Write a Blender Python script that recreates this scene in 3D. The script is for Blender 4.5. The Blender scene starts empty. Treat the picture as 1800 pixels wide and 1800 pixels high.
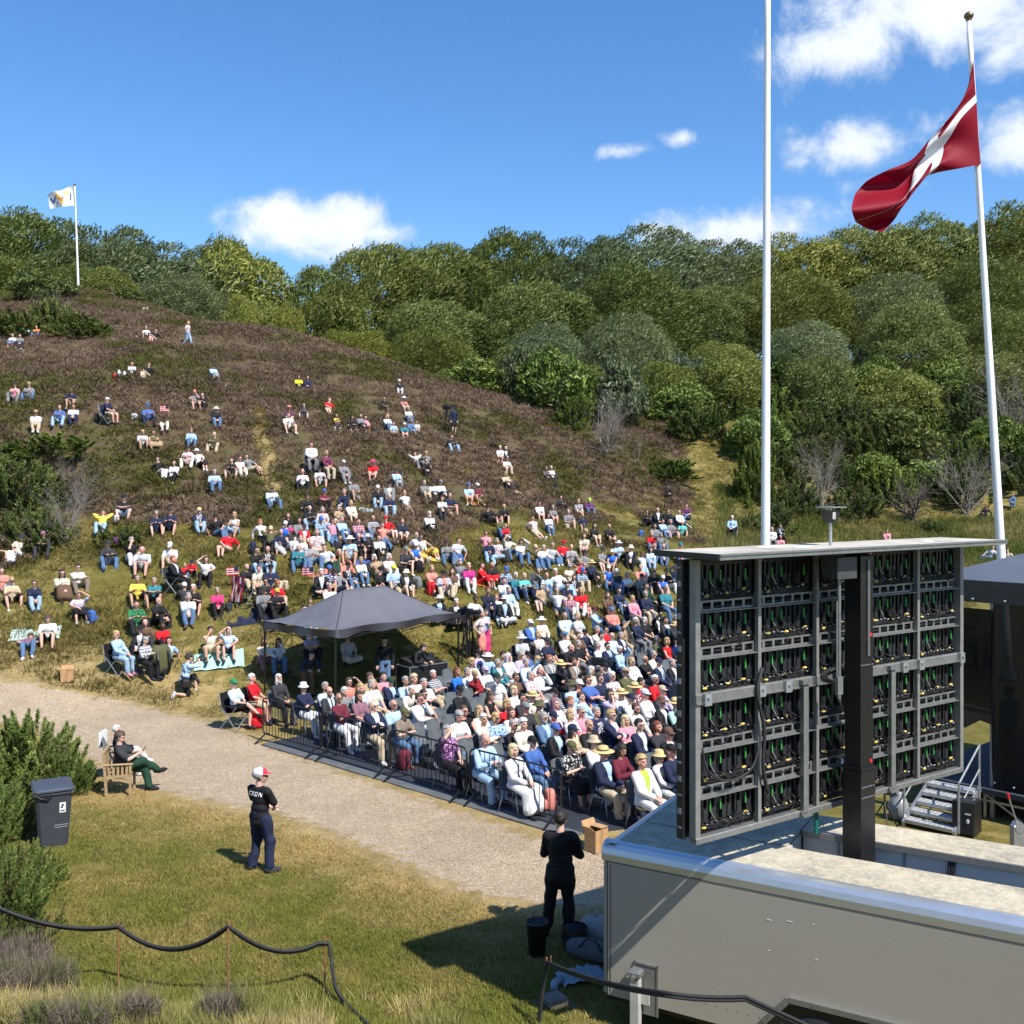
import bpy, bmesh, math, random, os
import numpy as np
from mathutils import Vector, Matrix, Quaternion

# ------------------------------------------------------------------ camera
F, HY, HC, W = 1800.0, 860.0, 6.3, 1800.0
sc = bpy.context.scene
COL = sc.collection
cam_d = bpy.data.cameras.new('camera')
cam_d.sensor_width = 36.0
cam_d.lens = 36.0 * F / W
cam_d.shift_y = -(900.0 - HY) / W
cam_d.clip_end = 6000
cam = bpy.data.objects.new('camera', cam_d)
cam.location = (0, 0, HC)
cam.rotation_euler = (math.radians(90), 0, 0)
COL.objects.link(cam)
sc.camera = cam
sc.view_settings.view_transform = 'Standard'
sc.view_settings.look = 'None'
sc.view_settings.exposure = 0.72
sc.view_settings.gamma = 1.0
sc.view_settings.use_curve_mapping = False
sc.cycles.max_bounces = 5
sc.cycles.diffuse_bounces = 2
sc.cycles.glossy_bounces = 2
sc.cycles.transparent_max_bounces = 6
sc.cycles.use_denoising = True

# ------------------------------------------------------------------ sun + sky
SUN_AZ = math.radians(138.0)      # from +Y (view direction) clockwise
SUN_EL = math.radians(51.0)
sun_vec = Vector((math.sin(SUN_AZ) * math.cos(SUN_EL), math.cos(SUN_AZ) * math.cos(SUN_EL), math.sin(SUN_EL)))
sl = bpy.data.lights.new('sun', 'SUN')
sl.energy = 4.5
sl.angle = math.radians(0.5)
sl.color = (1.0, 0.955, 0.88)
so = bpy.data.objects.new('sun', sl)
so.rotation_euler = (-sun_vec).to_track_quat('-Z', 'Y').to_euler()
so.location = (30, -30, 60)
COL.objects.link(so)

world = bpy.data.worlds.new('World')
sc.world = world
world.use_nodes = True


class NT:
    """small helper for building node trees"""
    def __init__(s, tree):
        s.t = tree
        s.n = tree.nodes
        s.l = tree.links

    def add(s, typ, **kw):
        nd = s.n.new(typ)
        for k, v in kw.items():
            setattr(nd, k, v)
        return nd

    def sock(s, nd, name, v):
        i = nd.inputs[name]
        if hasattr(v, 'is_output') or isinstance(v, bpy.types.NodeSocket):
            s.l.new(v, i)
        else:
            i.default_value = v

    def math(s, op, a, b=None, c=None, clamp=False):
        nd = s.add('ShaderNodeMath', operation=op, use_clamp=clamp)
        for i, v in enumerate((a, b, c)):
            if v is not None:
                s.sock(nd, i, v)
        return nd.outputs[0]

    def mix(s, f, a, b, blend='MIX'):
        nd = s.add('ShaderNodeMix', data_type='RGBA', blend_type=blend)
        s.sock(nd, 0, f)
        for i, v in ((6, a), (7, b)):
            if isinstance(v, tuple) and len(v) == 3:
                v = (*v, 1)
            s.sock(nd, i, v)
        return nd.outputs[2]

    def noise(s, vec, scale, detail=4, rough=0.55, dist=0.0):
        nd = s.add('ShaderNodeTexNoise')
        if vec is not None:
            s.l.new(vec, nd.inputs['Vector'])
        nd.inputs['Scale'].default_value = scale
        nd.inputs['Detail'].default_value = detail
        nd.inputs['Roughness'].default_value = rough
        nd.inputs['Distortion'].default_value = dist
        return nd.outputs[0]

    def ramp(s, f, stops, interp='LINEAR'):
        nd = s.add('ShaderNodeValToRGB')
        nd.color_ramp.interpolation = interp
        el = nd.color_ramp.elements
        while len(el) > len(stops):
            el.remove(el[-1])
        while len(el) < len(stops):
            el.new(0.5)
        for e, (p, c) in zip(el, stops):
            e.position = p
            e.color = (*c, 1) if len(c) == 3 else c
        s.l.new(f, nd.inputs[0])
        return nd.outputs[0]

    def sstep(s, v, lo, hi):
        nd = s.add('ShaderNodeMapRange', interpolation_type='SMOOTHSTEP')
        s.sock(nd, 0, v)
        nd.inputs[1].default_value = lo
        nd.inputs[2].default_value = hi
        return nd.outputs[0]


def build_world():
    t = NT(world.node_tree)
    bg = t.n['Background']
    sky = t.add('ShaderNodeTexSky', sky_type='NISHITA')
    sky.sun_disc = False
    sky.sun_elevation = SUN_EL
    sky.sun_rotation = SUN_AZ
    sky.altitude = 0
    sky.air_density = 1.0
    sky.dust_density = 0.15
    sky.ozone_density = 3.2
    tc = t.add('ShaderNodeTexCoord')
    sep = t.add('ShaderNodeSeparateXYZ')
    t.l.new(tc.outputs['Generated'], sep.inputs[0])
    az = t.math('ARCTAN2', sep.outputs[0], sep.outputs[1])
    el = t.math('ARCSINE', sep.outputs[2])
    n1 = t.noise(tc.outputs['Generated'], 16, 8, 0.62, 0.25)
    n2 = t.noise(tc.outputs['Generated'], 5.5, 5, 0.5)
    nz = t.math('SUBTRACT', n1, 0.5)
    clouds = [  # px, py, half width, half height, weight
        (1650, 25, 340, 90, 1.05), (1450, 80, 150, 58, .85), (1760, 95, 150, 50, .7),
        (1490, 258, 150, 48, .84), (1420, 282, 80, 26, .62), (1780, 245, 130, 62, .92), (1640, 225, 80, 36, .5),
        (500, 388, 105, 55, 1.2), (585, 392, 125, 60, 1.25), (665, 408, 90, 36, 1.0), (560, 440, 140, 36, .7),
        (1095, 266, 80, 22, .8), (1198, 244, 55, 19, .72), (1310, 402, 220, 52, .95), (1560, 322, 150, 26, .56),
        (1215, 376, 34, 15, .55), (1330, 55, 50, 34, .5), (262, 238, 26, 10, .38), (160, 402, 70, 16, .42),
    ]
    best = None
    for px, py, hw, hh, wt in clouds:
        X, Z = (px - 900) / F, (HY - py) / F
        a0 = math.atan2(X, 1)
        e0 = math.asin(Z / math.sqrt(X * X + 1 + Z * Z))
        ax = t.math('DIVIDE', t.math('SUBTRACT', az, a0), hw / F / (1 + X * X))
        ey = t.math('DIVIDE', t.math('SUBTRACT', el, e0), hh / F)
        ln = t.math('SQRT', t.math('ADD', t.math('MULTIPLY', ax, ax), t.math('MULTIPLY', ey, ey)))
        v = t.math('MULTIPLY', t.math('SUBTRACT', 1.0, t.math('MULTIPLY', ln, 0.62)), wt)
        best = v if best is None else t.math('MAXIMUM', best, v)
    # the same scattered fair-weather clouds go on all round the sky outside the view
    cm = t.sstep(n2, 0.5, 0.75)
    out = t.sstep(t.math('ABSOLUTE', az), 0.52, 0.75)
    hi = t.sstep(el, 0.5, 0.62)
    outv = t.math('MULTIPLY', cm, t.math('MAXIMUM', out, hi))
    best = t.math('MAXIMUM', best, t.math('MULTIPLY', outv, 0.9))
    fld = t.math('ADD', best, t.math('MULTIPLY', nz, 1.5))
    mask = t.sstep(fld, 0.38, 0.84)
    mask = t.math('MULTIPLY', mask, t.sstep(el, 0.0, 0.06))
    # bright tops and greyer bases of the clouds
    shade = t.sstep(t.math('ADD', fld, t.math('MULTIPLY', n2, 0.5)), 0.6, 1.35)
    ccol = t.mix(shade, (3.9, 4.6, 5.7), (6.4, 6.7, 7.2))
    hsv = t.add('ShaderNodeHueSaturation')
    hsv.inputs['Hue'].default_value = .503
    hsv.inputs['Saturation'].default_value = 1.24
    hsv.inputs['Value'].default_value = 1.16
    t.l.new(sky.outputs[0], hsv.inputs['Color'])
    colr = t.mix(t.math('MULTIPLY', mask, 0.9), hsv.outputs[0], ccol)
    t.l.new(colr, bg.inputs['Color'])
    bg.inputs['Strength'].default_value = 0.105


build_world()

# ------------------------------------------------------------------ pixel <-> place
rng = np.random.default_rng(7)
random.seed(7)


def P(px, py, d):
    """the point at depth d (metres along the view) seen at photo pixel px, py"""
    return np.array([(px - 900) / F * d, d, HC - (py - HY) / F * d])


def flat(px, py, z=0.0):
    d = F * (HC - z) / (py - HY)
    return np.array([(px - 900) / F * d, d, z])


# ------------------------------------------------------------------ terrain (thin plate spline through measured ground points)
def terrain_controls():
    c = []
    # px, py, scale (px per metre) -> ground point on the hill
    for px, py, s in [
        (118, 1200, 61), (0, 1190, 60), (330, 1222, 61.5), (215, 1178, 58.5), (130, 1098, 53), (240, 1008, 49), (405, 985, 47.5),
        (20, 1082, 53), (380, 872, 41), (185, 752, 37.5), (45, 715, 35.5), (260, 662, 31.5), (265, 600, 26), (40, 615, 26.5),
        (330, 609, 25.5), (250, 548, 21.5), (138, 510, 19.5), (580, 735, 32.5), (525, 688, 29.5), (705, 692, 28), (795, 766, 30),
        (885, 822, 31.5), (895, 876, 33.5), (970, 862, 31), (1020, 893, 32), (1180, 874, 28), (1290, 942, 29.5), (1205, 930, 31.5),
        (1110, 1010, 41), (1000, 1058, 46.5), (860, 1010, 44), (560, 985, 47), (480, 910, 43), (540, 850, 39), (700, 945, 43.5),
        (20, 890, 42), (100, 850, 40), (60, 960, 46), (1155, 960, 38), (620, 1075, 52.5), (440, 1075, 52.5), (800, 1075, 50), (780, 880, 38),
        (640, 780, 35), (380, 760, 36), (1060, 940, 36), (120, 1010, 49), (1230, 860, 27), (480, 580, 23.5), (600, 628, 25), (0, 530, 20),
        (1400, 950, 29), (1560, 945, 28), (1750, 935, 28), (1470, 920, 27.2), (1640, 905, 26), (1780, 890, 26)]:
        d = F / s
        c.append(P(px, py, d))
    # flat floor of the hollow
    for x, y in [(-16, 27), (-16, 22), (-12, 30), (-9, 20), (-9, 27), (-7.4, 30.8), (-5, 16), (-5, 23), (-5, 29), (-3.8, 34), (0, 14), (0, 20), (0, 26),
                 (0, 32), (4, 16), (4, 22), (4, 28), (4, 33), (8, 12), (8, 19), (8, 26), (8, 32), (13, 14), (13, 22), (13, 30), (16, 36), (11, 37), (7, 36),
                 (18, 20), (18, 28), (-11, 16.5), (-4, 13), (3, 11), (6, 10), (9, 9), (-22, 24), (-30, 25), (-30, 18), (26, 25), (26, 15), (30, 35)]:
        c.append(np.array([x, y, 0.0]))
    # slope under the viewer
    for x, y, z in [(-5, 11.3, .45), (-1, 11, .2), (-5, 8, 1.7), (0, 8, 1.5), (-5, 3, 3.9), (0, 2, 4.4), (5, 6, 1.0), (8, 2, 4.0), (-12, 10, 1.0), (-14, 5, 3.2),
                    (14, 6, 1.5), (0, -10, 5.5), (-20, -5, 5.5), (20, -5, 5.5), (-25, 10, 2.5), (25, 6, 2.5)]:
        c.append(np.array([x, y, z]))
    # wooded slopes behind
    for x, y, z in [(-60, 110, 22), (-40, 110, 21), (-25, 105, 19), (-15, 100, 14), (0, 100, 13), (0, 125, 20), (20, 75, 9.5), (20, 100, 16), (22, 120, 21),
                    (40, 75, 10), (42, 100, 17), (45, 125, 22), (70, 70, 10), (75, 100, 19), (75, 130, 24), (-60, 160, 20), (0, 160, 23), (75, 170, 25),
                    (-85, 80, 18), (-85, 120, 22), (-55, 60, 13), (-55, 40, 6), (60, 45, 4), (95, 60, 9), (95, 110, 20), (-70, 90, 21.5), (-50, 85, 21),
                    (-85, 40, 7), (-60, 22, 2.5), (60, 25, 2.0), (-85, 15, 3), (90, 25, 3)]:
        c.append(np.array([x, y, z]))
    return np.array(c)


_C = terrain_controls()


def _tps_fit(c, lam):
    n = len(c)
    d = np.hypot(c[:, None, 0] - c[None, :, 0], c[:, None, 1] - c[None, :, 1])
    K = np.where(d > 0, d * d * np.log(d + 1e-12), 0) + lam * np.eye(n)
    Q = np.c_[np.ones(n), c[:, :2]]
    A = np.block([[K, Q], [Q.T, np.zeros((3, 3))]])
    return np.linalg.solve(A, np.r_[c[:, 2], 0, 0, 0])


_TW = _tps_fit(_C, 6.0)


def terrain_raw(x, y):
    x = np.clip(np.asarray(x, float), -95, 105)
    y = np.clip(np.asarray(y, float), -12, 172)
    sh = x.shape
    x, y = x.ravel(), y.ravel()
    z = _TW[-3] + _TW[-2] * x + _TW[-1] * y
    for i in range(len(_C)):
        d2 = (x - _C[i, 0]) ** 2 + (y - _C[i, 1]) ** 2
        z = z + _TW[i] * 0.5 * d2 * np.log(d2 + 1e-12)
    return z.reshape(sh)


_gx = np.arange(-110, 120.1, 0.5)
_gy = np.arange(-20, 180.1, 0.5)
_GZ = terrain_raw(*np.meshgrid(_gx, _gy, indexing='ij'))
# press the hollow flat where the spline ripples a little
_XX, _YY = np.meshgrid(_gx, _gy, indexing='ij')


def smooth01(v):
    v = np.clip(v, 0, 1)
    return v * v * (3 - 2 * v)


_fl = smooth01((_XX + 14) / 6) * smooth01((14 - _XX) / 5 + .6) * smooth01((32.5 - _YY) / 3.5) * smooth01((_YY - 11.5) / 2.5)
_GZ = _GZ * (1 - _fl)


def TZ(x, y):
    """ground height at x, y"""
    x = np.clip(np.asarray(x, float), _gx[0], _gx[-1] - .01)
    y = np.clip(np.asarray(y, float), _gy[0], _gy[-1] - .01)
    fx, fy = (x - _gx[0]) / .5, (y - _gy[0]) / .5
    i, j = fx.astype(int), fy.astype(int)
    u, v = fx - i, fy - j
    return (_GZ[i, j] * (1 - u) * (1 - v) + _GZ[i + 1, j] * u * (1 - v) + _GZ[i, j + 1] * (1 - u) * v + _GZ[i + 1, j + 1] * u * v)


_dd = np.arange(9, 175, 0.05)


def ground_at(px, py, h=0.0):
    """first place along the sight line of a photo pixel that is h above the ground"""
    x = (px - 900) / F * _dd
    z = HC - (py - HY) / F * _dd
    g = TZ(x, _dd) + h
    k = np.nonzero(z <= g)[0]
    d = _dd[k[0]] if len(k) else 90.0
    return np.array([(px - 900) / F * d, d, float(TZ((px - 900) / F * d, d))])


def ground_normal(x, y, e=0.6):
    gx = float(TZ(x + e, y) - TZ(x - e, y)) / (2 * e)
    gy = float(TZ(x, y + e) - TZ(x, y - e)) / (2 * e)
    return np.array([-gx, -gy, 1.0]) / math.sqrt(gx * gx + gy * gy + 1)
# ------------------------------------------------------------------ materials
_mats = {}


def new_mat(name):
    m = bpy.data.materials.new(name)
    m.use_nodes = True
    t = NT(m.node_tree)
    return m, t, t.n['Principled BSDF']


def mat(name, col, rough=0.6, metal=0.0, var=0.12, scale=6.0, bump=0.0, bscale=40.0, spec=None, coord='Object'):
    """plain paint / plastic / metal with a little mottling and optional fine relief"""
    if name in _mats:
        return _mats[name]
    m, t, b = new_mat(name)
    tc = t.add('ShaderNodeTexCoord')
    n = t.noise(tc.outputs[coord], scale, 4, .6)
    lo = tuple(max(0, c * (1 - var)) for c in col)
    hi = tuple(min(1, c * (1 + var)) for c in col)
    t.l.new(t.ramp(n, [(.3, lo), (.7, hi)]), b.inputs['Base Color'])
    b.inputs['Roughness'].default_value = rough
    b.inputs['Metallic'].default_value = metal
    if spec is not None:
        b.inputs['Specular IOR Level'].default_value = spec
    if bump:
        bn = t.add('ShaderNodeBump')
        bn.inputs['Strength'].default_value = bump
        bn.inputs['Distance'].default_value = 0.02
        t.l.new(t.noise(tc.outputs[coord], bscale, 5, .6), bn.inputs['Height'])
        t.l.new(bn.outputs[0], b.inputs['Normal'])
    _mats[name] = m
    return m


def attr_mat(name, rough=0.8, trans=0.0, spec=0.2, tint=(1, 1, 1)):
    """colour taken from the mesh's own per-leaf colours; thin leaves let some light through"""
    if name in _mats:
        return _mats[name]
    m, t, b = new_mat(name)
    a = t.add('ShaderNodeAttribute', attribute_name='tone')
    oi = t.add('ShaderNodeObjectInfo')
    var = t.ramp(oi.outputs['Random'], [(0, (.84 * tint[0], .88 * tint[1], .9 * tint[2])), (.5, tint), (1, (1.16 * tint[0], 1.06 * tint[1], .95 * tint[2]))])
    c = t.mix(1.0, a.outputs['Color'], var, 'MULTIPLY')
    t.l.new(c, b.inputs['Base Color'])
    b.inputs['Roughness'].default_value = rough
    b.inputs['Specular IOR Level'].default_value = spec
    if trans:
        tr = t.add('ShaderNodeBsdfTranslucent')
        t.l.new(c, tr.inputs['Color'])
        mx = t.add('ShaderNodeMixShader')
        mx.inputs[0].default_value = trans
        t.l.new(b.outputs[0], mx.inputs[1])
        t.l.new(tr.outputs[0], mx.inputs[2])
        t.l.new(mx.outputs[0], t.n['Material Output'].inputs['Surface'])
    _mats[name] = m
    return m


# ------------------------------------------------------------------ mesh + object helpers
def mesh_np(name, v, f, mats=(), tone=None, smooth=False, midx=None):
    """mesh from numpy arrays; f is (n,3) or (n,4)"""
    me = bpy.data.meshes.new(name)
    v = np.asarray(v, np.float32)
    f = np.asarray(f, np.int32)
    k = f.shape[1]
    me.vertices.add(len(v))
    me.vertices.foreach_set('co', v.ravel())
    me.loops.add(f.size)
    me.loops.foreach_set('vertex_index', f.ravel())
    me.polygons.add(len(f))
    me.polygons.foreach_set('loop_start', np.arange(0, f.size, k, dtype=np.int32))
    me.polygons.foreach_set('loop_total', np.full(len(f), k, np.int32))
    if midx is not None:
        me.polygons.foreach_set('material_index', np.asarray(midx, np.int32))
    for m in mats:
        me.materials.append(m)
    if tone is not None:
        a = me.color_attributes.new('tone', 'FLOAT_COLOR', 'POINT')
        a.data.foreach_set('color', np.c_[tone, np.ones(len(tone))].astype(np.float32).ravel())
    me.update(calc_edges=True)
    if smooth:
        me.polygons.foreach_set('use_smooth', np.ones(len(f), bool))
    return me


class MB:
    """collects simple shapes and links them as one mesh object"""
    def __init__(s):
        s.v, s.f = [], []

    def add(s, v, f):
        o = sum(len(a) for a in s.v)
        s.v.append(np.asarray(v, float))
        s.f += [tuple(i + o for i in q) for q in f]
        return s

    def box(s, c, d, rz=0.0, rot=None, bev=0.0):
        x, y, z = (q / 2 for q in d)
        if bev:
            b = min(bev, x * .9, y * .9, z * .9)
            pts = []
            for sz, zz, ins in ((-1, -z, b), (-1, -z + b, 0), (1, z - b, 0), (1, z, b)):
                xx, yy = x - ins, y - ins
                pts += [(-xx + b * 0, -yy, zz), (xx, -yy, zz), (xx, yy, zz), (-xx, yy, zz)]
            v = np.array(pts)
            f = [(3, 2, 1, 0), (12, 13, 14, 15)]
            for r in range(3):
                for i in range(4):
                    j = (i + 1) % 4
                    f.append((r * 4 + i, r * 4 + j, r * 4 + 4 + j, r * 4 + 4 + i))
        else:
            v = np.array([(a * x, b * y, e * z) for e in (-1, 1) for a, b in ((-1, -1), (1, -1), (1, 1), (-1, 1))])
            f = [(3, 2, 1, 0), (4, 5, 6, 7), (0, 1, 5, 4), (1, 2, 6, 5), (2, 3, 7, 6), (3, 0, 4, 7)]
        if rot is not None:
            v = v @ np.array(rot).T
        elif rz:
            cs, sn = math.cos(rz), math.sin(rz)
            v = v @ np.array([[cs, sn, 0], [-sn, cs, 0], [0, 0, 1]])
        return s.add(v + np.asarray(c, float), f)

    def bar(s, a, b, w, h=None, up=(0, 0, 1)):
        """rectangular bar from a to b, w across, h high"""
        a, b = np.asarray(a, float), np.asarray(b, float)
        h = h or w
        d = b - a
        L = np.linalg.norm(d)
        y = d / L
        x = np.cross(y, up)
        if np.linalg.norm(x) < 1e-4:
            x = np.cross(y, (1, 0, 0))
        x /= np.linalg.norm(x)
        z = np.cross(x, y)
        return s.box((a + b) / 2, (w, L, h), rot=np.c_[x, y, z])

    def tube(s, pts, r, n=8, cap=True):
        pts = np.asarray(pts, float)
        k = len(pts)
        rr = np.full(k, r) if np.isscalar(r) else np.asarray(r, float)
        tan = np.gradient(pts, axis=0) if k > 2 else np.repeat([pts[1] - pts[0]], 2, 0)
        tan /= np.linalg.norm(tan, axis=1)[:, None] + 1e-12
        ref = np.array((0, 0, 1.0)) if abs(tan[0][2]) < .9 else np.array((1.0, 0, 0))
        u = np.cross(tan[0], ref)
        u /= np.linalg.norm(u)
        V = []
        an = np.arange(n) * 2 * math.pi / n
        for i in range(k):
            u = u - tan[i] * np.dot(u, tan[i])
            u /= np.linalg.norm(u) + 1e-12
            w = np.cross(tan[i], u)
            V.append(pts[i] + rr[i] * (np.cos(an)[:, None] * u + np.sin(an)[:, None] * w))
        f = []
        for i in range(k - 1):
            for j in range(n):
                q = (j + 1) % n
                f.append((i * n + j, i * n + q, (i + 1) * n + q, (i + 1) * n + j))
        if cap:
            f.append(tuple(range(n - 1, -1, -1)))
            f.append(tuple((k - 1) * n + j for j in range(n)))
        return s.add(np.concatenate(V), f)

    def lathe(s, prof, n=16, c=(0, 0, 0), sx=1.0, sy=1.0, cap=True):
        """prof: list of (radius, z)"""
        an = np.arange(n) * 2 * math.pi / n
        V, f = [], []
        for r, z in prof:
            V.append(np.c_[np.cos(an) * r * sx, np.sin(an) * r * sy, np.full(n, z)] + np.asarray(c, float))
        for i in range(len(prof) - 1):
            for j in range(n):
                q = (j + 1) % n
                f.append((i * n + j, i * n + q, (i + 1) * n + q, (i + 1) * n + j))
        if cap:
            f.append(tuple(range(n - 1, -1, -1)))
            f.append(tuple((len(prof) - 1) * n + j for j in range(n)))
        return s.add(np.concatenate(V), f)

    def ell(s, c, r, rot=None, n=10, m=6):
        V, f = [], []
        for i in range(1, m):
            th = math.pi * i / m
            an = np.arange(n) * 2 * math.pi / n
            V.append(np.c_[np.cos(an) * math.sin(th) * r[0], np.sin(an) * math.sin(th) * r[1], np.full(n, -math.cos(th) * r[2])])
        V.append(np.array([(0, 0, -r[2]), (0, 0, r[2])]))
        V = np.concatenate(V)
        b0 = (m - 1) * n
        for i in range(m - 2):
            for j in range(n):
                q = (j + 1) % n
                f.append((i * n + j, i * n + q, (i + 1) * n + q, (i + 1) * n + j))
        for j in range(n):
            q = (j + 1) % n
            f.append((q, j, b0))
            f.append(((m - 2) * n + j, (m - 2) * n + q, b0 + 1))
        if rot is not None:
            V = V @ np.array(rot).T
        return s.add(V + np.asarray(c, float), f)

    def mesh(s, name, m=None, smooth=False):
        me = bpy.data.meshes.new(name)
        me.from_pydata(np.concatenate(s.v).tolist(), [], s.f)
        if m is not None:
            for q in (m if isinstance(m, (list, tuple)) else [m]):
                me.materials.append(q)
        if smooth:
            me.polygons.foreach_set('use_smooth', np.ones(len(me.polygons), bool))
        me.update()
        return me

    def build(s, name, m, parent=None, smooth=False, loc=None):
        return link(name, s.mesh(name, m, smooth), parent, loc)


def link(name, data, parent=None, loc=None, rz=None):
    o = bpy.data.objects.new(name, data)
    COL.objects.link(o)
    if parent is not None:
        o.parent = parent
    if loc is not None:
        o.location = loc
    if rz is not None:
        o.rotation_euler = (0, 0, rz)
    return o


def smooth_by_angle(o, deg=35):
    me = o.data
    me.polygons.foreach_set('use_smooth', np.ones(len(me.polygons), bool))
    bm = bmesh.new()
    bm.from_mesh(me)
    for e in bm.edges:
        if len(e.link_faces) == 2 and e.calc_face_angle(0) > math.radians(deg):
            e.smooth = False
    bm.to_mesh(me)
    bm.free()


def tag(o, label=None, cat=None, group=None, kind=None):
    if label:
        o['label'] = label
    if cat:
        o['category'] = cat
    if group:
        o['group'] = group
    if kind:
        o['kind'] = kind
    return o


def thing(name, label, cat, loc=(0, 0, 0), rz=0.0, group=None):
    o = bpy.data.objects.new(name, None)
    COL.objects.link(o)
    o.location = loc
    o.rotation_euler = (0, 0, rz)
    return tag(o, label, cat, group)


def copy_tree(root, loc, rz=None, label=None, group=None):
    r = root.copy()
    COL.objects.link(r)
    r.location = loc
    if rz is not None:
        r.rotation_euler = (0, 0, rz)
    if label:
        r['label'] = label
    if group:
        r['group'] = group
    for ch in root.children:
        c = ch.copy()
        COL.objects.link(c)
        c.parent = r
        for g in ch.children:
            e = g.copy()
            COL.objects.link(e)
            e.parent = c
    return r


# ------------------------------------------------------------------ ground sheet
def lines(*segs):
    out = []
    for a, b, s in segs:
        out += list(np.arange(a, b - 1e-6, s))
    return np.array(out + [segs[-1][1]])


def poly_sd(px, py, poly):
    """signed distance to a polygon, positive inside"""
    n = len(poly)
    d = np.full(px.shape, 1e9)
    ins = np.zeros(px.shape, bool)
    for i in range(n):
        x0, y0 = poly[i]
        x1, y1 = poly[(i + 1) % n]
        ex, ey = x1 - x0, y1 - y0
        t = np.clip(((px - x0) * ex + (py - y0) * ey) / (ex * ex + ey * ey), 0, 1)
        d = np.minimum(d, np.hypot(px - x0 - t * ex, py - y0 - t * ey))
        c = (y0 > py) != (y1 > py)
        ins ^= c & (px < (x1 - x0) * (py - y0) / (y1 - y0 + 1e-12) + x0)
    return np.where(ins, d, -d)


def vnoise(x, y, s, seed=0):
    """cheap smooth 2-D value noise, 0..1"""
    x, y = np.asarray(x) / s, np.asarray(y) / s
    i, j = np.floor(x).astype(int), np.floor(y).astype(int)
    u, v = x - i, y - j
    u, v = u * u * (3 - 2 * u), v * v * (3 - 2 * v)

    def h(a, b):
        q = np.sin(a * 127.1 + b * 311.7 + seed * 74.7) * 43758.5453
        return q - np.floor(q)
    return (h(i, j) * (1 - u) + h(i + 1, j) * u) * (1 - v) + (h(i, j + 1) * (1 - u) + h(i + 1, j + 1) * u) * v


ROAD_PX = [(-260, 1160), (0, 1192), (110, 1212), (230, 1232), (370, 1268), (465, 1306), (640, 1372), (800, 1422), (960, 1478), (1075, 1490), (1180, 1500),
           (1180, 1600), (1060, 1598), (950, 1590), (870, 1582), (800, 1556), (720, 1526), (620, 1478), (510, 1438), (330, 1402), (210, 1368), (130, 1318),
           (60, 1278), (-260, 1240)]
ROAD = [tuple(ground_at(x, y)[:2]) for x, y in ROAD_PX]
# pale worn trail up the hill, in world points found from the photograph
TRAIL = [ground_at(x, y)[:2] for x, y in [(484, 866), (468, 835), (472, 800), (456, 765), (458, 735), (444, 712)]]


def heather_weight(x, y, z):
    """how much the ground at x, y is heath (1) rather than grass (0)"""
    n = vnoise(x, y, 5.0, 1) * .6 + vnoise(x, y, 1.9, 2) * .4
    h = smooth01((z - 2.9) / 2.6 + (n - .5) * 1.6)
    h *= smooth01((x + 75) / 10) * smooth01((19 - x) / 7 + (n - .5) * .8)
    # the grass track on the right and the hollow stay grassy
    h *= smooth01((11.0 + (y - 62) * .12 - x) / 2.5 + .5)
    h *= 1 - .5 * smooth01((vnoise(x, y, 2.6, 5) - .64) / .14) * smooth01((14 - z) / 6)
    tr = np.full(np.shape(x), 9e9)
    for a, b in zip(TRAIL[:-1], TRAIL[1:]):
        e = b - a
        t = np.clip(((x - a[0]) * e[0] + (y - a[1]) * e[1]) / (e @ e), 0, 1)
        tr = np.minimum(tr, np.hypot(x - a[0] - t * e[0], y - a[1] - t * e[1]))
    h = h * smooth01((tr - .12) / .45)
    return h, tr


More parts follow.
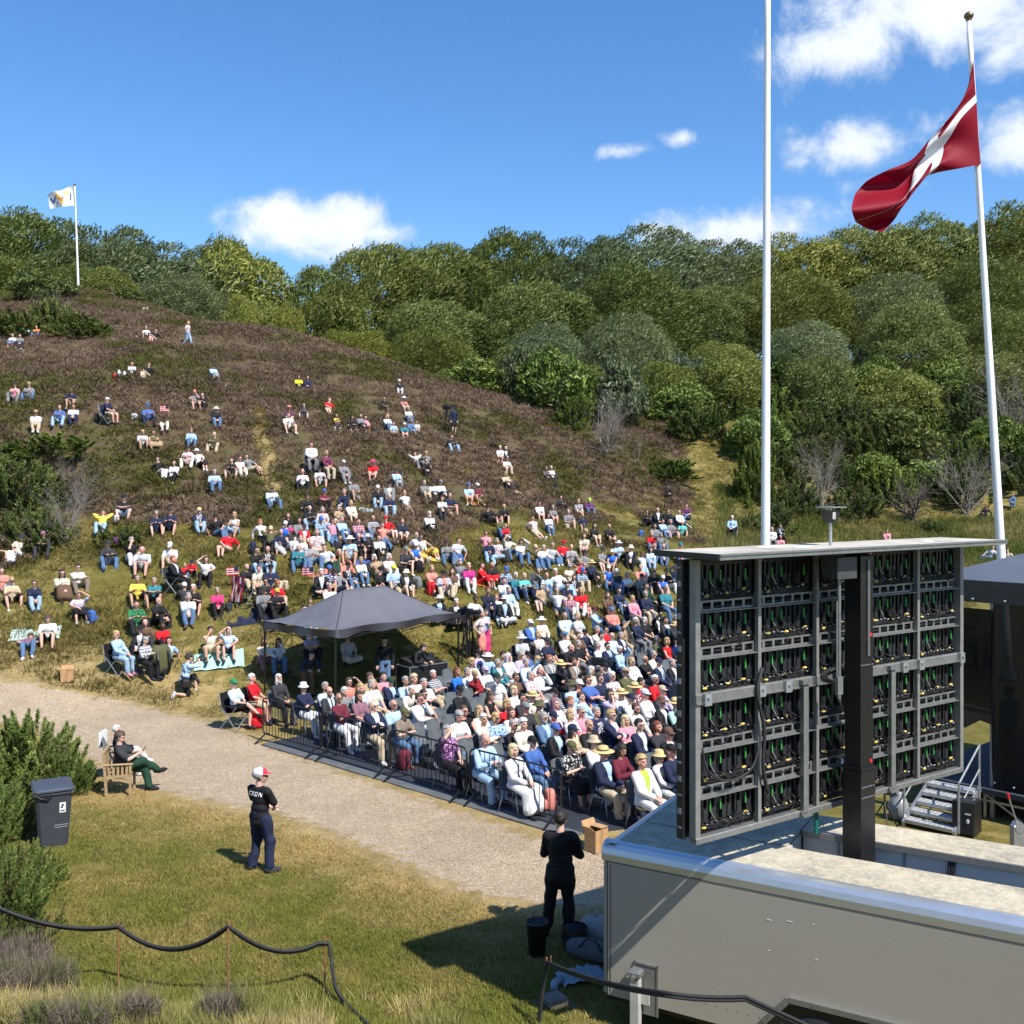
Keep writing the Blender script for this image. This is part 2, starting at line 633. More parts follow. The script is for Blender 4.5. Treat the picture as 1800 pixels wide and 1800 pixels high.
def build_ground():
    xs = lines((-2500, -300, 400), (-300, -110, 38), (-110, -45, 1.6), (-45, -18, .55), (-18, 12, .25), (12, 40, .55), (40, 120, 1.6), (120, 300, 36), (300, 2500, 440))
    ys = lines((-600, -20, 145), (-20, 9, 1.4), (9, 36, .25), (36, 100, .55), (100, 180, 1.8), (180, 400, 44), (400, 3000, 520))
    X, Y = np.meshgrid(xs, ys, indexing='ij')
    Z = TZ(X, Y)
    H, tr = heather_weight(X, Y, Z)
    rough = (vnoise(X, Y, .9, 3) - .5) * .16 + (vnoise(X, Y, 2.6, 4) - .5) * .25
    Z = Z + rough * np.clip((Z - .4) / 2, 0, 1) * (Y < 130)
    sd = poly_sd(X, Y, ROAD)
    Z = Z - .02 * smooth01(sd / .4) + (vnoise(X, Y, .5, 8) - .5) * .03 * (sd < 0)
    nx, ny = len(xs), len(ys)
    idx = np.arange(nx * ny).reshape(nx, ny)
    f = np.stack([idx[:-1, :-1], idx[1:, :-1], idx[1:, 1:], idx[:-1, 1:]], -1).reshape(-1, 4)
    # r: heath, g: road (0.5 = its edge), b: dryness of the turf
    dry = smooth01(1.0 - np.abs(sd + .2) / 3.2) * .8 + .35 * smooth01((vnoise(X, Y, 4.0, 9) - .45) / .3)
    dry = np.maximum(dry, smooth01((.55 - tr) / .5) * 1.0)
    dry = np.maximum(dry, .34 * smooth01((X - 9.5) / 2) * smooth01((Y - 45) / 8) * smooth01((80 - Y) / 10))
    tone = np.stack([H, np.clip(.5 + sd / 2.4, 0, 1), np.clip(dry, 0, 1)], -1).reshape(-1, 3)
    m, t, b = new_mat('heath_and_turf')
    a = t.add('ShaderNodeAttribute', attribute_name='tone')
    sp = t.add('ShaderNodeSeparateColor')
    t.l.new(a.outputs['Color'], sp.inputs[0])
    geo = t.add('ShaderNodeNewGeometry')
    pos = geo.outputs['Position']
    n_f = t.noise(pos, 22, 6, .7)
    n_m = t.noise(pos, 2.2, 6, .62)
    n_l = t.noise(pos, .45, 4, .55)
    # turf: blades, clover patches and straw
    green = t.ramp(n_m, [(.25, (.075, .072, .016)), (.5, (.125, .108, .026)), (.75, (.19, .15, .045))])
    straw = t.ramp(n_m, [(.25, (.20, .145, .055)), (.55, (.29, .215, .095)), (.8, (.37, .29, .15))])
    dryf = t.sstep(t.math('ADD', sp.outputs[2], t.math('MULTIPLY', t.math('SUBTRACT', n_m, .5), 1.1)), .1, .95)
    turf = t.mix(dryf, green, straw)
    fleck = t.ramp(n_f, [(.3, (.55, .55, .5)), (.5, (1, 1, 1)), (.72, (1.5, 1.45, 1.3))])
    turf = t.mix(.85, turf, fleck, 'MULTIPLY')
    # heath: peaty brown under the bushes with moss
    heath = t.ramp(t.math('ADD', t.math('MULTIPLY', n_m, .6), t.math('MULTIPLY', n_l, .4)),
                   [(.3, (.07, .07, .02)), (.45, (.085, .068, .032)), (.6, (.11, .076, .048)), (.8, (.15, .105, .072))])
    heath = t.mix(.8, heath, fleck, 'MULTIPLY')
    hf = t.sstep(t.math('ADD', sp.outputs[0], t.math('MULTIPLY', t.math('SUBTRACT', n_m, .5), .5)), .35, .65)
    c = t.mix(hf, turf, heath)
    # gravel: small stones of mixed greys and pinks on sand
    vor = t.add('ShaderNodeTexVoronoi', feature='F1')
    t.l.new(pos, vor.inputs['Vector'])
    vor.inputs['Scale'].default_value = 42
    vr = t.add('ShaderNodeSeparateColor')
    t.l.new(vor.outputs['Color'], vr.inputs[0])
    stone = t.ramp(vr.outputs[0], [(0, (.29, .215, .145)), (.3, (.365, .285, .20)), (.6, (.41, .325, .235)), (.85, (.45, .365, .27)), (1, (.56, .47, .36))])
    stone = t.mix(.5, stone, t.ramp(n_l, [(.35, (.78, .75, .70)), (.6, (1.08, 1.06, 1.02))]), 'MULTIPLY')
    stone = t.mix(.55, stone, t.ramp(n_m, [(.3, (.8, .78, .74)), (.7, (1.12, 1.1, 1.06))]), 'MULTIPLY')
    n_e = t.noise(pos, 3.2, 7, .72)
    gf = t.sstep(t.math('ADD', sp.outputs[1], t.math('MULTIPLY', t.math('SUBTRACT', n_e, .5), .85)), .46, .60)
    c = t.mix(gf, c, stone)
    t.l.new(c, b.inputs['Base Color'])
    b.inputs['Roughness'].default_value = .95
    b.inputs['Specular IOR Level'].default_value = .15
    bp = t.add('ShaderNodeBump')
    bp.inputs['Strength'].default_value = .7
    bp.inputs['Distance'].default_value = .03
    hgt = t.math('ADD', t.math('MULTIPLY', n_f, 1.0), t.math('MULTIPLY', t.math('MULTIPLY', vor.outputs['Distance'], -.9), gf))
    t.l.new(hgt, bp.inputs['Height'])
    t.l.new(bp.outputs[0], b.inputs['Normal'])
    me = mesh_np('ground', np.c_[X.ravel(), Y.ravel(), Z.ravel()], f, [m], tone, True)
    o = link('ground', me)
    tag(o, 'heath hill above a hollow of dry turf crossed by a pale gravel track', kind='structure')
    return o


ground = build_ground()
# ------------------------------------------------------------------ heather, grass, bushes, trees
def blades(n, spread, h, w, lean, seed, droop=.0):
    """template of n thin triangular blades in a clump: (n,3,3)"""
    g = np.random.default_rng(seed)
    an = g.uniform(0, 2 * math.pi, n)
    r = spread * np.sqrt(g.uniform(0, 1, n))
    base = np.c_[np.cos(an) * r, np.sin(an) * r, np.zeros(n)]
    a2 = g.uniform(0, 2 * math.pi, n)
    L = h * g.uniform(.55, 1.1, n)
    le = lean * g.uniform(.2, 1, n)
    tip = base + np.c_[np.cos(a2) * le * L + base[:, 0] / (spread + 1e-6) * lean * L * .6, np.sin(a2) * le * L + base[:, 1] / (spread + 1e-6) * lean * L * .6, L * (1 - droop * g.uniform(0, 1, n))]
    sd = np.c_[np.cos(a2 + 1.3), np.sin(a2 + 1.3), np.zeros(n)] * w
    return np.stack([base - sd, base + sd, tip], 1)


def cushion(n, R, h, L, w, seed):
    """template of a low bush: sprigs standing on a dome, pointing outwards and up"""
    g = np.random.default_rng(seed)
    d = g.normal(0, 1, (n, 3))
    d[:, 2] = np.abs(d[:, 2]) + .15
    d /= np.linalg.norm(d, axis=1)[:, None]
    base = d * np.array([R, R, h]) * g.uniform(.55, .95, (n, 1))
    o = d * .8 + g.normal(0, .45, (n, 3)) + np.array([0, 0, .35])
    o /= np.linalg.norm(o, axis=1)[:, None]
    s = np.cross(o, g.normal(0, 1, (n, 3)))
    s /= np.linalg.norm(s, axis=1)[:, None] + 1e-9
    return np.stack([base - s * w, base + s * w, base + o * L * g.uniform(.6, 1.3, (n, 1))], 1)


def scatter(name, pts, tmpl_list, scale, cols, m, seed, label, colvar=.25, zs=1.0):
    """many small plants joined in one object; pts (n,3), cols (n,3)"""
    g = np.random.default_rng(seed)
    V, T = [], []
    pick = g.integers(0, len(tmpl_list), len(pts))
    rot = g.uniform(0, 2 * math.pi, len(pts))
    scl = scale * g.uniform(.65, 1.4, len(pts))
    for k, tm in enumerate(tmpl_list):
        q = np.nonzero(pick == k)[0]
        if not len(q):
            continue
        cs, sn = np.cos(rot[q]), np.sin(rot[q])
        t = tm.reshape(-1, 3)
        x = (cs[:, None] * t[:, 0] - sn[:, None] * t[:, 1]) * scl[q][:, None] + pts[q, 0][:, None]
        y = (sn[:, None] * t[:, 0] + cs[:, None] * t[:, 1]) * scl[q][:, None] + pts[q, 1][:, None]
        z = t[:, 2][None] * scl[q][:, None] * zs + pts[q, 2][:, None]
        V.append(np.stack([x, y, z], -1).reshape(-1, 3))
        nb = len(t) // 3
        b = np.repeat(g.uniform(1 - colvar, 1 + colvar, (len(q), nb, 1)), 3, axis=1)
        T.append((cols[q][:, None, :] * b).reshape(-1, 3))
    V, T = np.concatenate(V), np.concatenate(T)
    f = np.arange(len(V)).reshape(-1, 3)
    o = link(name, mesh_np(name, V, f, [m], T))
    tag(o, label, kind='stuff')
    return o


leaf_m = attr_mat('leafage', .5, .24, .35)
needle_m = attr_mat('needles', .6, .3, .3)
heath_m = attr_mat('heather_sprigs', .9, .15, .1)
grass_m = attr_mat('grass_blades', .8, .3, .2)


def on_ground(x, y):
    return np.c_[x, y, TZ(x, y)]


def build_heather():
    g = np.random.default_rng(3)
    n = 80000
    y = 33 + 69 * g.uniform(0, 1, n) ** .8
    x = g.uniform(-.56, .25, n) * y
    z = TZ(x, y)
    h, tr = heather_weight(x, y, z)
    keep = (h > .45) & (g.uniform(0, 1, n) < .3 + .7 * (vnoise(x, y, 2.2, 12) > .3))
    p = on_ground(x[keep], y[keep])[:19000]
    a = vnoise(p[:, 0], p[:, 1], 3.2, 14) * .7 + g.uniform(0, .3, len(p))
    brown = np.array([.225, .150, .098])
    dark = np.array([.16, .105, .066])
    moss = np.array([.115, .108, .03])
    c = np.where(a[:, None] > .55, brown, np.where(a[:, None] > .34, dark, moss))
    c = c * g.uniform(.8, 1.25, (len(p), 1))
    # dome-shaped bushes of short upright sprigs
    tm = [cushion(56, .40, .24, .15, .024, 40 + k) for k in range(6)]
    scatter('heather', p, tm, 1.0, c, heath_m, 5, 'low brown heather bushes covering the upper hill', .22)


BA0, BB0 = flat(462, 1302)[:2], flat(990, 1458)[:2]
bd0 = (BB0 - BA0) / np.linalg.norm(BB0 - BA0)
bn0 = np.array([-bd0[1], bd0[0]])


def build_grass():
    g = np.random.default_rng(9)
    # short trodden lawn near the viewer
    n = 250000
    y = g.uniform(11.2, 27, n)
    x = g.uniform(-.53, .12, n) * y
    sd = poly_sd(x, y, ROAD)
    ux, uy = x - BA0[0], y - BA0[1]
    ok = (sd < -.15 - g.uniform(0, 1.2, n) * .6) & ~((ux * bn0[0] + uy * bn0[1] > -.35) & (ux * bd0[0] + uy * bd0[1] > .2) & (x > -6.5))
    x, y, sd = x[ok], y[ok], sd[ok]
    w = np.clip(26 / y, 1, 2.3) / 2.3
    q = g.uniform(0, 1, len(x)) < w
    x, y, sd = x[q], y[q], sd[q]
    p = on_ground(x, y)
    dry = np.clip(smooth01(1 - np.abs(sd) / 3.0) * .75 + (vnoise(x, y, 1.1, 21) - .45) * .7 + (vnoise(x, y, .35, 22) - .5) * .5 + .02, 0, 1)[:, None]
    c = np.array([.165, .178, .034]) * (1 - dry) + np.array([.44, .32, .135]) * dry
    c *= g.uniform(.7, 1.3, (len(c), 1))
    tm = [blades(4, .06, .06, .0045, .9, 60 + k, .4) for k in range(6)]
    scatter('lawn_grass', p, tm, 1.0, c, grass_m, 6, 'short dry lawn grass beside the gravel track', .3)
    # longer tussocks along the bottom edge, by the cable
    n = 5200
    y = g.uniform(11.0, 14.8, n)
    x = g.uniform(-.56, -.05, n) * y
    k = (vnoise(x, y, .8, 25) > .42) & (g.uniform(0, 1, n) < smooth01((13.6 - y) / 2.2 - .3 * (x > -3.0)))
    p = on_ground(x[k], y[k])
    d = np.clip(vnoise(x[k], y[k], .7, 26) * 1.3 - .1, 0, 1)[:, None]
    c = np.array([.15, .18, .034]) * (1 - d) + np.array([.46, .37, .17]) * d
    tm = [blades(16, .10, .19, .005, .7, 80 + k, .3) for k in range(6)]
    scatter('long_grass', p, tm, 1.0, c, grass_m, 8, 'long straw coloured grass at the foot of the slope', .3)
    # tussocky grass of the lower hillside
    n = 76000
    y = 26 + 54 * g.uniform(0, 1, n)
    x = g.uniform(-.55, .45, n) * y
    z = TZ(x, y)
    h, _ = heather_weight(x, y, z)
    sd = poly_sd(x, y, ROAD)
    ok = (h < .6) & (sd < -.3) & ~(((x - BA0[0]) * bn0[0] + (y - BA0[1]) * bn0[1] > -.3) & ((x - BA0[0]) * bd0[0] + (y - BA0[1]) * bd0[1] > .2) & ((x - BA0[0]) * bn0[0] + (y - BA0[1]) * bn0[1] < 14) & (z < .1)) & ((z > .12) | (x < -8)) & (vnoise(x, y, 1.3, 31) + g.uniform(-.3, .3, n) > .34)
    p = on_ground(x[ok], y[ok])
    d = np.clip((vnoise(p[:, 0], p[:, 1], 1.7, 32) - .35) * 1.3 + g.uniform(-.2, .3, len(p)), 0, 1)[:, None]
    c = np.array([.128, .112, .028]) * (1 - d) + np.array([.30, .235, .085]) * d
    c *= g.uniform(.75, 1.2, (len(c), 1))
    tm = [blades(16, .24, .17, .011, 1.1, 100 + k, .45) for k in range(6)]
    scatter('hill_grass', p, tm, 1.15, c, grass_m, 11, 'tussocky yellow green grass on the lower hillside', .3)
    # the rough grass bank on the right below the woods
    n = 5000
    y = g.uniform(50, 68, n)
    x = g.uniform(.2, .55, n) * y
    p = on_ground(x, y)
    d = np.clip(vnoise(x, y, 2.5, 41) * 1.2 - .2, 0, 1)[:, None]
    c = np.array([.10, .135, .026]) * (1 - d) + np.array([.26, .23, .09]) * d
    tm = [blades(18, .3, .38, .014, .7, 120 + k, .3) for k in range(4)]
    scatter('bank_grass', p, tm, 1.2, c, grass_m, 12, 'rough tall grass on the bank below the woods', .3)


def build_pebbles():
    g = np.random.default_rng(13)
    n = 30000
    y = g.uniform(16, 30, n)
    x = g.uniform(-.5, .13, n) * y
    sd = poly_sd(x, y, ROAD)
    ok = sd > g.uniform(-.5, .5, n)
    p = on_ground(x[ok], y[ok])[:13000]
    p[:, 2] -= .012
    a = np.arange(5) * 2 * math.pi / 5
    ring = np.c_[np.cos(a), np.sin(a), np.zeros(5)]
    tri = np.array([[ring[i], ring[(i + 1) % 5], (0, 0, .7)] for i in range(5)])
    c = np.array([[.46, .37, .26], [.36, .28, .19], [.56, .47, .35], [.27, .2, .13], [.42, .33, .23]])[g.integers(0, 5, len(p))]
    scatter('gravel', p, [tri], .011, c, attr_mat('pebble', .9, 0, .2), 14, 'loose pale pebbles strewn over the gravel track', .1)


build_heather()
build_grass()
build_pebbles()


# ---- woody plants
def sprays(centers, normals, size, aspect, g, wind=(0.5, 0.0, 0.5), rnd=.5, fold=.25, face=.55):
    """leaf sprays: one bent quad (two triangles) each, pointing outwards, upwards and down-wind"""
    n = len(centers)
    d = normals * (.6 if face > .5 else .32) + np.asarray(wind) + g.normal(0, rnd, (n, 3))
    d /= np.linalg.norm(d, axis=1)[:, None]
    s = np.cross(d, normals + g.normal(0, face, (n, 3)))
    s /= np.linalg.norm(s, axis=1)[:, None] + 1e-9
    L = size * g.uniform(.6, 1.35, n)[:, None]
    wv = s * L * aspect
    up = np.cross(s, d)
    a = centers - d * L * .5
    c = centers + d * L * .5 + up * L * fold * -.4
    m1 = centers + wv * .5 + up * L * .08
    m2 = centers - wv * .5 + up * L * .08
    return np.stack([a, m1, c, m2], 1)


def crown_mesh(name, lobes, nleaf, size, aspect, cols, seed, wind, m, rnd=.5, shell=.22, lowcut=-.75, face=.55, cv=.25):
    """lobes: (n,4) centre + radius, each flattened a little; leaves sit through the outer shell of every lobe"""
    g = np.random.default_rng(seed)
    lobes = np.asarray(lobes, float)
    wts = lobes[:, 3] ** 2
    k = g.choice(len(lobes), nleaf, p=wts / wts.sum())
    v = g.normal(0, 1, (nleaf, 3))
    v /= np.linalg.norm(v, axis=1)[:, None]
    v[:, 2] = np.where(v[:, 2] < lowcut, -v[:, 2], v[:, 2])
    r = lobes[k, 3] * (1 - shell * g.uniform(0, 1, nleaf) ** 1.5 + .07 * g.normal(0, 1, nleaf))
    c = lobes[k, :3] + v * r[:, None] * np.array([1, 1, .86])
    # drop leaves buried deep inside other lobes
    dmin = np.full(nleaf, 9.0)
    for L in lobes:
        q = np.linalg.norm((c - L[:3]) / np.array([1, 1, .86]), axis=1) / L[3]
        dmin = np.minimum(dmin, q)
    keep = dmin > .62
    c, v, k = c[keep], v[keep], k[keep]
    Q = sprays(c, v, size, aspect, g, wind, rnd, face=face)
    n = len(Q)
    V = Q.reshape(-1, 3)
    i = np.arange(n) * 4
    f = np.r_[np.c_[i, i + 1, i + 2], np.c_[i, i + 2, i + 3]]
    cols = np.asarray(cols)
    lobe_t = g.uniform(1 - cv * .8, 1 + cv * .8, len(lobes))
    ci = cols[g.choice(len(cols), n, p=np.array([.42, .3, .18, .1])[:len(cols)] / np.array([.42, .3, .18, .1])[:len(cols)].sum())]
    ci = ci * lobe_t[k][:, None] * g.uniform(1 - cv, 1 + cv, (n, 1))
    return mesh_np(name, V, f, [m], np.repeat(ci, 4, 0))


def plume_mesh(name, R, H, nplume, nleaf, size, aspect, cols, seed, m):
    """juniper-like bush: many feathery shoots fanning outwards and up from the ground"""
    g = np.random.default_rng(seed)
    an = g.uniform(0, 2 * math.pi, nplume)
    el = np.arcsin(g.uniform(.02, 1, nplume) ** .85)
    d = np.c_[np.cos(an) * np.cos(el), np.sin(an) * np.cos(el), np.sin(el)]
    reach = np.array([R, R, H]) * g.uniform(.62, 1.12, (nplume, 1))
    tip = d * reach + np.array([.10 * R, 0, 0])
    sd = d + np.array([.25, 0, .75]) + g.normal(0, .32, (nplume, 3))
    sd /= np.linalg.norm(sd, axis=1)[:, None]
    L = g.uniform(.22, .48, (nplume, 1)) * (R + H) * .5
    k = np.repeat(np.arange(nplume), nleaf)
    n = len(k)
    t = g.uniform(0, 1, n)[:, None] ** .8
    rad = (1 - t * .75) * .17 * L[k]
    o = g.normal(0, 1, (n, 3))
    o /= np.linalg.norm(o, axis=1)[:, None]
    c = tip[k] - sd[k] * L[k] * (1 - t) + o * rad * g.uniform(.3, 1, (n, 1)) - np.array([0, 0, .10]) * L[k] * (1 - t) ** 2
    c[:, 2] = np.maximum(c[:, 2], .02)
    Q = sprays(c, nrm_rows(sd[k] * .7 + o * .7), size, aspect, g, (.1, 0, .35), .28)
    V = Q.reshape(-1, 3)
    i = np.arange(n) * 4
    f = np.r_[np.c_[i, i + 1, i + 2], np.c_[i, i + 2, i + 3]]
    cols = np.asarray(cols)
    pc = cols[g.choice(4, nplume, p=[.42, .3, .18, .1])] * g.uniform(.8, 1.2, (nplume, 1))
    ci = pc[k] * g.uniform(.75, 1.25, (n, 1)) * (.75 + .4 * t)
    return mesh_np(name, V, f, [m], np.repeat(ci, 4, 0))


def nrm_rows(a):
    return a / (np.linalg.norm(a, axis=1)[:, None] + 1e-9)


def dome_lobes(rx, ry, h, n, seed, big=.5, base=.12):
    """lobes that make an uneven dome-shaped crown reaching nearly to the ground"""
    g = np.random.default_rng(seed)
    out = [(0, 0, h * .42, min(rx, ry) * .78)]
    for i in range(n):
        a = g.uniform(0, 2 * math.pi)
        t = g.uniform(base, 1.0)
        zc = h * (t * .86)
        pr = math.sqrt(max(0.04, 1 - (abs(t - .36) / .70) ** 2.2))
        q = g.uniform(.62, 1.0) * pr
        rr = big * g.uniform(.55, 1.0) * min(rx, ry) * (.75 - .28 * t)
        out.append((math.cos(a) * (rx - rr * .6) * q, math.sin(a) * (ry - rr * .6) * q, zc, rr))
    return out


def beech_lobes(R, h, n, seed):
    """one broad dome with many shallow billows"""
    g = np.random.default_rng(seed)
    out = [(0, 0, h * .40, R * .86), (R * .12, 0, h * .62, R * .62)]
    for i in range(n):
        d = g.normal(0, 1, 3)
        d[2] = abs(d[2]) - .25
        d /= np.linalg.norm(d)
        rr = R * g.uniform(.20, .36)
        q = np.array([R * .80, R * .80, h * .56])
        c = d * q * g.uniform(.86, 1.04) + np.array([R * .06, 0, h * .36])
        out.append((c[0], c[1], max(c[2], rr * .6), rr))
    return out


def limb_mesh(seed, h, r0, nl=7, spread=.55, depth=2, m=None, twist=.25, start=.18, up=.8):
    """tapered trunk with forking limbs"""
    g = np.random.default_rng(seed)
    b = MB()

    def grow(p, d, L, r, lev):
        k = 5 if lev < 2 else 4
        pts, rr = [p], [r]
        for i in range(1, k + 1):
            d = d + g.normal(0, twist, 3) * .5 + np.array([0, 0, .05 * up])
            d /= np.linalg.norm(d)
            p = p + d * L / k
            pts.append(p)
            rr.append(r * (1 - .72 * i / k))
            if lev < depth and i >= max(1, int(k * start)) and i < k + 1:
                for _ in range(1 if lev else max(1, nl // k)):
                    nd = d * .6 + g.normal(0, spread, 3) + np.array([0, 0, .25 * up])
                    nd /= np.linalg.norm(nd)
                    grow(p, nd, L * g.uniform(.45, .7), rr[-1] * .7, lev + 1)
        b.tube(pts, rr, 6 if lev == 0 else 4, cap=False)
    grow(np.zeros(3), np.array([g.normal(0, .1), g.normal(0, .1), 1.0]), h, r0, 0)
    return b.mesh('trunk', m, True)


bark_m = mat('grey_bark', (.16, .135, .11), .9, var=.35, scale=9, bump=.6, bscale=30)
dead_m = mat('bleached_deadwood', (.24, .21, .175), .9, var=.35, scale=9, bump=.5, bscale=30)
twig_m = mat('dark_twigs', (.13, .105, .085), .9, var=.3, scale=9)

BEECH = [(0.148, 0.185, 0.043), (0.172, 0.206, 0.047), (0.209, 0.239, 0.057), (0.131, 0.164, 0.04)]
BEECH_Y = [(0.192, 0.217, 0.04), (0.226, 0.243, 0.045), (0.266, 0.273, 0.057), (0.172, 0.195, 0.038)]
BEECH_S = [(0.167, 0.204, 0.085), (0.199, 0.239, 0.104), (0.253, 0.295, 0.136), (0.149, 0.182, 0.074)]
BRIGHT = [(0.116, 0.171, 0.032), (0.174, 0.24, 0.046), (0.253, 0.312, 0.062), (0.077, 0.11, 0.025)]
JUNIP = [(0.09, 0.129, 0.035), (0.14, 0.189, 0.048), (0.204, 0.243, 0.066), (0.128, 0.111, 0.044)]
GREYG = [(.10, .13, .055), (.13, .16, .075), (.07, .095, .035), (.17, .19, .10)]

WIND = (.42, -.12, .42)
_crowns = {}


def crown(kind, v):
    key = (kind, v)
    if key in _crowns:
        return _crowns[key]
    s = 200 + v * 7 + len(kind) * 31
    if kind == 'beech':
        me = crown_mesh('crown', beech_lobes(7.2, 13, 70, s), 56000, .44, .28, [BEECH, BEECH_Y, BEECH_S, BEECH][v % 4], s, WIND, leaf_m, .28, .40, face=.36, cv=.17)
    elif kind == 'lowtree':
        lb = [(x * .64, y * .64, z * .64, r * .64 * (1 if i < 2 else 1.45)) for i, (x, y, z, r) in enumerate(beech_lobes(7.2, 13, 34, s))]
        me = crown_mesh('crown', lb, 30000, .44, .3, [BEECH, BEECH_Y, BEECH, BEECH_Y][v % 4], s, WIND, leaf_m, .4, .45, face=.42, cv=.22)
    elif kind == 'bush':
        me = crown_mesh('crown', dome_lobes(2.2, 2.2, 3.4, 26, s, .55, .05), 5200, .34, .42, [BRIGHT, GREYG, BRIGHT, JUNIP][v % 4], s, (.2, 0, .35), leaf_m, .5, .35)
    elif kind == 'juniper':
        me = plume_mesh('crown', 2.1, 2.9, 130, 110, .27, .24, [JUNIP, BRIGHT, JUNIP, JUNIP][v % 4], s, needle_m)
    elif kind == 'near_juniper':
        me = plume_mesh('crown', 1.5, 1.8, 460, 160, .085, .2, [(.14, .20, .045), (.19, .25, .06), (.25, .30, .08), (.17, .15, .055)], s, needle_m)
    _crowns[key] = me
    return me


_trunks = {}


def trunk(kind, v):
    key = (kind, v)
    if key not in _trunks:
        if kind == 'beech':
            _trunks[key] = limb_mesh(300 + v, 5.2, .28, 10, .5, 2, bark_m)
        elif kind == 'shrub':
            _trunks[key] = limb_mesh(320 + v, 2.2, .07, 10, .6, 2, twig_m)
        elif kind == 'dead':
            _trunks[key] = limb_mesh(340 + v, 2.6, .05, 14, .5, 3, dead_m, .4, .1)
    return _trunks[key]


def plant(name, label, cat, group, kind, v, loc, sx, sz, rz, tk='shrub', tv=0, ts=1.0):
    o = thing(name, label, cat, loc, rz, group)
    c = link('crown', crown(kind, v), o)
    c.scale = (sx, sx, sz)
    t = link('trunk', trunk(tk, tv), o)
    t.scale = (sx * ts, sx * ts, sz * ts)
    return o
# ------------------------------------------------------------------ woods
SKYL = [(-120, 372), (-20, 366), (30, 372), (90, 398), (170, 402), (240, 412), (300, 418), (360, 420), (405, 436), (440, 484), (500, 470), (570, 476), (610, 442),
        (700, 430), (760, 432), (830, 410), (900, 401), (960, 408), (1005, 436), (1060, 404), (1130, 402), (1180, 418), (1250, 410), (1340, 415), (1420, 408),
        (1500, 402), (1560, 396), (1620, 383), (1690, 394), (1750, 372), (1850, 374), (2000, 372)]


def skyline(x):
    return float(np.interp(x, [a for a, _ in SKYL], [b for _, b in SKYL]))


BEECH_LOOK = ['deep green wind-combed beech', 'yellow green wind-combed beech', 'silvery green wind-combed beech', 'dark green dense beech']


def where_px(px):
    if px < 250:
        return 'behind the far white flagpole'
    if px < 460:
        return 'on the hill crest behind the walker'
    if px < 640:
        return 'in the dip of the skyline'
    if px < 1000:
        return 'above the heather slope'
    if px < 1360:
        return 'in the wood beside the tall bare flagpole'
    if px < 1720:
        return 'in the wood beyond the screen and below the red flag'
    return 'in the wood past the leaning flagpole'


ORD = ['nearest', 'second', 'third', 'fourth', 'fifth', 'sixth', 'seventh', 'eighth', 'ninth', 'tenth', 'eleventh', 'twelfth']


def build_wood():
    g = np.random.default_rng(77)
    rows = []
    for x in np.arange(-70, 1900, 122):
        rows.append((x + g.uniform(-20, 20), g.uniform(-8, 16), 136 if x > 560 else 118, g.uniform(1.1, 1.3)))
    for x in np.arange(-20, 1900, 158):
        rows.append((x + g.uniform(-26, 26), 74 + g.uniform(-24, 26), 113 if x > 560 else 105, g.uniform(.98, 1.18)))
    for x in np.arange(600, 1900, 168):
        rows.append((x + g.uniform(-30, 30), 158 + g.uniform(-26, 30), 94, g.uniform(.82, 1.0)))
    for x in np.arange(1150, 1900, 150):
        rows.append((x + g.uniform(-30, 30), 238 + g.uniform(-24, 24), 82, g.uniform(.58, .74)))
    for x, o in [(60, 95), (190, 90), (425, 60), (505, 70), (900, 215), (1010, 240)]:
        rows.append((x, o, 99 if x < 430 else (100 if x < 600 else 88), .62))
    cnt = {}
    for px, off, d, s in rows:
        top = skyline(px) + off
        p = P(px, top, d)
        if 395 < px < 600:
            s *= .62
        gz = float(TZ(p[0], p[1]))
        v = int(g.integers(0, 4))
        hgt = max(p[2] - gz, 4.0) + .4
        sz = hgt / 13.6
        sx = s * min(1.2, max(.62, hgt / 13))
        key = (BEECH_LOOK[v], where_px(px), round(off / 60))
        rown = ['crowning the skyline', 'just under the skyline row', 'halfway down the wood', 'low in the wood', 'at the foot of the wood'][min(4, int(round(off / 55)))]
        base = f'{BEECH_LOOK[v]} {rown} {where_px(px)}'
        cnt[base] = cnt.get(base, 0) + 1
        lab = base if cnt[base] == 1 else f'{BEECH_LOOK[v]}, {ORD[cnt[base] - 1]} along, {rown} {where_px(px)}'
        kd = 'lowtree' if s < .8 else 'beech'
        if kd == 'lowtree':
            sx, sz = sx / .64, sz / .64
        plant('beech_tree', ' '.join(lab.split()[:16]), 'tree', 'wind-combed beeches of the wood behind the hill', kd, v, (p[0], p[1], gz - .4), sx, sz, g.uniform(-.5, .5), 'beech', v % 3, .9 if s >= .8 else .55)


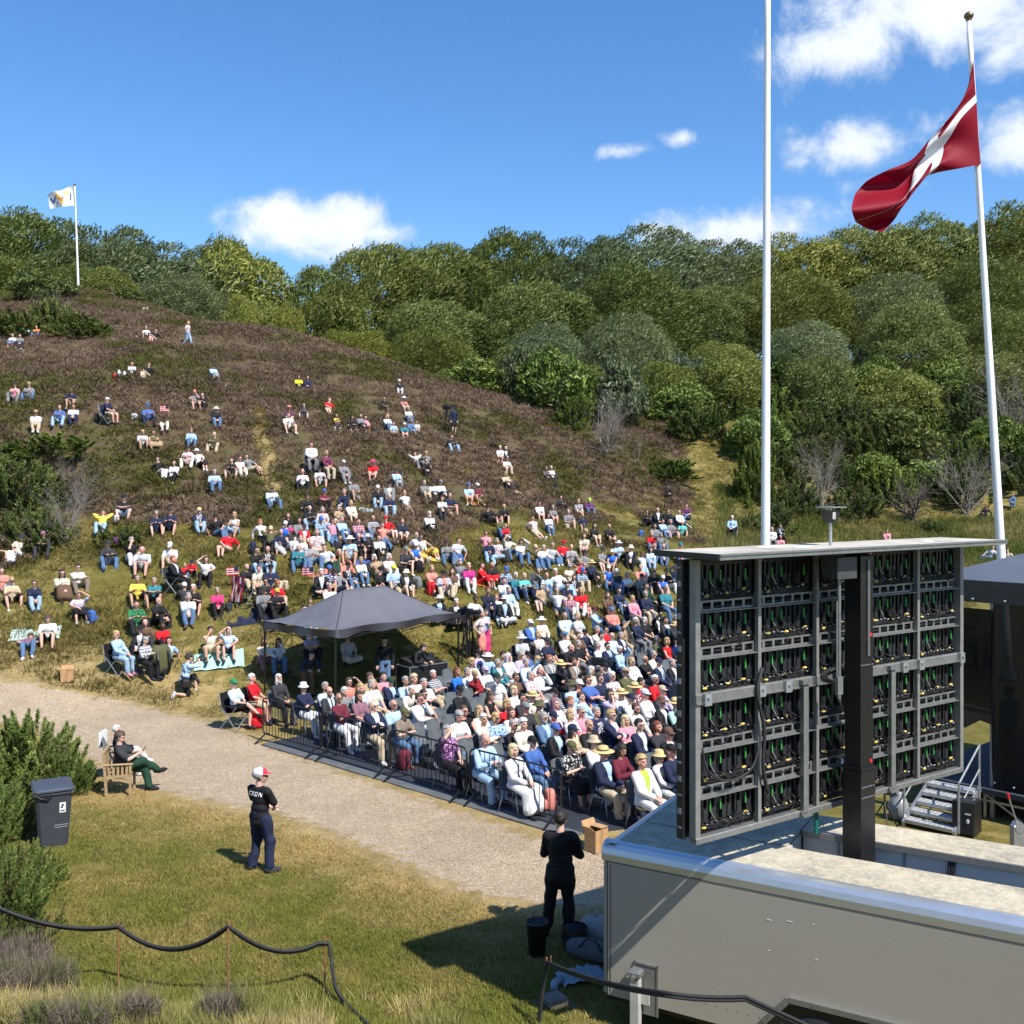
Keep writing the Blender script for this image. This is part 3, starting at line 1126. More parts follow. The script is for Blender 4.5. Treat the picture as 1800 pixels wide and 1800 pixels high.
def build_shrubs():
    g = np.random.default_rng(78)
    BL = ['bright green broadleaf bush', 'grey green willow bush', 'fresh green rounded bush', 'dull green rounded bush']
    JL = ['dark juniper bush', 'bright green juniper bush', 'dense juniper bush', 'olive green juniper bush']
    cnt = {}

    def put(px, py, wpx, hpx, kind, v, where, d=None):
        if d is None:
            q = ground_at(px, py)
        else:
            q = P(px, py, d)
            q[2] = float(TZ(q[0], q[1]))
        s = F / q[1]
        lab = (BL if kind == 'bush' else JL)[v % 4] + ' ' + where
        cnt[lab] = cnt.get(lab, 0) + 1
        if cnt[lab] > 1:
            lab = f'{(BL if kind == "bush" else JL)[v % 4]}, {ORD[min(11, cnt[lab] - 1)]} along, {where}'
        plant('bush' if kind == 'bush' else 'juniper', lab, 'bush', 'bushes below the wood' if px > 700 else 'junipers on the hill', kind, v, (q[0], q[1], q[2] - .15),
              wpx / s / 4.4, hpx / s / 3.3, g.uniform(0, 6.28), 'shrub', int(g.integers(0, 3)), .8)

    # behind the shoulder of the hill
    for px, py, w, h, k, v, d in [(840, 725, 120, 62, 'bush', 0, 78), (790, 690, 70, 30, 'bush', 2, 80), (905, 742, 85, 95, 'bush', 1, 78), (975, 770, 150, 120, 'bush', 2, 76),
                                  (1090, 790, 110, 125, 'bush', 1, 76), (1030, 700, 80, 70, 'bush', 1, 84), (880, 700, 70, 60, 'bush', 3, 84), (1140, 745, 90, 70, 'juniper', 0, 80), (1010, 800, 90, 70, 'juniper', 1, 72)]:
        put(px, py, w, h, k, v, 'behind the shoulder of the heather hill', d)
    # the bushy slope right of the track
    for r, py in enumerate([700, 735, 772, 812, 850, 885]):
        for px in np.arange(1080 + (r % 2) * 40, 1900, 78):
            x = px + g.uniform(-25, 25)
            y = py + g.uniform(-12, 12)
            if x < 1140 + (y - 690) * .62 and y > 720:
                continue
            if 1165 < x < 1318 and y > 800:
                continue
            if x > 1455 and y > 866:
                continue
            kind = 'juniper' if g.uniform() < .66 else 'bush'
            put(x, y, g.uniform(85, 140), g.uniform(52, 92), kind, int(g.integers(0, 4)),
                ('on the slope right of the grass track' if x < 1340 else 'on the slope between the two flagpoles' if x < 1740 else 'on the slope past the leaning flagpole'))
    for px, py, w, h, k, v in [(1330, 885, 90, 130, 'juniper', 1), (1365, 930, 90, 60, 'juniper', 0), (1320, 930, 60, 36, 'juniper', 3), (1180, 838, 110, 40, 'juniper', 1),
                               (1500, 905, 110, 70, 'juniper', 3), (1560, 880, 120, 75, 'juniper', 1), (1690, 880, 120, 90, 'juniper', 0), (1640, 935, 60, 30, 'juniper', 3)]:
        put(x := px, py, w, h, k, v, 'beside the hollow under the slope')
    # old junipers on the left of the hill
    for px, py, w, h, k, v in [(100, 800, 190, 48, 'juniper', 1), (40, 905, 180, 120, 'juniper', 0), (-20, 850, 150, 90, 'juniper', 3), (60, 962, 160, 90, 'juniper', 2), (215, 955, 110, 44, 'juniper', 2), (5, 985, 70, 50, 'juniper', 0)]:
        put(px, py, w, h, k, v, 'in the old thicket at the hill side')
    for px, py, w, h, k, v in [(30, 590, 120, 60, 'juniper', 3), (95, 575, 100, 70, 'juniper', 3), (150, 590, 130, 44, 'juniper', 0), (60, 530, 90, 60, 'bush', 3), (110, 525, 70, 40, 'bush', 3), (225, 530, 50, 30, 'bush', 3)]:
        put(px, py, w, h, k, v, 'near the foot of the far flagpole')
    # dead and bare bushes
    for px, py, wpx, hpx, v, lab, tk in [(1065, 803, 110, 105, 0, 'bleached bare bush at the end of the heather slope', 'dead'), (1442, 905, 90, 130, 1, 'bleached many-stemmed dead bush on the slope beyond the screen', 'dead'),
                                         (1600, 915, 130, 80, 2, 'sprawling bare bush on the bank below the red flag', 'shrub'), (1700, 905, 110, 120, 0, 'bare pale branched tree beside the leaning flagpole', 'dead'),
                                         (145, 900, 120, 110, 1, 'bare twiggy underside of an old juniper on the left hillside', 'shrub'), (112, 960, 90, 110, 2, 'pale dead juniper trunk above the seated row', 'dead'),
                                         (200, 518, 16, 22, 0, 'small bleached forked branch on the hilltop', 'dead'), (95, 570, 90, 60, 1, 'tangled bare twigs near the far flagpole', 'shrub'), (1770, 800, 130, 160, 2, 'tall bare bush at the edge of the wood', 'dead'),
                                         (1120, 815, 60, 50, 1, 'low bleached dead branches at the track end', 'dead')]:
        q = ground_at(px, py)
        s = F / q[1]
        o = thing('dead_bush', lab, 'dead bush', (q[0], q[1], q[2] - .1), g.uniform(0, 6))
        hh = (3.4 if tk == 'dead' else 3.0)
        for k in range(5 if wpx > 70 else 1):
            t = link('branches', trunk(tk, (v + k) % 3), o)
            t.scale = (wpx / s / 4.2, wpx / s / 4.2, hpx / s / hh)
            if wpx > 70:
                t.rotation_euler = (g.uniform(.25, .6), 0, k * 1.26 + g.uniform(-.3, .3))
    # the near junipers at the left edge
    for px, py, w, h, v, lab in [(10, 1395, 330, 165, 0, 'big spreading juniper at the left edge behind the wheeled bin'), (100, 1395, 170, 90, 1, 'low juniper shoots between the bin and the bench sitter'),
                                 (-15, 1655, 240, 180, 2, 'tall juniper at the left edge in front of the wheeled bin'), (35, 1560, 160, 90, 3, 'juniper branches overlapping the foot of the wheeled bin'), (-30, 1480, 200, 120, 0, 'juniper left of the wheeled bin')]:
        q = ground_at(px, py)
        s = F / q[1]
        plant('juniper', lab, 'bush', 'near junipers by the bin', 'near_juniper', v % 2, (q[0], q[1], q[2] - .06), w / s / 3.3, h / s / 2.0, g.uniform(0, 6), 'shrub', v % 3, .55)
    # grey heather at the bottom edge
    pts, cols = [], []
    for cx, cy, r, n in [(30, 1745, .6, 110), (-10, 1700, .6, 60), (245, 1800, .22, 12), (385, 1798, .25, 14), (120, 1815, .4, 24)]:
        q = ground_at(cx, cy)
        a = g.uniform(0, 6.28, n)
        rr = r * np.sqrt(g.uniform(0, 1, n))
        x, y = q[0] + np.cos(a) * rr, q[1] + np.sin(a) * rr * .6
        pts.append(np.c_[x, y, TZ(x, y)])
        cols.append(np.where(g.uniform(0, 1, (n, 1)) < .7, np.array([.21, .158, .128]), np.array([.13, .15, .045])))
    tm = [np.concatenate([cushion(150, .13, .22, .10, .006, 400 + k), blades(50, .12, .36, .004, .5, 420 + k)]) for k in range(4)]
    scatter('near_heather', np.concatenate(pts), tm, 1.0, np.concatenate(cols), heath_m, 19, 'grey purple heather sprigs at the near edge of the slope', .4)


build_wood()
build_shrubs()
# ------------------------------------------------------------------ stage equipment
alu_m = mat('brushed_aluminium', (.25, .25, .237), .45, .6, .15, 14)
steel_m = mat('galvanised_steel', (.46, .47, .48), .45, .8, .2, 10)
frame_m = mat('raw_steel_frame', (.235, .23, .21), .5, .35, .18, 8)
black_m = mat('black_plastic', (.012, .012, .013), .45, 0, .2, 20)
blackmetal_m = mat('black_painted_metal', (.010, .010, .011), .35, 0, .2, 12)
rubber_m = mat('black_rubber', (.016, .016, .017), .7, 0, .2, 20)
green_m = mat('green_strip', (.05, .30, .06), .4, 0, .1)
yellow_m = mat('yellow_connector', (.62, .42, .08), .45, 0, .1)
white_m = mat('white_enamel', (.78, .78, .76), .35, 0, .05, 4)
red_m = mat('red_disc', (.55, .02, .02), .4)
panel_m = mat('grey_trailer_panel', (.35, .318, .262), .5, 0, .035, 1.2)
inner_m = mat('pale_inner_panel', (.60, .575, .52), .45, 0, .06, 2)
cardboard_m = mat('cardboard', (.40, .235, .11), .85, 0, .12, 6)
rust_m = mat('rusty_rod', (.25, .105, .05), .85, 0, .4, 25)
chairgrey_m = mat('grey_chair_plastic', (.105, .118, .125), .42, 0, .06, 5)


def roof_material():
    m, t, b = new_mat('weathered_roof')
    tc = t.add('ShaderNodeTexCoord')
    c = tc.outputs['Object']
    n = t.noise(c, 5.5, 10, .78, 1.6)
    n2 = t.noise(c, 1.1, 5, .6)
    n3 = t.noise(c, 26, 4, .7)
    col = t.ramp(t.math('ADD', t.math('MULTIPLY', n, .7), t.math('MULTIPLY', n2, .35)),
                 [(.36, (.20, .185, .15)), (.46, (.32, .29, .23)), (.54, (.43, .38, .285)), (.66, (.56, .50, .385))])
    col = t.mix(.5, col, t.ramp(n3, [(.35, (.7, .7, .68)), (.65, (1.15, 1.13, 1.1))]), 'MULTIPLY')
    t.l.new(col, b.inputs['Base Color'])
    b.inputs['Roughness'].default_value = .85
    return m


roof_m = roof_material()


def build_trailer():
    U, Wd = np.array([.866, -.5, 0]), np.array([.5, .866, 0])
    O = np.array([1.05, 12.0, 0])
    rz = math.atan2(U[1], U[0])
    root = thing('screen_trailer', 'long grey screen trailer with weathered roof carrying the video screen', 'trailer', tuple(O), rz)
    # local frame: x along the trailer, y across (away from viewer), z up
    L, zr, zb = 7.4, 2.17, .40
    b = MB()
    b.box((L / 2, .02, (zr + zb) / 2 - .09), (L - .16, .04, zr - zb - .18))
    b.build('side_panel', panel_m, root)
    b = MB().box((.03, 1.12, (zr + zb) / 2 - .09), (.04, 2.16, zr - zb - .18))
    b.build('end_panel', panel_m, root)
    b = MB().box((L / 2, 2.26, (zr + zb) / 2 - .09), (L - .16, .04, zr - zb - .18))
    b.build('far_side_panel', panel_m, root)
    # flush seam and rivets low on the side, corner cover strip
    m = MB()
    m.box((L / 2, -.003, zr - .215), (L - .1, .004, .012))
    m.box((.115, -.003, (zr + zb) / 2 - .1), (.008, .004, zr - zb - .3))
    m.build('panel_seam', mat('dark_seam', (.10, .095, .08), .6), root)
    m = MB()
    for k in range(60):
        m.ell((.2 + k * .12, -.003, zb + .2), (.006, .004, .006), n=6, m=4)
    o = m.build('rivets', alu_m, root)
    o['kind'] = 'stuff'
    # rounded roof edge profile along the near side and the near end
    r = .10
    q = MB()
    prof = [(-.0, -.11), (-.004, -.03), (.014, .035), (.05, .078), (.10, .098), (.16, .10), (.16, .085), (.10, .08), (.02, -.11)]
    V = np.array([(x, y, zr - .10 + z) for x in (0.0, L) for y, z in prof])
    n = len(prof)
    f = [(j, (j + 1) % n, n + (j + 1) % n, n + j) for j in range(n)]
    q.add(V, f)
    q.build('roof_edge_rail', mat('satin_aluminium', (.62, .66, .70), .30, .75, .05, 3), root)
    q = MB()
    V = np.array([(y, x, zr - .10 + z) for x in (0.02, 2.26) for y, z in prof])
    f = [(j, n + j, n + (j + 1) % n, (j + 1) % n) for j in range(n)]
    q.add(V, f)
    q.build('roof_edge_rail', _mats['satin_aluminium'], root)
    # roof: near strip, left cap, far boxes, round an open well where the mast stands
    MB().box((.16 + (L - .16) / 2, .52, zr - .012), (L - .18, .76, .03)).build('near_roof_strip', roof_m, root)
    MB().box((1.03, 1.60, zr - .014), (1.76, 1.30, .03)).build('end_roof', roof_m, root)
    MB().box((1.92 + (L - 1.92) / 2, 1.93, zr - .010), (L - 1.94, .66, .03)).build('far_roof_strip', roof_m, root)
    MB().box((1.92 + (L - 1.92) / 2, 1.585, zr - .03), (L - 1.94, .035, .07)).build('roof_lip', alu_m, root)
    # inner walls of the well
    MB().box((1.92 + (L - 1.92) / 2, 1.64, 1.42), (L - 1.95, .03, 1.40)).build('inner_wall', inner_m, root)
    MB().box((1.90, 1.27, 1.42), (.03, .70, 1.40)).build('inner_wall', inner_m, root)
    MB().box((1.92 + (L - 1.92) / 2, .915, 1.42), (L - 1.95, .03, 1.40)).build('inner_wall', inner_m, root)
    MB().box((L / 2, 1.28, .80), (L - .2, .74, .05)).build('well_floor', mat('dark_floor', (.06, .06, .06), .8), root)
    for x in (2.35, 3.1, 4.55):
        MB().box((x, 1.617, 1.45), (.03, .012, 1.3)).build('wall_seam', mat('seam_grey', (.28, .29, .29), .5), root)
    MB().box((4.02, 1.612, 1.80), (.62, .02, .09)).build('vent_slot', black_m, root)
    c = MB()
    a = np.linspace(0, math.pi, 14)
    c.tube(np.c_[4.12 + .13 * np.cos(a), np.full(14, 1.57), 1.58 + .13 * np.sin(a)], .012, 6)
    c.build('hanging_cable', rubber_m, root)
    c = MB()
    for dx in (0, .03, .055):
        c.tube([(3.58 + dx, 1.60, 2.08), (3.57 + dx, 1.58, 1.8), (3.56 + dx, 1.59, 1.4)], .016, 6)
    c.build('cable_bundle', rubber_m, root)
    fr = MB()
    fr.box((5.05, 1.60, 1.86), (.95, .04, .05)).box((4.58, 1.60, 1.5), (.05, .04, .7)).box((5.52, 1.60, 1.5), (.05, .04, .7))
    fr.box((5.05, 1.612, 1.5), (.86, .012, .66))
    fr.build('hatch_frame', mat('dark_grey_frame', (.10, .10, .105), .5), root)
    MB().box((5.05, 1.585, 1.50), (.74, .03, .50)).build('hatch', inner_m, root)
    # underbody
    MB().box((L / 2, 1.13, .36), (L - .1, 2.1, .10)).build('chassis', blackmetal_m, root)
    # support leg with its housing recess
    hs = MB()
    hs.box((.56, -.006, .86), (.30, .014, .02)).box((.42, -.006, .58), (.02, .014, .58)).box((.70, -.006, .58), (.02, .014, .58))
    hs.build('leg_recess_frame', alu_m, root)
    MB().box((.56, -.002, .57), (.26, .006, .56)).build('leg_recess', mat('recess_grey', (.16, .155, .145), .6), root)
    lg = MB()
    lg.box((.47, -.09, .36), (.10, .10, .72), bev=.012).box((.47, -.09, .03), (.2, .2, .03)).box((.56, -.05, .50), (.12, .03, .14))
    leg = lg.build('support_leg', mat('grey_leg_paint', (.50, .50, .47), .4, .2), root)
    MB().box((.47, -.09, .775), (.15, .14, .11), bev=.03).build('leg_cap', alu_m, leg)
    MB().tube([(.47, -.165, .76), (.47, -.185, .76)], .025, 10).tube([(.40, -.165, .75), (.40, -.18, .75)], .015, 8).build('leg_gear', steel_m, leg)
    # wheel arch and wheels
    w = MB()
    for x0, z0, x1, z1 in [(1.93, .58, 2.20, .88), (2.20, .88, 3.66, .88), (3.66, .88, 3.93, .58)]:
        w.bar((x0, -.02, z0), (x1, -.02, z1), .06, .06, up=(0, 1, 0))
    w.build('wheel_arch', alu_m, root)
    MB().add([(1.96, -.004, .58), (2.22, -.004, .86), (3.64, -.004, .86), (3.90, -.004, .58), (3.90, -.004, .41), (1.96, -.004, .41)], [(0, 1, 2, 3, 4, 5)]).build('wheel_housing', black_m, root)
    for x in (2.52, 3.36):
        ty = MB()
        k = 28
        pr = [(.20, -.11), (.34, -.11), (.375, -.08), (.375, .08), (.34, .11), (.20, .11)]
        an = np.arange(k) * 2 * math.pi / k
        V = np.concatenate([np.c_[np.cos(an) * r_, np.full(k, z_), np.sin(an) * r_] for r_, z_ in pr])
        f = [(i * k + j, i * k + (j + 1) % k, (i + 1) * k + (j + 1) % k, (i + 1) * k + j) for i in range(5) for j in range(k)]
        ty.add(V, f)
        wo = link('wheel', ty.mesh('wheel', rubber_m, True), root, (x, .085, .40))
        rim = MB()
        rim.add(np.concatenate([np.c_[np.cos(an) * r_, np.full(k, z_), np.sin(an) * r_] for r_, z_ in [(.205, -.09), (.17, -.06), (.07, -.05), (.05, -.10), (.001, -.10)]]),
                [(i * k + j, i * k + (j + 1) % k, (i + 1) * k + (j + 1) % k, (i + 1) * k + j) for i in range(4) for j in range(k)])
        rim.build('rim', steel_m, wo, True)
    # chalk-like scratches on the side
    for x, z, l in [(1.98, 1.67, .05), (2.2, 1.70, .06), (2.45, 1.72, .02), (1.98, 1.34, .02), (2.48, 1.36, .02)]:
        MB().box((x, -.0015, z), (l, .003, .006)).build('scratch', white_m, root)
    return root


build_trailer()

SL = np.array([1.84, 10.70])
SD = np.array([.8211, .5708])
SN = np.array([.5708, -.8211])          # back of the screen faces the viewer
SZ0, SZ1, SWD = 2.64, 5.56, 4.86


def build_screen():
    rz = math.atan2(SD[1], SD[0])
    root = thing('video_screen', 'big outdoor LED screen seen from behind, open cabinets full of cables in a steel frame', 'video screen', (SL[0], SL[1], 0), rz)
    # local: x along the screen, -y is the back facing the viewer
    H = SZ1 - SZ0
    rows, cols = 6, 5
    cw, ch = SWD / cols, H / rows
    # panel with the diodes on the far side
    MB().box((SWD / 2, .10, (SZ0 + SZ1) / 2), (SWD, .03, H)).build('display_face', mat('led_face', (.01, .01, .012), .5), root)
    MB().box((-.025, .075, (SZ0 + SZ1) / 2), (.05, .09, H)).build('side_cover', black_m, root)
    nb = MB()
    for k in range(17):
        nb.box((-.053, .075, SZ0 + .12 + k * .17), (.005, .05, .06 if k % 2 else .02))
    nb.build('side_marks', mat('mark_grey', (.3, .3, .3), .5), root)['kind'] = 'stuff'
    # one cabinet, copied 48 times
    proto = link('cabinet', MB().box((0, .055, 0), (cw - .012, .06, ch - .012), bev=.01).mesh('cabinet', black_m), root)
    g = np.random.default_rng(5)
    ribs = MB()
    for x in (-.44, -.36, -.29, -.22, -.10, .06, .13, .21, .29, .44):
        ribs.box((x, .012, .03), (.026, .05, ch - .16))
    ribs.box((0, .02, -.16), (cw - .04, .05, .045)).box((0, .015, .19), (cw - .08, .04, .03))
    for x in (-.26, -.15, .02, .10, .25, .39):
        ribs.box((x, .0, -.03), (.05, .05, .13))
    rib_me = ribs.mesh('cabinet_ribs', mat('dark_grey_casting', (.018, .019, .021), .45, .1), False)
    green_me = MB().box((0, -.018, 0), (.015, .02, .12), bev=.004).mesh('status_strip', green_m)
    lever_me = MB().bar((-.18, -.022, .0), (-.135, -.03, -.075), .02, .012).mesh('latch', alu_m)
    yel_me = MB().tube([(-.022, 0, -.004), (.0, -.01, .0), (.022, -.015, .004)], [.010, .016, .011], 7).mesh('cable_plug', yellow_m)
    wl = MB()
    for k in range(13):
        x = -.45 + k * .07
        wl.tube([(x, -.02, -.13 + (k * 7 % 3) * .012), (x + .022, -.03, -.126)], .006, 5)
    wplug_me = wl.mesh('pale_plug', mat('pale_plastic', (.4, .4, .38), .5))

    def cab_cables(seed):
        gg = np.random.default_rng(seed)
        c = MB()
        for k in range(9):
            x0, x1 = np.sort(gg.uniform(-.45, .45, 2))
            z0, z1 = gg.uniform(-.17, .04), gg.uniform(-.17, -.05)
            s = gg.uniform(.02, .12)
            t_ = np.linspace(0, 1, 7)
            c.tube(np.c_[x0 + (x1 - x0) * t_, -.03 - .03 * np.sin(t_ * math.pi), z0 + (z1 - z0) * t_ - s * np.sin(t_ * math.pi)], .006, 5, False)
        return c.mesh('cabinet_cables', mat('dull_cable', (.009, .009, .01), .85), True)
    cab_me = [cab_cables(k) for k in range(5)]
    first = True
    for r in range(rows):
        for k in range(cols):
            o = proto if first else proto.copy()
            if not first:
                COL.objects.link(o)
                o.parent = root
            first = False
            o.location = ((k + .5) * cw, 0, SZ0 + (r + .5) * ch)
            link('cabinet_ribs', rib_me, o)
            for x in (-.185, -.03, .355):
                link('status_strip', green_me, o, (x, 0, .06))
            link('latch', lever_me, o)
            for x, z in ((-.44, -.15), (-.27, -.14), (.05, -.12), (.33, -.10)):
                link('cable_plug', yel_me, o, (x + g.uniform(-.03, .03), -.02, z + g.uniform(-.015, .02)), g.uniform(-.5, .5))
            link('pale_plug', wplug_me, o)['kind'] = 'stuff'
            link('cabinet_cables', cab_me[int(g.integers(0, 5))], o)['kind'] = 'stuff'
    # steel frame
    fy = -.075
    f = MB().box((.035, fy + .01, (SZ0 + SZ1) / 2), (.07, .09, H + .02), bev=.008)
    f.build('frame_upright', frame_m, root)
    MB().box((SWD - .03, fy + .01, (SZ0 + SZ1) / 2), (.07, .10, H + .02), bev=.008).build('frame_upright', frame_m, root)
    for x, z0, z1, w in [(.972, SZ0 + .03, SZ1, .05), (1.944, SZ0 + .03, SZ1, .045), (2.916, SZ0 + .03, SZ1, .045), (3.888, SZ0 + .03, SZ1, .05)]:
        if w:
            MB().box((x, fy - .012, (z0 + z1) / 2), (w, .05, z1 - z0)).build('frame_upright', frame_m, root)
    for x in (1.69, 3.31):
        u = MB().box((x, fy - .055, (SZ0 + SZ0 + ch * 3) / 2), (.085, .05, ch * 3 - .02), bev=.006).build('brace_post', alu_m, root)
        MB().box((x, fy - .06, SZ0 - .01), (.15, .09, .03)).bar((x - .06, fy - .06, SZ0 + .01), (x, fy - .06, SZ0 + .07), .03).bar((x + .06, fy - .06, SZ0 + .01), (x, fy - .06, SZ0 + .07), .03).build('brace_foot', alu_m, u)
        MB().box((x, fy - .06, SZ0 + ch * 3 + .03), (.16, .08, .05)).build('brace_head', alu_m, u)
    # slotted cross bars between the rows: two flanges with gaps between the webs
    for r in range(1, rows):
        z = SZ0 + r * ch
        if r == 3:
            continue
        bar = MB()
        bar.box((SWD / 2, fy + .028, z - .045), (SWD - .16, .012, .02)).box((SWD / 2, fy + .028, z + .045), (SWD - .16, .012, .02)).box((SWD / 2, fy + .0, z - .062), (SWD - .16, .07, .008))
        x = .14
        while x < SWD - .12:
            bar.box((x, fy + .028, z), (.035, .012, .072))
            x += .16
        bar.build('slotted_bar', alu_m, root)
    MB().box((SWD / 2, fy - .01, SZ0 + ch * 3 + .01), (SWD, .07, .12), bev=.01).box((SWD / 2, fy - .05, SZ0 + ch * 3 - .03), (SWD, .012, .02)).build('main_beam', alu_m, root)
    for x in (.14, .972, 1.40, 3.55, 3.888, 4.78):
        MB().box((x, fy - .06, SZ0 + ch * 3 + .01), (.10, .05, .13)).tube([(x, fy - .08, SZ0 + ch * 3 + .03), (x, fy - .105, SZ0 + ch * 3 + .03)], .02, 6).build('beam_clamp', steel_m, root)
    MB().box((SWD / 2, fy, SZ0 + .0), (SWD, .09, .07), bev=.008).build('bottom_rail', alu_m, root)
    # loose cables
    for pts, r, m_, nm in [([(1.0, -.12, 4.35), (.85, -.16, 4.1), (1.0, -.17, 3.7), (.95, -.16, 3.3), (1.05, -.15, 3.0)], .022, rubber_m, 'loose_cable'),
                           ([(.1, -.11, 3.6), (.12, -.14, 3.35), (.4, -.16, 3.2), (.8, -.15, 3.25), (.95, -.13, 3.5)], .013, rubber_m, 'loose_cable'),
                           ([(2.3, -.15, 4.1), (2.38, -.2, 3.6), (2.5, -.22, 3.0), (2.62, -.24, 2.5), (2.72, -.26, 1.5)], .03, rubber_m, 'loose_cable'),
                           ([(2.34, -.15, 4.1), (2.46, -.2, 3.5), (2.58, -.22, 2.9), (2.55, -.24, 2.3), (2.56, -.26, 1.4)], .024, rubber_m, 'loose_cable'),
                           ([(2.50, -.2, 3.55), (2.55, -.23, 3.2), (2.5, -.25, 2.85), (2.38, -.26, 2.80), (2.25, -.24, 2.95), (2.26, -.2, 3.2)], .012, white_m, 'white_cable')]:
        t_ = np.linspace(0, 1, len(pts))
        tt = np.linspace(0, 1, 26)
        pp = np.c_[[np.interp(tt, t_, np.array(pts)[:, i]) for i in range(3)]].T
        for _ in range(6):
            pp[1:-1] = (pp[:-2] + pp[1:-1] * 2 + pp[2:]) / 4
        MB().tube(pp, r, 7).build(nm, m_, root, True)
    c = MB()
    for k in range(5):
        a = np.linspace(0, math.pi * 1.5, 12) + k
        c.tube(np.c_[2.2 + .22 * np.cos(a) * (1 - k * .1), np.full(12, -.13 - k * .008), SZ0 + ch * 3 + .06 + .07 * np.sin(a)], .012, 5)
    c.build('cable_coil', rubber_m, root)
    # mast
    mx, my = (np.array([3.98, 11.75]) - SL) @ SD, -(np.array([3.98, 11.75]) - SL) @ SN
    m = MB().box((mx, my, 1.95), (.26, .25, 2.3), bev=.012)
    mast = m.build('mast', blackmetal_m, root)
    MB().box((mx, my, 4.3), (.225, .215, 2.5), bev=.012).build('upper_mast', blackmetal_m, mast)
    for z, w in ((3.12, .272), (4.58, .24), (2.86, .266)):
        MB().box((mx, my, z), (w, w - .01, .04)).build('mast_collar', blackmetal_m, mast)
    for z in (1.0, 2.0, 3.2, 4.64):
        w = .125 if z < 3.1 else .108
        MB().tube([(mx + .07, my - w + .003, z), (mx + .07, my - w - .006, z)], .022, 10).build('red_dot', red_m, mast)
    bl = MB()
    for z in (2.80, 2.92, 4.3):
        for k in range(6):
            w = .125 if z < 3.1 else .108
            bl.ell((mx - .10 + k * .04, my - w - .002, z), (.009, .006, .009), n=6, m=4)
    bl.build('mast_bolts', steel_m, mast)['kind'] = 'stuff'
    MB().box((mx + .02, my - .112, 4.95), (.04, .02, 1.1)).build('mast_track', mat('track_grey', (.14, .14, .14), .5, .4), mast)
    MB().box((mx, my, .84), (.62, .55, .06)).box((mx + .25, my - .2, .9), (.2, .12, .08)).build('mast_foot', steel_m, mast)
    MB().box((mx - .28, .02, 3.9), (.05, .03, 3.2)).build('green_strap', mat('green_strap', (.0, .11, .075), .6), root)
    rod = MB().tube([(mx - .42, my - .05, 3.95), (mx - .42, my - .05, 5.35)], .02, 8).tube([(mx - .46, my - .05, 4.2), (mx - .46, my - .05, 5.05)], .012, 6).box((mx - .42, my - .05, 4.1), (.09, .04, .2))
    rod.build('lifting_rod', alu_m, root)
    MB().box((mx - .38, my - .03, 5.42), (.34, .2, .24)).build('junction_box', mat('dark_box', (.05, .05, .05), .5), root)
    # canopy roof with a lip
    cz = 5.62
    can = MB().box((SWD / 2 - .07, -.19, cz + .02), (SWD + .28, .90, .035))
    cano = can.build('canopy', mat('canopy_top', (.44, .40, .33), .8, 0, .35, 1.6, .2, 20), root)
    MB().box((SWD / 2 - .07, -.65, cz + .012), (SWD + .30, .03, .06)).box((SWD / 2 - .07, -.66, cz + .03), (SWD + .30, .035, .012)).build('canopy_edge', alu_m, cano)
    MB().box((-.225, -.19, cz + .012), (.03, .90, .06)).build('canopy_edge', black_m, cano)
    MB().box((SWD / 2 - .07, -.19, cz - .012), (SWD + .30, .84, .02)).build('canopy_underside', black_m, cano)
    for x, y, w in [(1.45, -.3, .16), (1.15, -.1, .2), (3.7, -.35, .12)]:
        MB().lathe([(w, cz + .041), (w * .8, cz + .055), (w * .2, cz + .06), (.001, cz + .06)], 9, (x, y, 0), 1, .5).build('roof_plate', mat('pale_plate', (.55, .53, .45), .7), cano)
    # small floodlight on a pole, above the canopy
    lx = mx - .30
    lo = MB().tube([(lx, -.2, cz + .04), (lx, -.2, cz + .30)], .018, 8).build('lamp_pole', steel_m, root)
    s = MB()
    s.add([(lx - .085, -.28, cz + .44), (lx + .085, -.28, cz + .44), (lx + .085, -.12, cz + .44), (lx - .085, -.12, cz + .44),
           (lx - .05, -.25, cz + .30), (lx + .05, -.25, cz + .30), (lx + .05, -.15, cz + .30), (lx - .05, -.15, cz + .30)],
          [(4, 5, 1, 0), (5, 6, 2, 1), (6, 7, 3, 2), (7, 4, 0, 3), (7, 6, 5, 4)])
    s.build('lamp_head', mat('dark_lamp', (.05, .05, .055), .3, .4), lo)
    MB().box((lx + .01, -.2, cz + .475), (.26, .24, .01)).tube([(lx - .08, -.27, cz + .43), (lx - .08, -.27, cz + .475)], .006, 5).tube([(lx + .08, -.13, cz + .43), (lx + .08, -.13, cz + .475)], .006, 5).build('lamp_cap', steel_m, lo)
    MB().box((lx - .04, -.278, cz + .38), (.05, .01, .08)).build('lamp_lens', mat('lens_grey', (.4, .4, .38), .2), lo)


build_screen()


def tapered_pole(name, label, base, top, r0, r1, ball=True, cat='flagpole', m=None):
    base, top = np.asarray(base, float), np.asarray(top, float)
    o = thing(name, label, cat, tuple(base))
    k = 14
    pts = np.array([(top - base) * t for t in np.linspace(0, 1, k)])
    MB().tube(pts, np.linspace(r0, r1, k), 16).build('pole', m or white_m, o, True)
    t = top - base
    if ball:
        MB().ell(t + np.array([0, 0, r1 * 1.6]), (r1 * 2.1, r1 * 2.1, r1 * 1.7), n=14, m=10).tube([t - np.array([0, 0, .04]), t + np.array([0, 0, .05])], r1 * 1.25, 10).build('finial', mat('brass_knob', (.25, .19, .11), .35, .8), o, True)
    MB().lathe([(r0 * 1.7, 0), (r0 * 1.6, .22), (r0 * 1.05, .26)], 14).build('base_collar', steel_m, o)
    return o


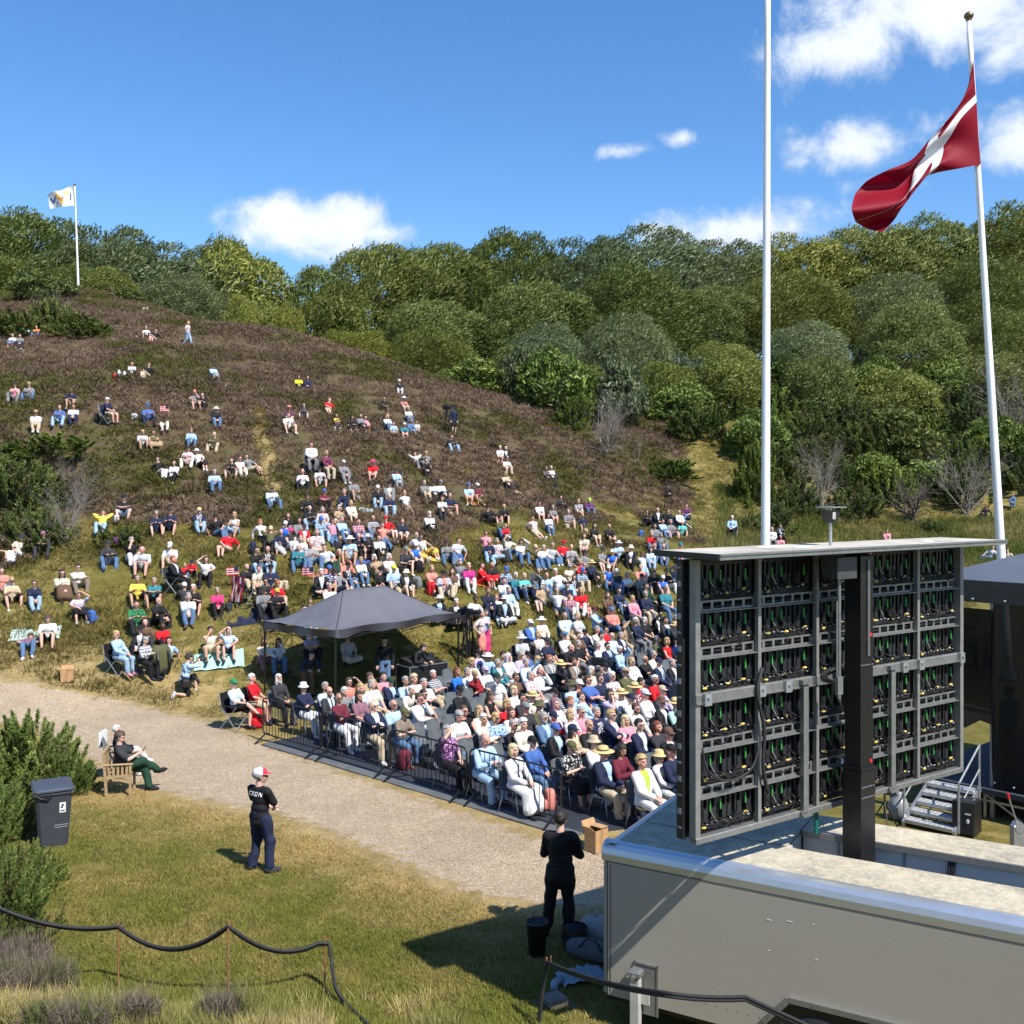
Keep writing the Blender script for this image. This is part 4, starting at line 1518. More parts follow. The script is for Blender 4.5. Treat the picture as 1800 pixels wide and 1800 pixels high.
# tall bare flagpole and the leaning one
d1 = 31.0
b1 = np.array([(1344.5 - 900) / F * d1, d1, 0])
tapered_pole('flagpole', 'tall bare white flagpole rising behind the screen canopy', b1, np.array([(1349.5 - 900) / F * d1, d1, HC + (HY + 60) / F * d1]), .15, .088)
d2 = 34.0
b2 = np.array([(1773 - 900) / F * d2, d2, 0.0])
t2 = np.array([(1703 - 900) / F * d2, d2, HC + (HY - 34) / F * d2])
tapered_pole('flagpole', 'leaning white flagpole flying the red flag with a white cross', b2, t2, .155, .075)
db = float(ground_at(138, 511)[1])
b3 = ground_at(138, 511)
t3 = np.array([(131.5 - 900) / F * db, db, HC + (HY - 326) / F * db])
tapered_pole('flagpole', 'slim white flagpole on the hilltop with a white banner', b3, t3, .10, .055)
# halyard
hl = MB().tube([(t2 + (b2 - t2) * s_ + np.array([-.12, -.05, 0])) for s_ in (.02, .3, .6, .95)], .008, 5)
tag(hl.build('halyard', mat('grey_rope', (.4, .4, .4), .8)), 'thin rope running down the leaning flagpole', 'rope')


def cloth_from_grid(px, d, wav, nu, nv, seed=1):
    """px: (U,V,2) pixel stations of a flag hanging around depth d; returns smooth grid (nu,nv,3)"""
    px = np.asarray(px, float)
    U, V = px.shape[:2]
    fu, fv = np.linspace(0, U - 1, nu), np.linspace(0, V - 1, nv)

    def interp(a, f, ax):
        n = a.shape[ax]
        i = np.clip(np.floor(f).astype(int), 0, n - 2)
        t = f - i
        a = np.moveaxis(a, ax, 0)
        p0, p1, p2, p3 = a[np.clip(i - 1, 0, n - 1)], a[i], a[i + 1], a[np.clip(i + 2, 0, n - 1)]
        t = t.reshape(-1, *([1] * (a.ndim - 1)))
        r = .5 * ((2 * p1) + (p2 - p0) * t + (2 * p0 - 5 * p1 + 4 * p2 - p3) * t ** 2 + (3 * p1 - p0 - 3 * p2 + p3) * t ** 3)
        return np.moveaxis(r, 0, ax)
    G = interp(interp(px, fu, 0), fv, 1)
    u, v = np.meshgrid(np.linspace(0, 1, nu), np.linspace(0, 1, nv), indexing='ij')
    dep = d + wav(u, v)
    return np.stack([(G[..., 0] - 900) / F * dep, dep, HC - (G[..., 1] - HY) / F * dep], -1), u, v


def flag_mesh(name, P3, u, v, m):
    nu, nv = u.shape
    idx = np.arange(nu * nv).reshape(nu, nv)
    f = np.stack([idx[:-1, :-1], idx[1:, :-1], idx[1:, 1:], idx[:-1, 1:]], -1).reshape(-1, 4)
    me = mesh_np(name, P3.reshape(-1, 3), f, [m], np.stack([u, v, u * 0], -1).reshape(-1, 3), True)
    return me


def flag_mat(name, fn):
    m, t, b = new_mat(name)
    a = t.add('ShaderNodeAttribute', attribute_name='tone')
    s = t.add('ShaderNodeSeparateColor')
    t.l.new(a.outputs['Color'], s.inputs[0])
    c = fn(t, s.outputs[0], s.outputs[1])
    t.l.new(c, b.inputs['Base Color'])
    b.inputs['Roughness'].default_value = .6
    b.inputs['Specular IOR Level'].default_value = .2
    tr = t.add('ShaderNodeBsdfTranslucent')
    t.l.new(c, tr.inputs['Color'])
    mx = t.add('ShaderNodeMixShader')
    mx.inputs[0].default_value = .28
    t.l.new(b.outputs[0], mx.inputs[1])
    t.l.new(tr.outputs[0], mx.inputs[2])
    t.l.new(mx.outputs[0], t.n['Material Output'].inputs[0])
    return m


def between(t, v, lo, hi):
    return t.math('MULTIPLY', t.math('GREATER_THAN', v, lo), t.math('LESS_THAN', v, hi))


def cross_flag(t, u, v):
    w = t.math('MAXIMUM', between(t, u, .335, .44), between(t, v, .43, .57))
    return t.mix(w, (.25, .002, .016), (.80, .80, .82))


FP = [[(1711, 103), (1713, 134), (1715, 163), (1717, 184), (1720, 236), (1724, 289)],
      [(1699, 160), (1690, 180), (1686, 194), (1690, 212), (1690, 258), (1687, 296)],
      [(1672, 203), (1664, 218), (1660, 228), (1668, 248), (1660, 282), (1642, 305)],
      [(1638, 240), (1632, 255), (1628, 268), (1640, 285), (1632, 306), (1616, 318)],
      [(1603, 280), (1604, 288), (1606, 297), (1622, 312), (1612, 330), (1600, 338)],
      [(1560, 299), (1576, 318), (1596, 336), (1594, 343), (1592, 356), (1584, 367)],
      [(1524, 318), (1540, 342), (1566, 364), (1562, 367), (1567, 380), (1570, 389)],
      [(1503, 341), (1497, 366), (1503, 388), (1504, 390), (1527, 403), (1552, 407)]]
P3, fu, fv = cloth_from_grid(FP, d2 - .12, lambda u, v: u * (-.5 + .35 * np.sin(u * 9 + v * 7)) + .16 * np.sin(u * 14 + v * 16) * np.minimum(u * 4, 1), 72, 48)
tag(link('flag', flag_mesh('flag', P3, fu, fv, flag_mat('red_white_cloth', cross_flag))), 'red flag with a white cross drooping from the leaning flagpole at half mast', 'flag')

# white banner on the hilltop: gold eagle with a shield between two blue letters
BP = [[(131, 327), (132, 345), (132, 361)], [(120, 329), (121, 346), (121, 362)], [(106, 335), (108, 349), (108, 364)], [(94, 336), (97, 350), (98, 365)], [(83, 343), (86, 355), (88, 367)]]
wavb = lambda u, v: u * -.3 + .22 * np.sin(u * 7 + v * 2)
P3, fu, fv = cloth_from_grid(BP, db - .1, wavb, 40, 24)
ban = tag(link('flag', flag_mesh('flag', P3, fu, fv, flag_mat('white_cloth', lambda t, u, v: t.mix(0.0, (.8, .8, .8), (.8, .8, .8))))),
          'white banner with a gold eagle and shield on the hilltop flagpole', 'flag')


def banner_patch(poly, m, name, off):
    """flat shape given in banner coordinates (u from the pole, v down), laid just off the cloth"""
    out = []
    for uu, vv in poly:
        i, j = uu * 39, vv * 23
        i0, j0 = min(int(i), 38), min(int(j), 22)
        a, c = i - i0, j - j0
        p = P3[i0, j0] * (1 - a) * (1 - c) + P3[i0 + 1, j0] * a * (1 - c) + P3[i0, j0 + 1] * (1 - a) * c + P3[i0 + 1, j0 + 1] * a * c
        out.append(p + np.array([0, -off, 0]))
    MB().add(np.array(out), [tuple(range(len(out)))]).build(name, m, ban)


gold_m = mat('gold_print', (.62, .38, .05), .6)
blue_m = mat('blue_print', (.03, .06, .30), .6)
for a, b_ in [((.50, .46), (.30, .14)), ((.50, .46), (.70, .14))]:
    s_ = 1 if b_[0] < .5 else -1
    banner_patch([(.5, .40), (b_[0] + s_ * .02, b_[1]), (b_[0] - s_ * .03, b_[1] + .12), (b_[0], b_[1] + .30), (.5, .62)], gold_m, 'eagle_wing', .03)
banner_patch([(.44, .40), (.56, .40), (.57, .70), (.5, .84), (.43, .70)], gold_m, 'eagle_body', .035)
banner_patch([(.46, .26), (.54, .24), (.55, .38), (.46, .40)], mat('pale_print', (.7, .62, .45), .6), 'eagle_head', .035)
banner_patch([(.43, .40), (.57, .40), (.57, .48), (.43, .48)], blue_m, 'shield_top', .045)
for k in range(3):
    x = .435 + k * .05
    banner_patch([(x, .48), (x + .025, .48), (x + .025, .62), (x, .60)], mat('red_print', (.5, .02, .03), .6), 'shield_stripe', .045)
banner_patch([(.92, .34), (.87, .34), (.80, .60), (.74, .34), (.69, .34), (.78, .70), (.82, .70)], blue_m, 'letter', .03)
banner_patch([(.16, .34), (.21, .34), (.21, .68), (.16, .68)], blue_m, 'letter', .03)
for k in range(3):
    banner_patch([(.62 + k * .03, .62), (.635 + k * .03, .62), (.64 + k * .03, .80), (.625 + k * .03, .80)], blue_m, 'arrow', .03)
# ------------------------------------------------------------------ stage tent, steps, barriers, pavilion
pvc_m = mat('black_tarpaulin', (.022, .024, .028), .32, 0, .25, 3, .25, 5)
tarp_m = mat('grey_blue_tarpaulin', (.085, .096, .115), .38, 0, .12, 2, .15, 6)


def window_mat():
    m, t, b = new_mat('smoked_foil')
    b.inputs['Base Color'].default_value = (.02, .022, .025, 1)
    b.inputs['Roughness'].default_value = .12
    tr = t.add('ShaderNodeBsdfTransparent')
    tr.inputs['Color'].default_value = (.16, .165, .17, 1)
    mx = t.add('ShaderNodeMixShader')
    mx.inputs[0].default_value = .42
    t.l.new(tr.outputs[0], mx.inputs[1])
    t.l.new(b.outputs[0], mx.inputs[2])
    t.l.new(mx.outputs[0], t.n['Material Output'].inputs[0])
    return m


foil_m = window_mat()
foil2_m = foil_m.copy()
foil2_m.name = 'dark_foil'
for nd in foil2_m.node_tree.nodes:
    if nd.type == 'BSDF_TRANSPARENT':
        nd.inputs[0].default_value = (.03, .032, .035, 1)
    if nd.type == 'BSDF_PRINCIPLED':
        nd.inputs['Roughness'].default_value = .3


def build_stage():
    # the tent wall runs parallel to the direction the audience faces
    ax = np.array([.68, -.733, 0])
    ay = np.array([.733, .68, 0])
    o0 = np.array([8.32, 20.44, 0])
    rz = math.atan2(ax[1], ax[0])
    root = thing('stage_tent', 'black stage tent with a grey blue roof and smoked foil side at the right edge', 'tent', tuple(o0), rz)
    Wt, D, eave, ridge = 6.0, 5.5, 4.55, 5.2
    # roof: hipped sheet with sagging edge
    V = [(-.05, -.05, eave), (Wt, -.05, eave), (Wt, D, eave), (-.05, D, eave), (1.6, D * .55, ridge), (Wt - 1, D * .55, ridge)]
    MB().add(V, [(0, 1, 5, 4), (1, 2, 5), (2, 3, 4, 5), (3, 0, 4)]).build('roof', tarp_m, root)
    MB().box((Wt / 2, -.07, eave - .21), (Wt + .1, .03, .42)).box((-.07, D / 2, eave - .20), (.03, D + .1, .42)).build('valance', pvc_m, root)
    # smoked window, then the dark wall
    MB().box((.62, .0, 3.0), (1.2, .012, 2.0)).build('foil_window', foil_m, root)
    wl = MB()
    k = 30
    xs = np.linspace(1.22, Wt, k)
    zz = [.55, 2.2, 4.3]
    V = np.array([(x, .04 * math.sin(x * 7 + z) + .03 * math.sin(x * 17), z) for z in zz for x in xs])
    wl.add(V, [(r * k + i, r * k + i + 1, (r + 1) * k + i + 1, (r + 1) * k + i) for r in range(2) for i in range(k - 1)])
    wl.build('side_wall', foil2_m, root, True)
    MB().add([(-.02, .02, 2.05), (.4, .2, 1.8), (.7, .04, 1.65), (1.0, .02, 1.85), (1.22, .02, 1.8), (1.22, -.01, 2.1), (-.02, -.01, 2.2)], [(0, 1, 2, 6), (2, 3, 5, 6), (3, 4, 5)]).build('gathered_flap', pvc_m, root)
    for x in (-.02, 1.22, 3.8, Wt):
        MB().box((x, .07, eave / 2), (.08, .08, eave), bev=.01).build('tent_pole', alu_m if x > 0 else blackmetal_m, root)
    for x in (.9, 1.5, 2.1, 2.8):
        MB().ell((x, -.09, eave - .36), (.03, .02, .022), n=8, m=6).build('eyelet', steel_m, root)
    for x, z in ((1.3, .72), (1.65, .70), (2.1, .74)):
        MB().ell((x, -.05, z), (.022, .015, .022), n=8, m=6).build('eyelet', steel_m, root)
    deck = thing('stage_deck', 'black stage deck on a steel scaffold at the right edge', 'stage', tuple(o0), rz)
    MB().box((Wt / 2 - .1, D / 2, .55), (Wt + .4, D + .3, .10)).build('deck_board', mat('stage_carpet', (.03, .036, .045), .9, 0, .2, 5), deck)
    for x in (.1, 1.1, 2.6):
        l_ = MB().box((x, .02, .25), (.05, .05, .50)).build('deck_leg', steel_m, deck)
        MB().bar((x, .02, .46), (x + .7, .02, .06), .035).build('leg_brace', steel_m, l_)
    MB().box((Wt / 2, .02, .34), (Wt, .04, .04)).build('deck_rail', steel_m, deck)
    MB().box((Wt / 2 + .1, .5, .24), (Wt - .2, .04, .46)).build('skirt_cloth', black_m, deck)
    return o0, ax, ay, rz


STG = build_stage()


def stage_pt(x, y, z):
    o0, ax, ay, rz = STG
    return o0 + ax * x + ay * y + np.array([0, 0, z])


def build_steps():
    foot = flat(1632, 1462)
    root = thing('metal_steps', 'five galvanised mesh steps with handrails up to the stage', 'steps', tuple(foot), math.atan2(-.68, .73))
    w = .86
    tread_m = mat('grip_tread', (.55, .56, .56), .5, .5, .45, 34)
    for k in range(5):
        z = .12 + k * .115
        y = .12 + k * .27
        tr = MB().box((0, y, z), (w, .25, .03)).build('tread', tread_m, root)
        MB().box((0, y - .127, z - .015), (w, .012, .06)).build('tread_nose', steel_m, tr)
        g_ = MB()
        for i in range(9):
            g_.bar((-w / 2 + .05 + i * .095, y - .11, z + .018), (-w / 2 + .09 + i * .095, y + .11, z + .018), .012, .012)
        g_.build('tread_ridges', steel_m, tr)['kind'] = 'stuff'
    for s in (-1, 1):
        MB().bar((s * (w / 2 + .03), -.03, .05), (s * (w / 2 + .03), 1.35, .60), .045, .12).build('stringer', steel_m, root)
        h = MB()
        x = s * (w / 2 + .07)
        h.tube([(x, .12, .05), (x, .12, .98)], .022, 8)
        h.build('rail_post', steel_m, root)
        MB().tube([(x, 1.2, .45), (x, 1.2, 1.5)], .022, 8).build('rail_post', steel_m, root)
        MB().tube([(x, .12, .95), (x, 1.2, 1.46)], .02, 8).tube([(x, .12, .5), (x, 1.2, 1.0)], .016, 8).build('handrail', steel_m, root)
    # things round the foot of the stage
    sp = flat(1705, 1478)
    o = thing('speaker_box', 'black speaker case with a small white mark beside the metal steps', 'speaker', (sp[0] + .1, sp[1] + .35, 0), -.75)
    MB().box((0, 0, .33), (.38, .4, .62), bev=.02).build('case', black_m, o)
    MB().box((.02, -.207, .33), (.30, .012, .50)).build('grille', mat('grille_black', (.02, .02, .021), .7), o)
    MB().ell((.09, -.218, .30), (.03, .006, .045), n=10, m=6).box((.09, -.218, .43), (.1, .006, .025)).build('white_mark', white_m, o)
    for k in range(2):
        MB().tube([(-.12 + k * .24, -.05, .65), (-.12 + k * .24, .05, .65)], .012, 6).build('handle', steel_m, o)
    # potted greenery and stand under the screen's right half
    q = flat(1555, 1462)
    o = thing('light_stand', 'black tripod stand with green leaves hung on it under the screen', 'stand', (q[0], q[1], 0))
    for k in range(3):
        a = k * 2.1 + .4
        MB().tube([(0, 0, .55), (.32 * math.cos(a), .32 * math.sin(a), .02)], .014, 6).build('leg', blackmetal_m, o)
    MB().tube([(0, 0, .3), (0, 0, 1.0)], .018, 8).build('pole', blackmetal_m, o)
    g = np.random.default_rng(8)
    for k in range(11):
        a, b = g.uniform(0, 6.28), g.uniform(.02, .2)
        c = np.array([math.cos(a) * b, math.sin(a) * b, 1.02 + g.uniform(-.25, .14)])
        MB().ell(c, (.045, .018, .10), rot=np.array(Matrix.Rotation(g.uniform(-.7, .7), 3, 'Y') @ Matrix.Rotation(a, 3, 'Z')), n=8, m=5).build('leaf', mat('plain_leaf', (.06, .14, .025), .5), o)
    q = flat(1580, 1440)
    o = thing('bin_bag', 'pale plastic sack standing by the light stand', 'sack', (q[0], q[1], 0))
    MB().lathe([(.12, 0), (.19, .05), (.2, .25), (.14, .4), (.05, .46), (.07, .52)], 10).build('sack', mat('pale_sack', (.2, .21, .21), .4), o, True)
    # music stand with sheets
    q = stage_pt(.15, -.6, 0)
    o = thing('music_stand', 'wire music stand holding pale sheets beside the stage tent', 'music stand', (q[0], q[1], .0), -.7)
    MB().tube([(0, 0, .25), (0, 0, 1.05)], .012, 8).build('pole', blackmetal_m, o)
    for k in range(3):
        MB().tube([(0, 0, .35), (.25 * math.cos(k * 2.1), .25 * math.sin(k * 2.1), .0)], .01, 6).build('leg', blackmetal_m, o)
    MB().box((0, 0, 1.2), (.5, .02, .36), rot=np.array(Matrix.Rotation(-.35, 3, 'X'))).build('desk', blackmetal_m, o)
    MB().box((.02, -.03, 1.22), (.36, .008, .42), rot=np.array(Matrix.Rotation(-.35, 3, 'X'))).build('sheet', mat('paper', (.55, .58, .68), .8), o)
    q = flat(1790, 1500)
    o = thing('hand_winch', 'small steel winch with a red tipped lever at the right edge', 'winch', (q[0], q[1], .0))
    MB().box((0, 0, .25), (.22, .16, .5), bev=.02).build('body', steel_m, o)
    MB().tube([(0, -.09, .46), (0, .09, .46)], .09, 12).build('drum', steel_m, o)
    lv = MB().tube([(0, 0, .45), (-.16, 0, .95)], .014, 6).build('lever', steel_m, o)
    MB().tube([(-.155, 0, .94), (-.185, 0, 1.04)], .022, 8).build('grip', red_m, lv)


build_steps()

# dark rubber floor under the chairs
BA, BB = flat(462, 1302)[:2], flat(990, 1458)[:2]
bd = (BB - BA) / np.linalg.norm(BB - BA)
bn = np.array([-bd[1], bd[0]])          # into the seating block
FACE = math.atan2(bd[1], bd[0])
fl0 = BA + bd * .35 + bn * .05
m = MB()
pts = [fl0, fl0 + bd * 9.9, fl0 + bd * 10.6 + bn * 1.2, fl0 + bd * 10.6 + bn * 14.0, fl0 + bd * -2.2 + bn * 14.0, fl0 + bd * -1.2 + bn * 6.0, fl0 + bd * 0 + bn * 4.5]
m.add([(p[0], p[1], z) for z in (-.05, .028) for p in pts], [tuple(range(7, 14)), *[(i, (i + 1) % 7, 7 + (i + 1) % 7, 7 + i) for i in range(7)]])
o = m.build('floor_mat', mat('dark_floor_mat', (.018, .022, .032), .75, 0, .3, 3))
tag(o, 'dark matting laid under the rows of chairs', kind='structure')
m = MB()
e0, e1 = fl0 - bn * .16, fl0 + bd * 9.9 - bn * .16
m.box(((e0 + e1) / 2).tolist() + [.012], (9.9, .34, .03), rz=FACE)
tag(m.build('mat_edge', mat('grey_mat_edge', (.10, .105, .11), .7, 0, .2, 4)), 'grey edge strip along the chair matting', kind='structure')


def build_barriers():
    L = np.linalg.norm(BB - BA)
    n = 4
    seg = L / n
    bar_m = blackmetal_m
    bar_me = MB().tube([(0, 0, .20), (0, 0, 1.06)], .0085, 6).mesh('bar', bar_m, True)
    w = seg - .06
    fr = MB()
    r = .12
    ring = []
    for cx, cz, a0 in [(w - r, 1.08 - r, 0), (r, 1.08 - r, 90), (r, .19 + r, 180), (w - r, .19 + r, 270)]:
        for k in range(6):
            a = math.radians(a0 + k * 18)
            ring.append((cx + r * math.cos(a), 0, cz + r * math.sin(a)))
    ring.append(ring[0])
    fr.tube(ring, .019, 8, False)
    fr_me = fr.mesh('frame', bar_m, True)
    leg_me = MB().bar((0, -.33, .012), (0, -.02, .21), .045, .02).bar((0, .33, .012), (0, .02, .21), .045, .02).bar((0, -.05, .2), (0, .05, .2), .045, .025).mesh('leg', bar_m)
    lab = ['black crowd barrier section farthest up the gravel beside the pavilion tent', 'black crowd barrier section in front of the man in the maroon shirt', 'black crowd barrier section in front of the empty grey chairs',
           'black crowd barrier section in front of the woman in the long white dress']
    for k in range(n):
        p = BA + bd * seg * k
        o = thing('crowd_barrier', lab[k], 'barrier', (p[0], p[1], 0), FACE + (.0, .012, -.012, .01)[k], 'barriers along the gravel')
        link('frame', fr_me, o)
        for i in range(17):
            link('bar', bar_me, o, (.09 + (w - .18) * (i + .5) / 17, 0, 0))
        link('leg', leg_me, o, (.16, 0, 0))
        link('leg', leg_me, o, (w - .16, 0, 0))


build_barriers()


def build_pavilion():
    A, B_ = np.array([-7.52, 30.9]), np.array([-5.0, 28.95])
    ex = (B_ - A) / np.linalg.norm(B_ - A)
    ey = np.array([-ex[1], ex[0]])
    rz = math.atan2(ex[1], ex[0])
    w, dp = 3.2, 5.4
    root = thing('pavilion_tent', 'dark grey pop-up pavilion tent over the sound desk', 'tent', (A[0], A[1], 0), rz)
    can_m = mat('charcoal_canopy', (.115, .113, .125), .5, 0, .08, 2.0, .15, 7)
    # roof: ridge line along the depth, sagging between
    ze, zt = 2.30, 3.22
    nu, nv = 25, 33
    V = []
    for j in range(nv):
        for i in range(nu):
            u, v = i / (nu - 1), j / (nv - 1)
            du = 1 - abs(2 * u - 1)                 # 0 at eaves, 1 on the ridge
            dv = min(1.0, 3.1 * (0.5 - abs(v - .5)))  # hips at both ends
            t = min(du, dv)
            z = ze + (zt - ze) * t ** 1.35
            e = min(du, dv)
            z -= .035 * math.sin(math.pi * min(1, e * 2)) * (1 - e)
            z += .010 * math.sin(u * 31 + v * 7) * (1 - t) + .012 * math.sin(v * 23 + u * 9) * (1 - t) + .018 * math.sin(v * 9.4 + 1) * (1 - t)
            V.append((u * w, v * dp, z))
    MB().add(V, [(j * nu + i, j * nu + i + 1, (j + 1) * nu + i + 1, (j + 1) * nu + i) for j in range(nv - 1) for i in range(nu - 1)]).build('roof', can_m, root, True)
    # valance: hangs from the eaves, slack and wavy
    m = MB()
    per = []
    for k in range(24):
        per.append((w * k / 24, 0, 0, k / 24))
    for k in range(36):
        per.append((w, dp * k / 36, 1, k / 36))
    for k in range(24):
        per.append((w * (1 - k / 24), dp, 2, k / 24))
    for k in range(36):
        per.append((0, dp * (1 - k / 36), 3, k / 36))
    n = len(per)
    rows = []
    for r, dz in enumerate((0, .10, .21)):
        for x, y, s, t in per:
            sag = -.05 * math.sin(math.pi * t) ** 2 * (1 if s in (0, 2) else .4) + (.07 * math.sin(math.pi * 2 * t) ** 2 if s in (1, 3) else 0)
            ox = (.02 + .03 * math.sin(t * 17 + s) * r) * (1 if s == 1 else -1 if s == 3 else 0)
            oy = (.02 + .03 * math.sin(t * 14 + s) * r) * (-1 if s == 0 else 1 if s == 2 else 0)
            rows.append((x + ox, y + oy, ze - dz + sag * .7 + .008 - .03 * (r > 0) * math.sin(t * 25)))
    m.add(rows, [(r * n + i, (r + 1) * n + i, (r + 1) * n + (i + 1) % n, r * n + (i + 1) % n) for r in range(2) for i in range(n)])
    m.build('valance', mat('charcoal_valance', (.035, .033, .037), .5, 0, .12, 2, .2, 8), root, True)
    sm = MB()
    for a, b in [((0, 0, ze), (w / 2, dp * .33, zt - .01)), ((w, 0, ze), (w / 2, dp * .33, zt - .01)), ((w, dp, ze), (w / 2, dp * .67, zt - .01)), ((0, dp, ze), (w / 2, dp * .67, zt - .01))]:
        a, b = np.array(a), np.array(b)
        tt = np.linspace(0, 1, 9)
        V2 = [a + (b - a) * t + np.array([0, 0, -(zt - ze) * (t - t ** 1.35) + .006]) for t in tt]
        sm.tube(V2, .008, 5)
    sm.build('seams', black_m, root)
    MB().box((.62, 1.35, 2.52), (.05, .02, .012), rz=.4).build('white_tab', white_m, root)
    for x, y in ((.04, .04), (w - .04, .04), (w - .04, dp - .04), (.04, dp - .04)):
        p = MB().box((x, y, 1.12), (.045, .045, 2.24), bev=.005).build('pole', blackmetal_m, root)
        MB().box((x, y, .012), (.12, .12, .02)).build('foot_plate', blackmetal_m, p)
    tr = MB()
    for y in (.04, dp - .04):
        tr.bar((.04, y, 2.2), (w / 2, y, 1.98), .025).bar((w / 2, y, 1.98), (w - .04, y, 2.2), .025).bar((.04, y, 1.98), (w / 2, y, 2.2), .025).bar((w / 2, y, 2.2), (w - .04, y, 1.98), .025)
    for x in (.04, w - .04):
        for k in range(2):
            y0, y1 = dp * k / 2 + .04, dp * (k + 1) / 2 - .04
            tr.bar((x, y0, 2.2), (x, y1, 1.98), .025).bar((x, y0, 1.98), (x, y1, 2.2), .025)
    tr.build('truss', blackmetal_m, root)

    def loc(x, y):
        q = A + ex * x + ey * y
        return q
    # sound desk on flight cases
    q = flat(742, 1212)[:2]
    o = thing('sound_desk', 'black mixing desk on silver edged flight cases under the pavilion', 'mixing desk', (q[0], q[1], 0), FACE + 1.5)
    MB().box((0, 0, .42), (1.5, .7, .8)).build('flight_case', black_m, o)
    e = MB()
    for y in (-.35, .35):
        for z in (.03, .82):
            e.bar((-.75, y, z), (.75, y, z), .035)
    for x in (-.75, .75):
        for y in (-.35, .35):
            e.bar((x, y, .05), (x, y, .80), .035)
        for z in (.03, .82):
            e.bar((x, -.35, z), (x, .35, z), .035)
    e.build('case_edges', alu_m, o)
    MB().add([(-.65, -.32, .84), (.3, -.32, .84), (.3, .3, .84), (-.65, .3, .84), (-.65, -.32, .92), (.3, -.32, .92), (.3, .3, 1.04), (-.65, .3, 1.04)],
             [(0, 1, 5, 4), (1, 2, 6, 5), (2, 3, 7, 6), (3, 0, 4, 7), (4, 5, 6, 7)]).build('mixer', mat('mixer_black', (.02, .02, .022), .4), o)
    fd = MB()
    for k in range(14):
        fd.box((-.6 + k * .063, -.1, .973), (.016, .02, .012)).box((-.6 + k * .063, .1, 1.01), (.02, .012, .008))
    fd.build('faders', mat('fader_grey', (.3, .3, .3), .5), o)['kind'] = 'stuff'
    q2 = q + np.array([math.cos(FACE + 1.5), math.sin(FACE + 1.5)]) * .55
    o = thing('laptop', 'open dark laptop on the end of the flight case', 'laptop', (q2[0], q2[1], .845), FACE + 1.9)
    MB().box((0, 0, .01), (.34, .24, .02)).build('base', black_m, o)
    MB().box((0, .16, .13), (.34, .012, .24), rot=np.array(Matrix.Rotation(-.4, 3, 'X'))).build('lid', black_m, o)
    return loc


PAV = build_pavilion()


# ---- loose things on the near lawn
def cardboard_box(px, py, w, d, h, rz, label, open_=True):
    q = ground_at(px, py)
    o = thing('cardboard_box', label, 'cardboard box', (q[0], q[1], q[2]), rz)
    t = .008
    for nm, c, s in [('side', (0, -d / 2, h / 2), (w, t, h)), ('side', (0, d / 2, h / 2), (w, t, h)), ('side', (-w / 2, 0, h / 2), (t, d - t * 2, h)), ('side', (w / 2, 0, h / 2), (t, d - t * 2, h))]:
        MB().box(c, s).build(nm, cardboard_m, o)
    MB().box((0, 0, .01), (w - t * 2, d - t * 2, .012)).build('bottom', cardboard_m, o)
    if open_:
        MB().box((0, d / 2 + .05, h + .05), (w, t, .13), rot=np.array(Matrix.Rotation(-.5, 3, 'X'))).build('flap', cardboard_m, o)
        MB().box((-w / 2 - .06, 0, h + .04), (t, d * .95, .11), rot=np.array(Matrix.Rotation(-.8, 3, 'Y'))).build('flap', cardboard_m, o)
        MB().box((w / 2 - .08, 0, h + .02), (.18, d * .95, t), rz=.05).build('flap', cardboard_m, o)
    MB().box((0, -d / 2 - t, h / 2), (.05, .003, h * .98)).build('tape', mat('brown_tape', (.33, .2, .09), .4), o)
    return o


cardboard_box(118, 1198, .34, .30, .34, .35, 'brown cardboard box standing alone on the grass beside the track')
cardboard_box(1048, 1494, .32, .26, .38, .75, 'open brown cardboard box beside the man in the dark suit')


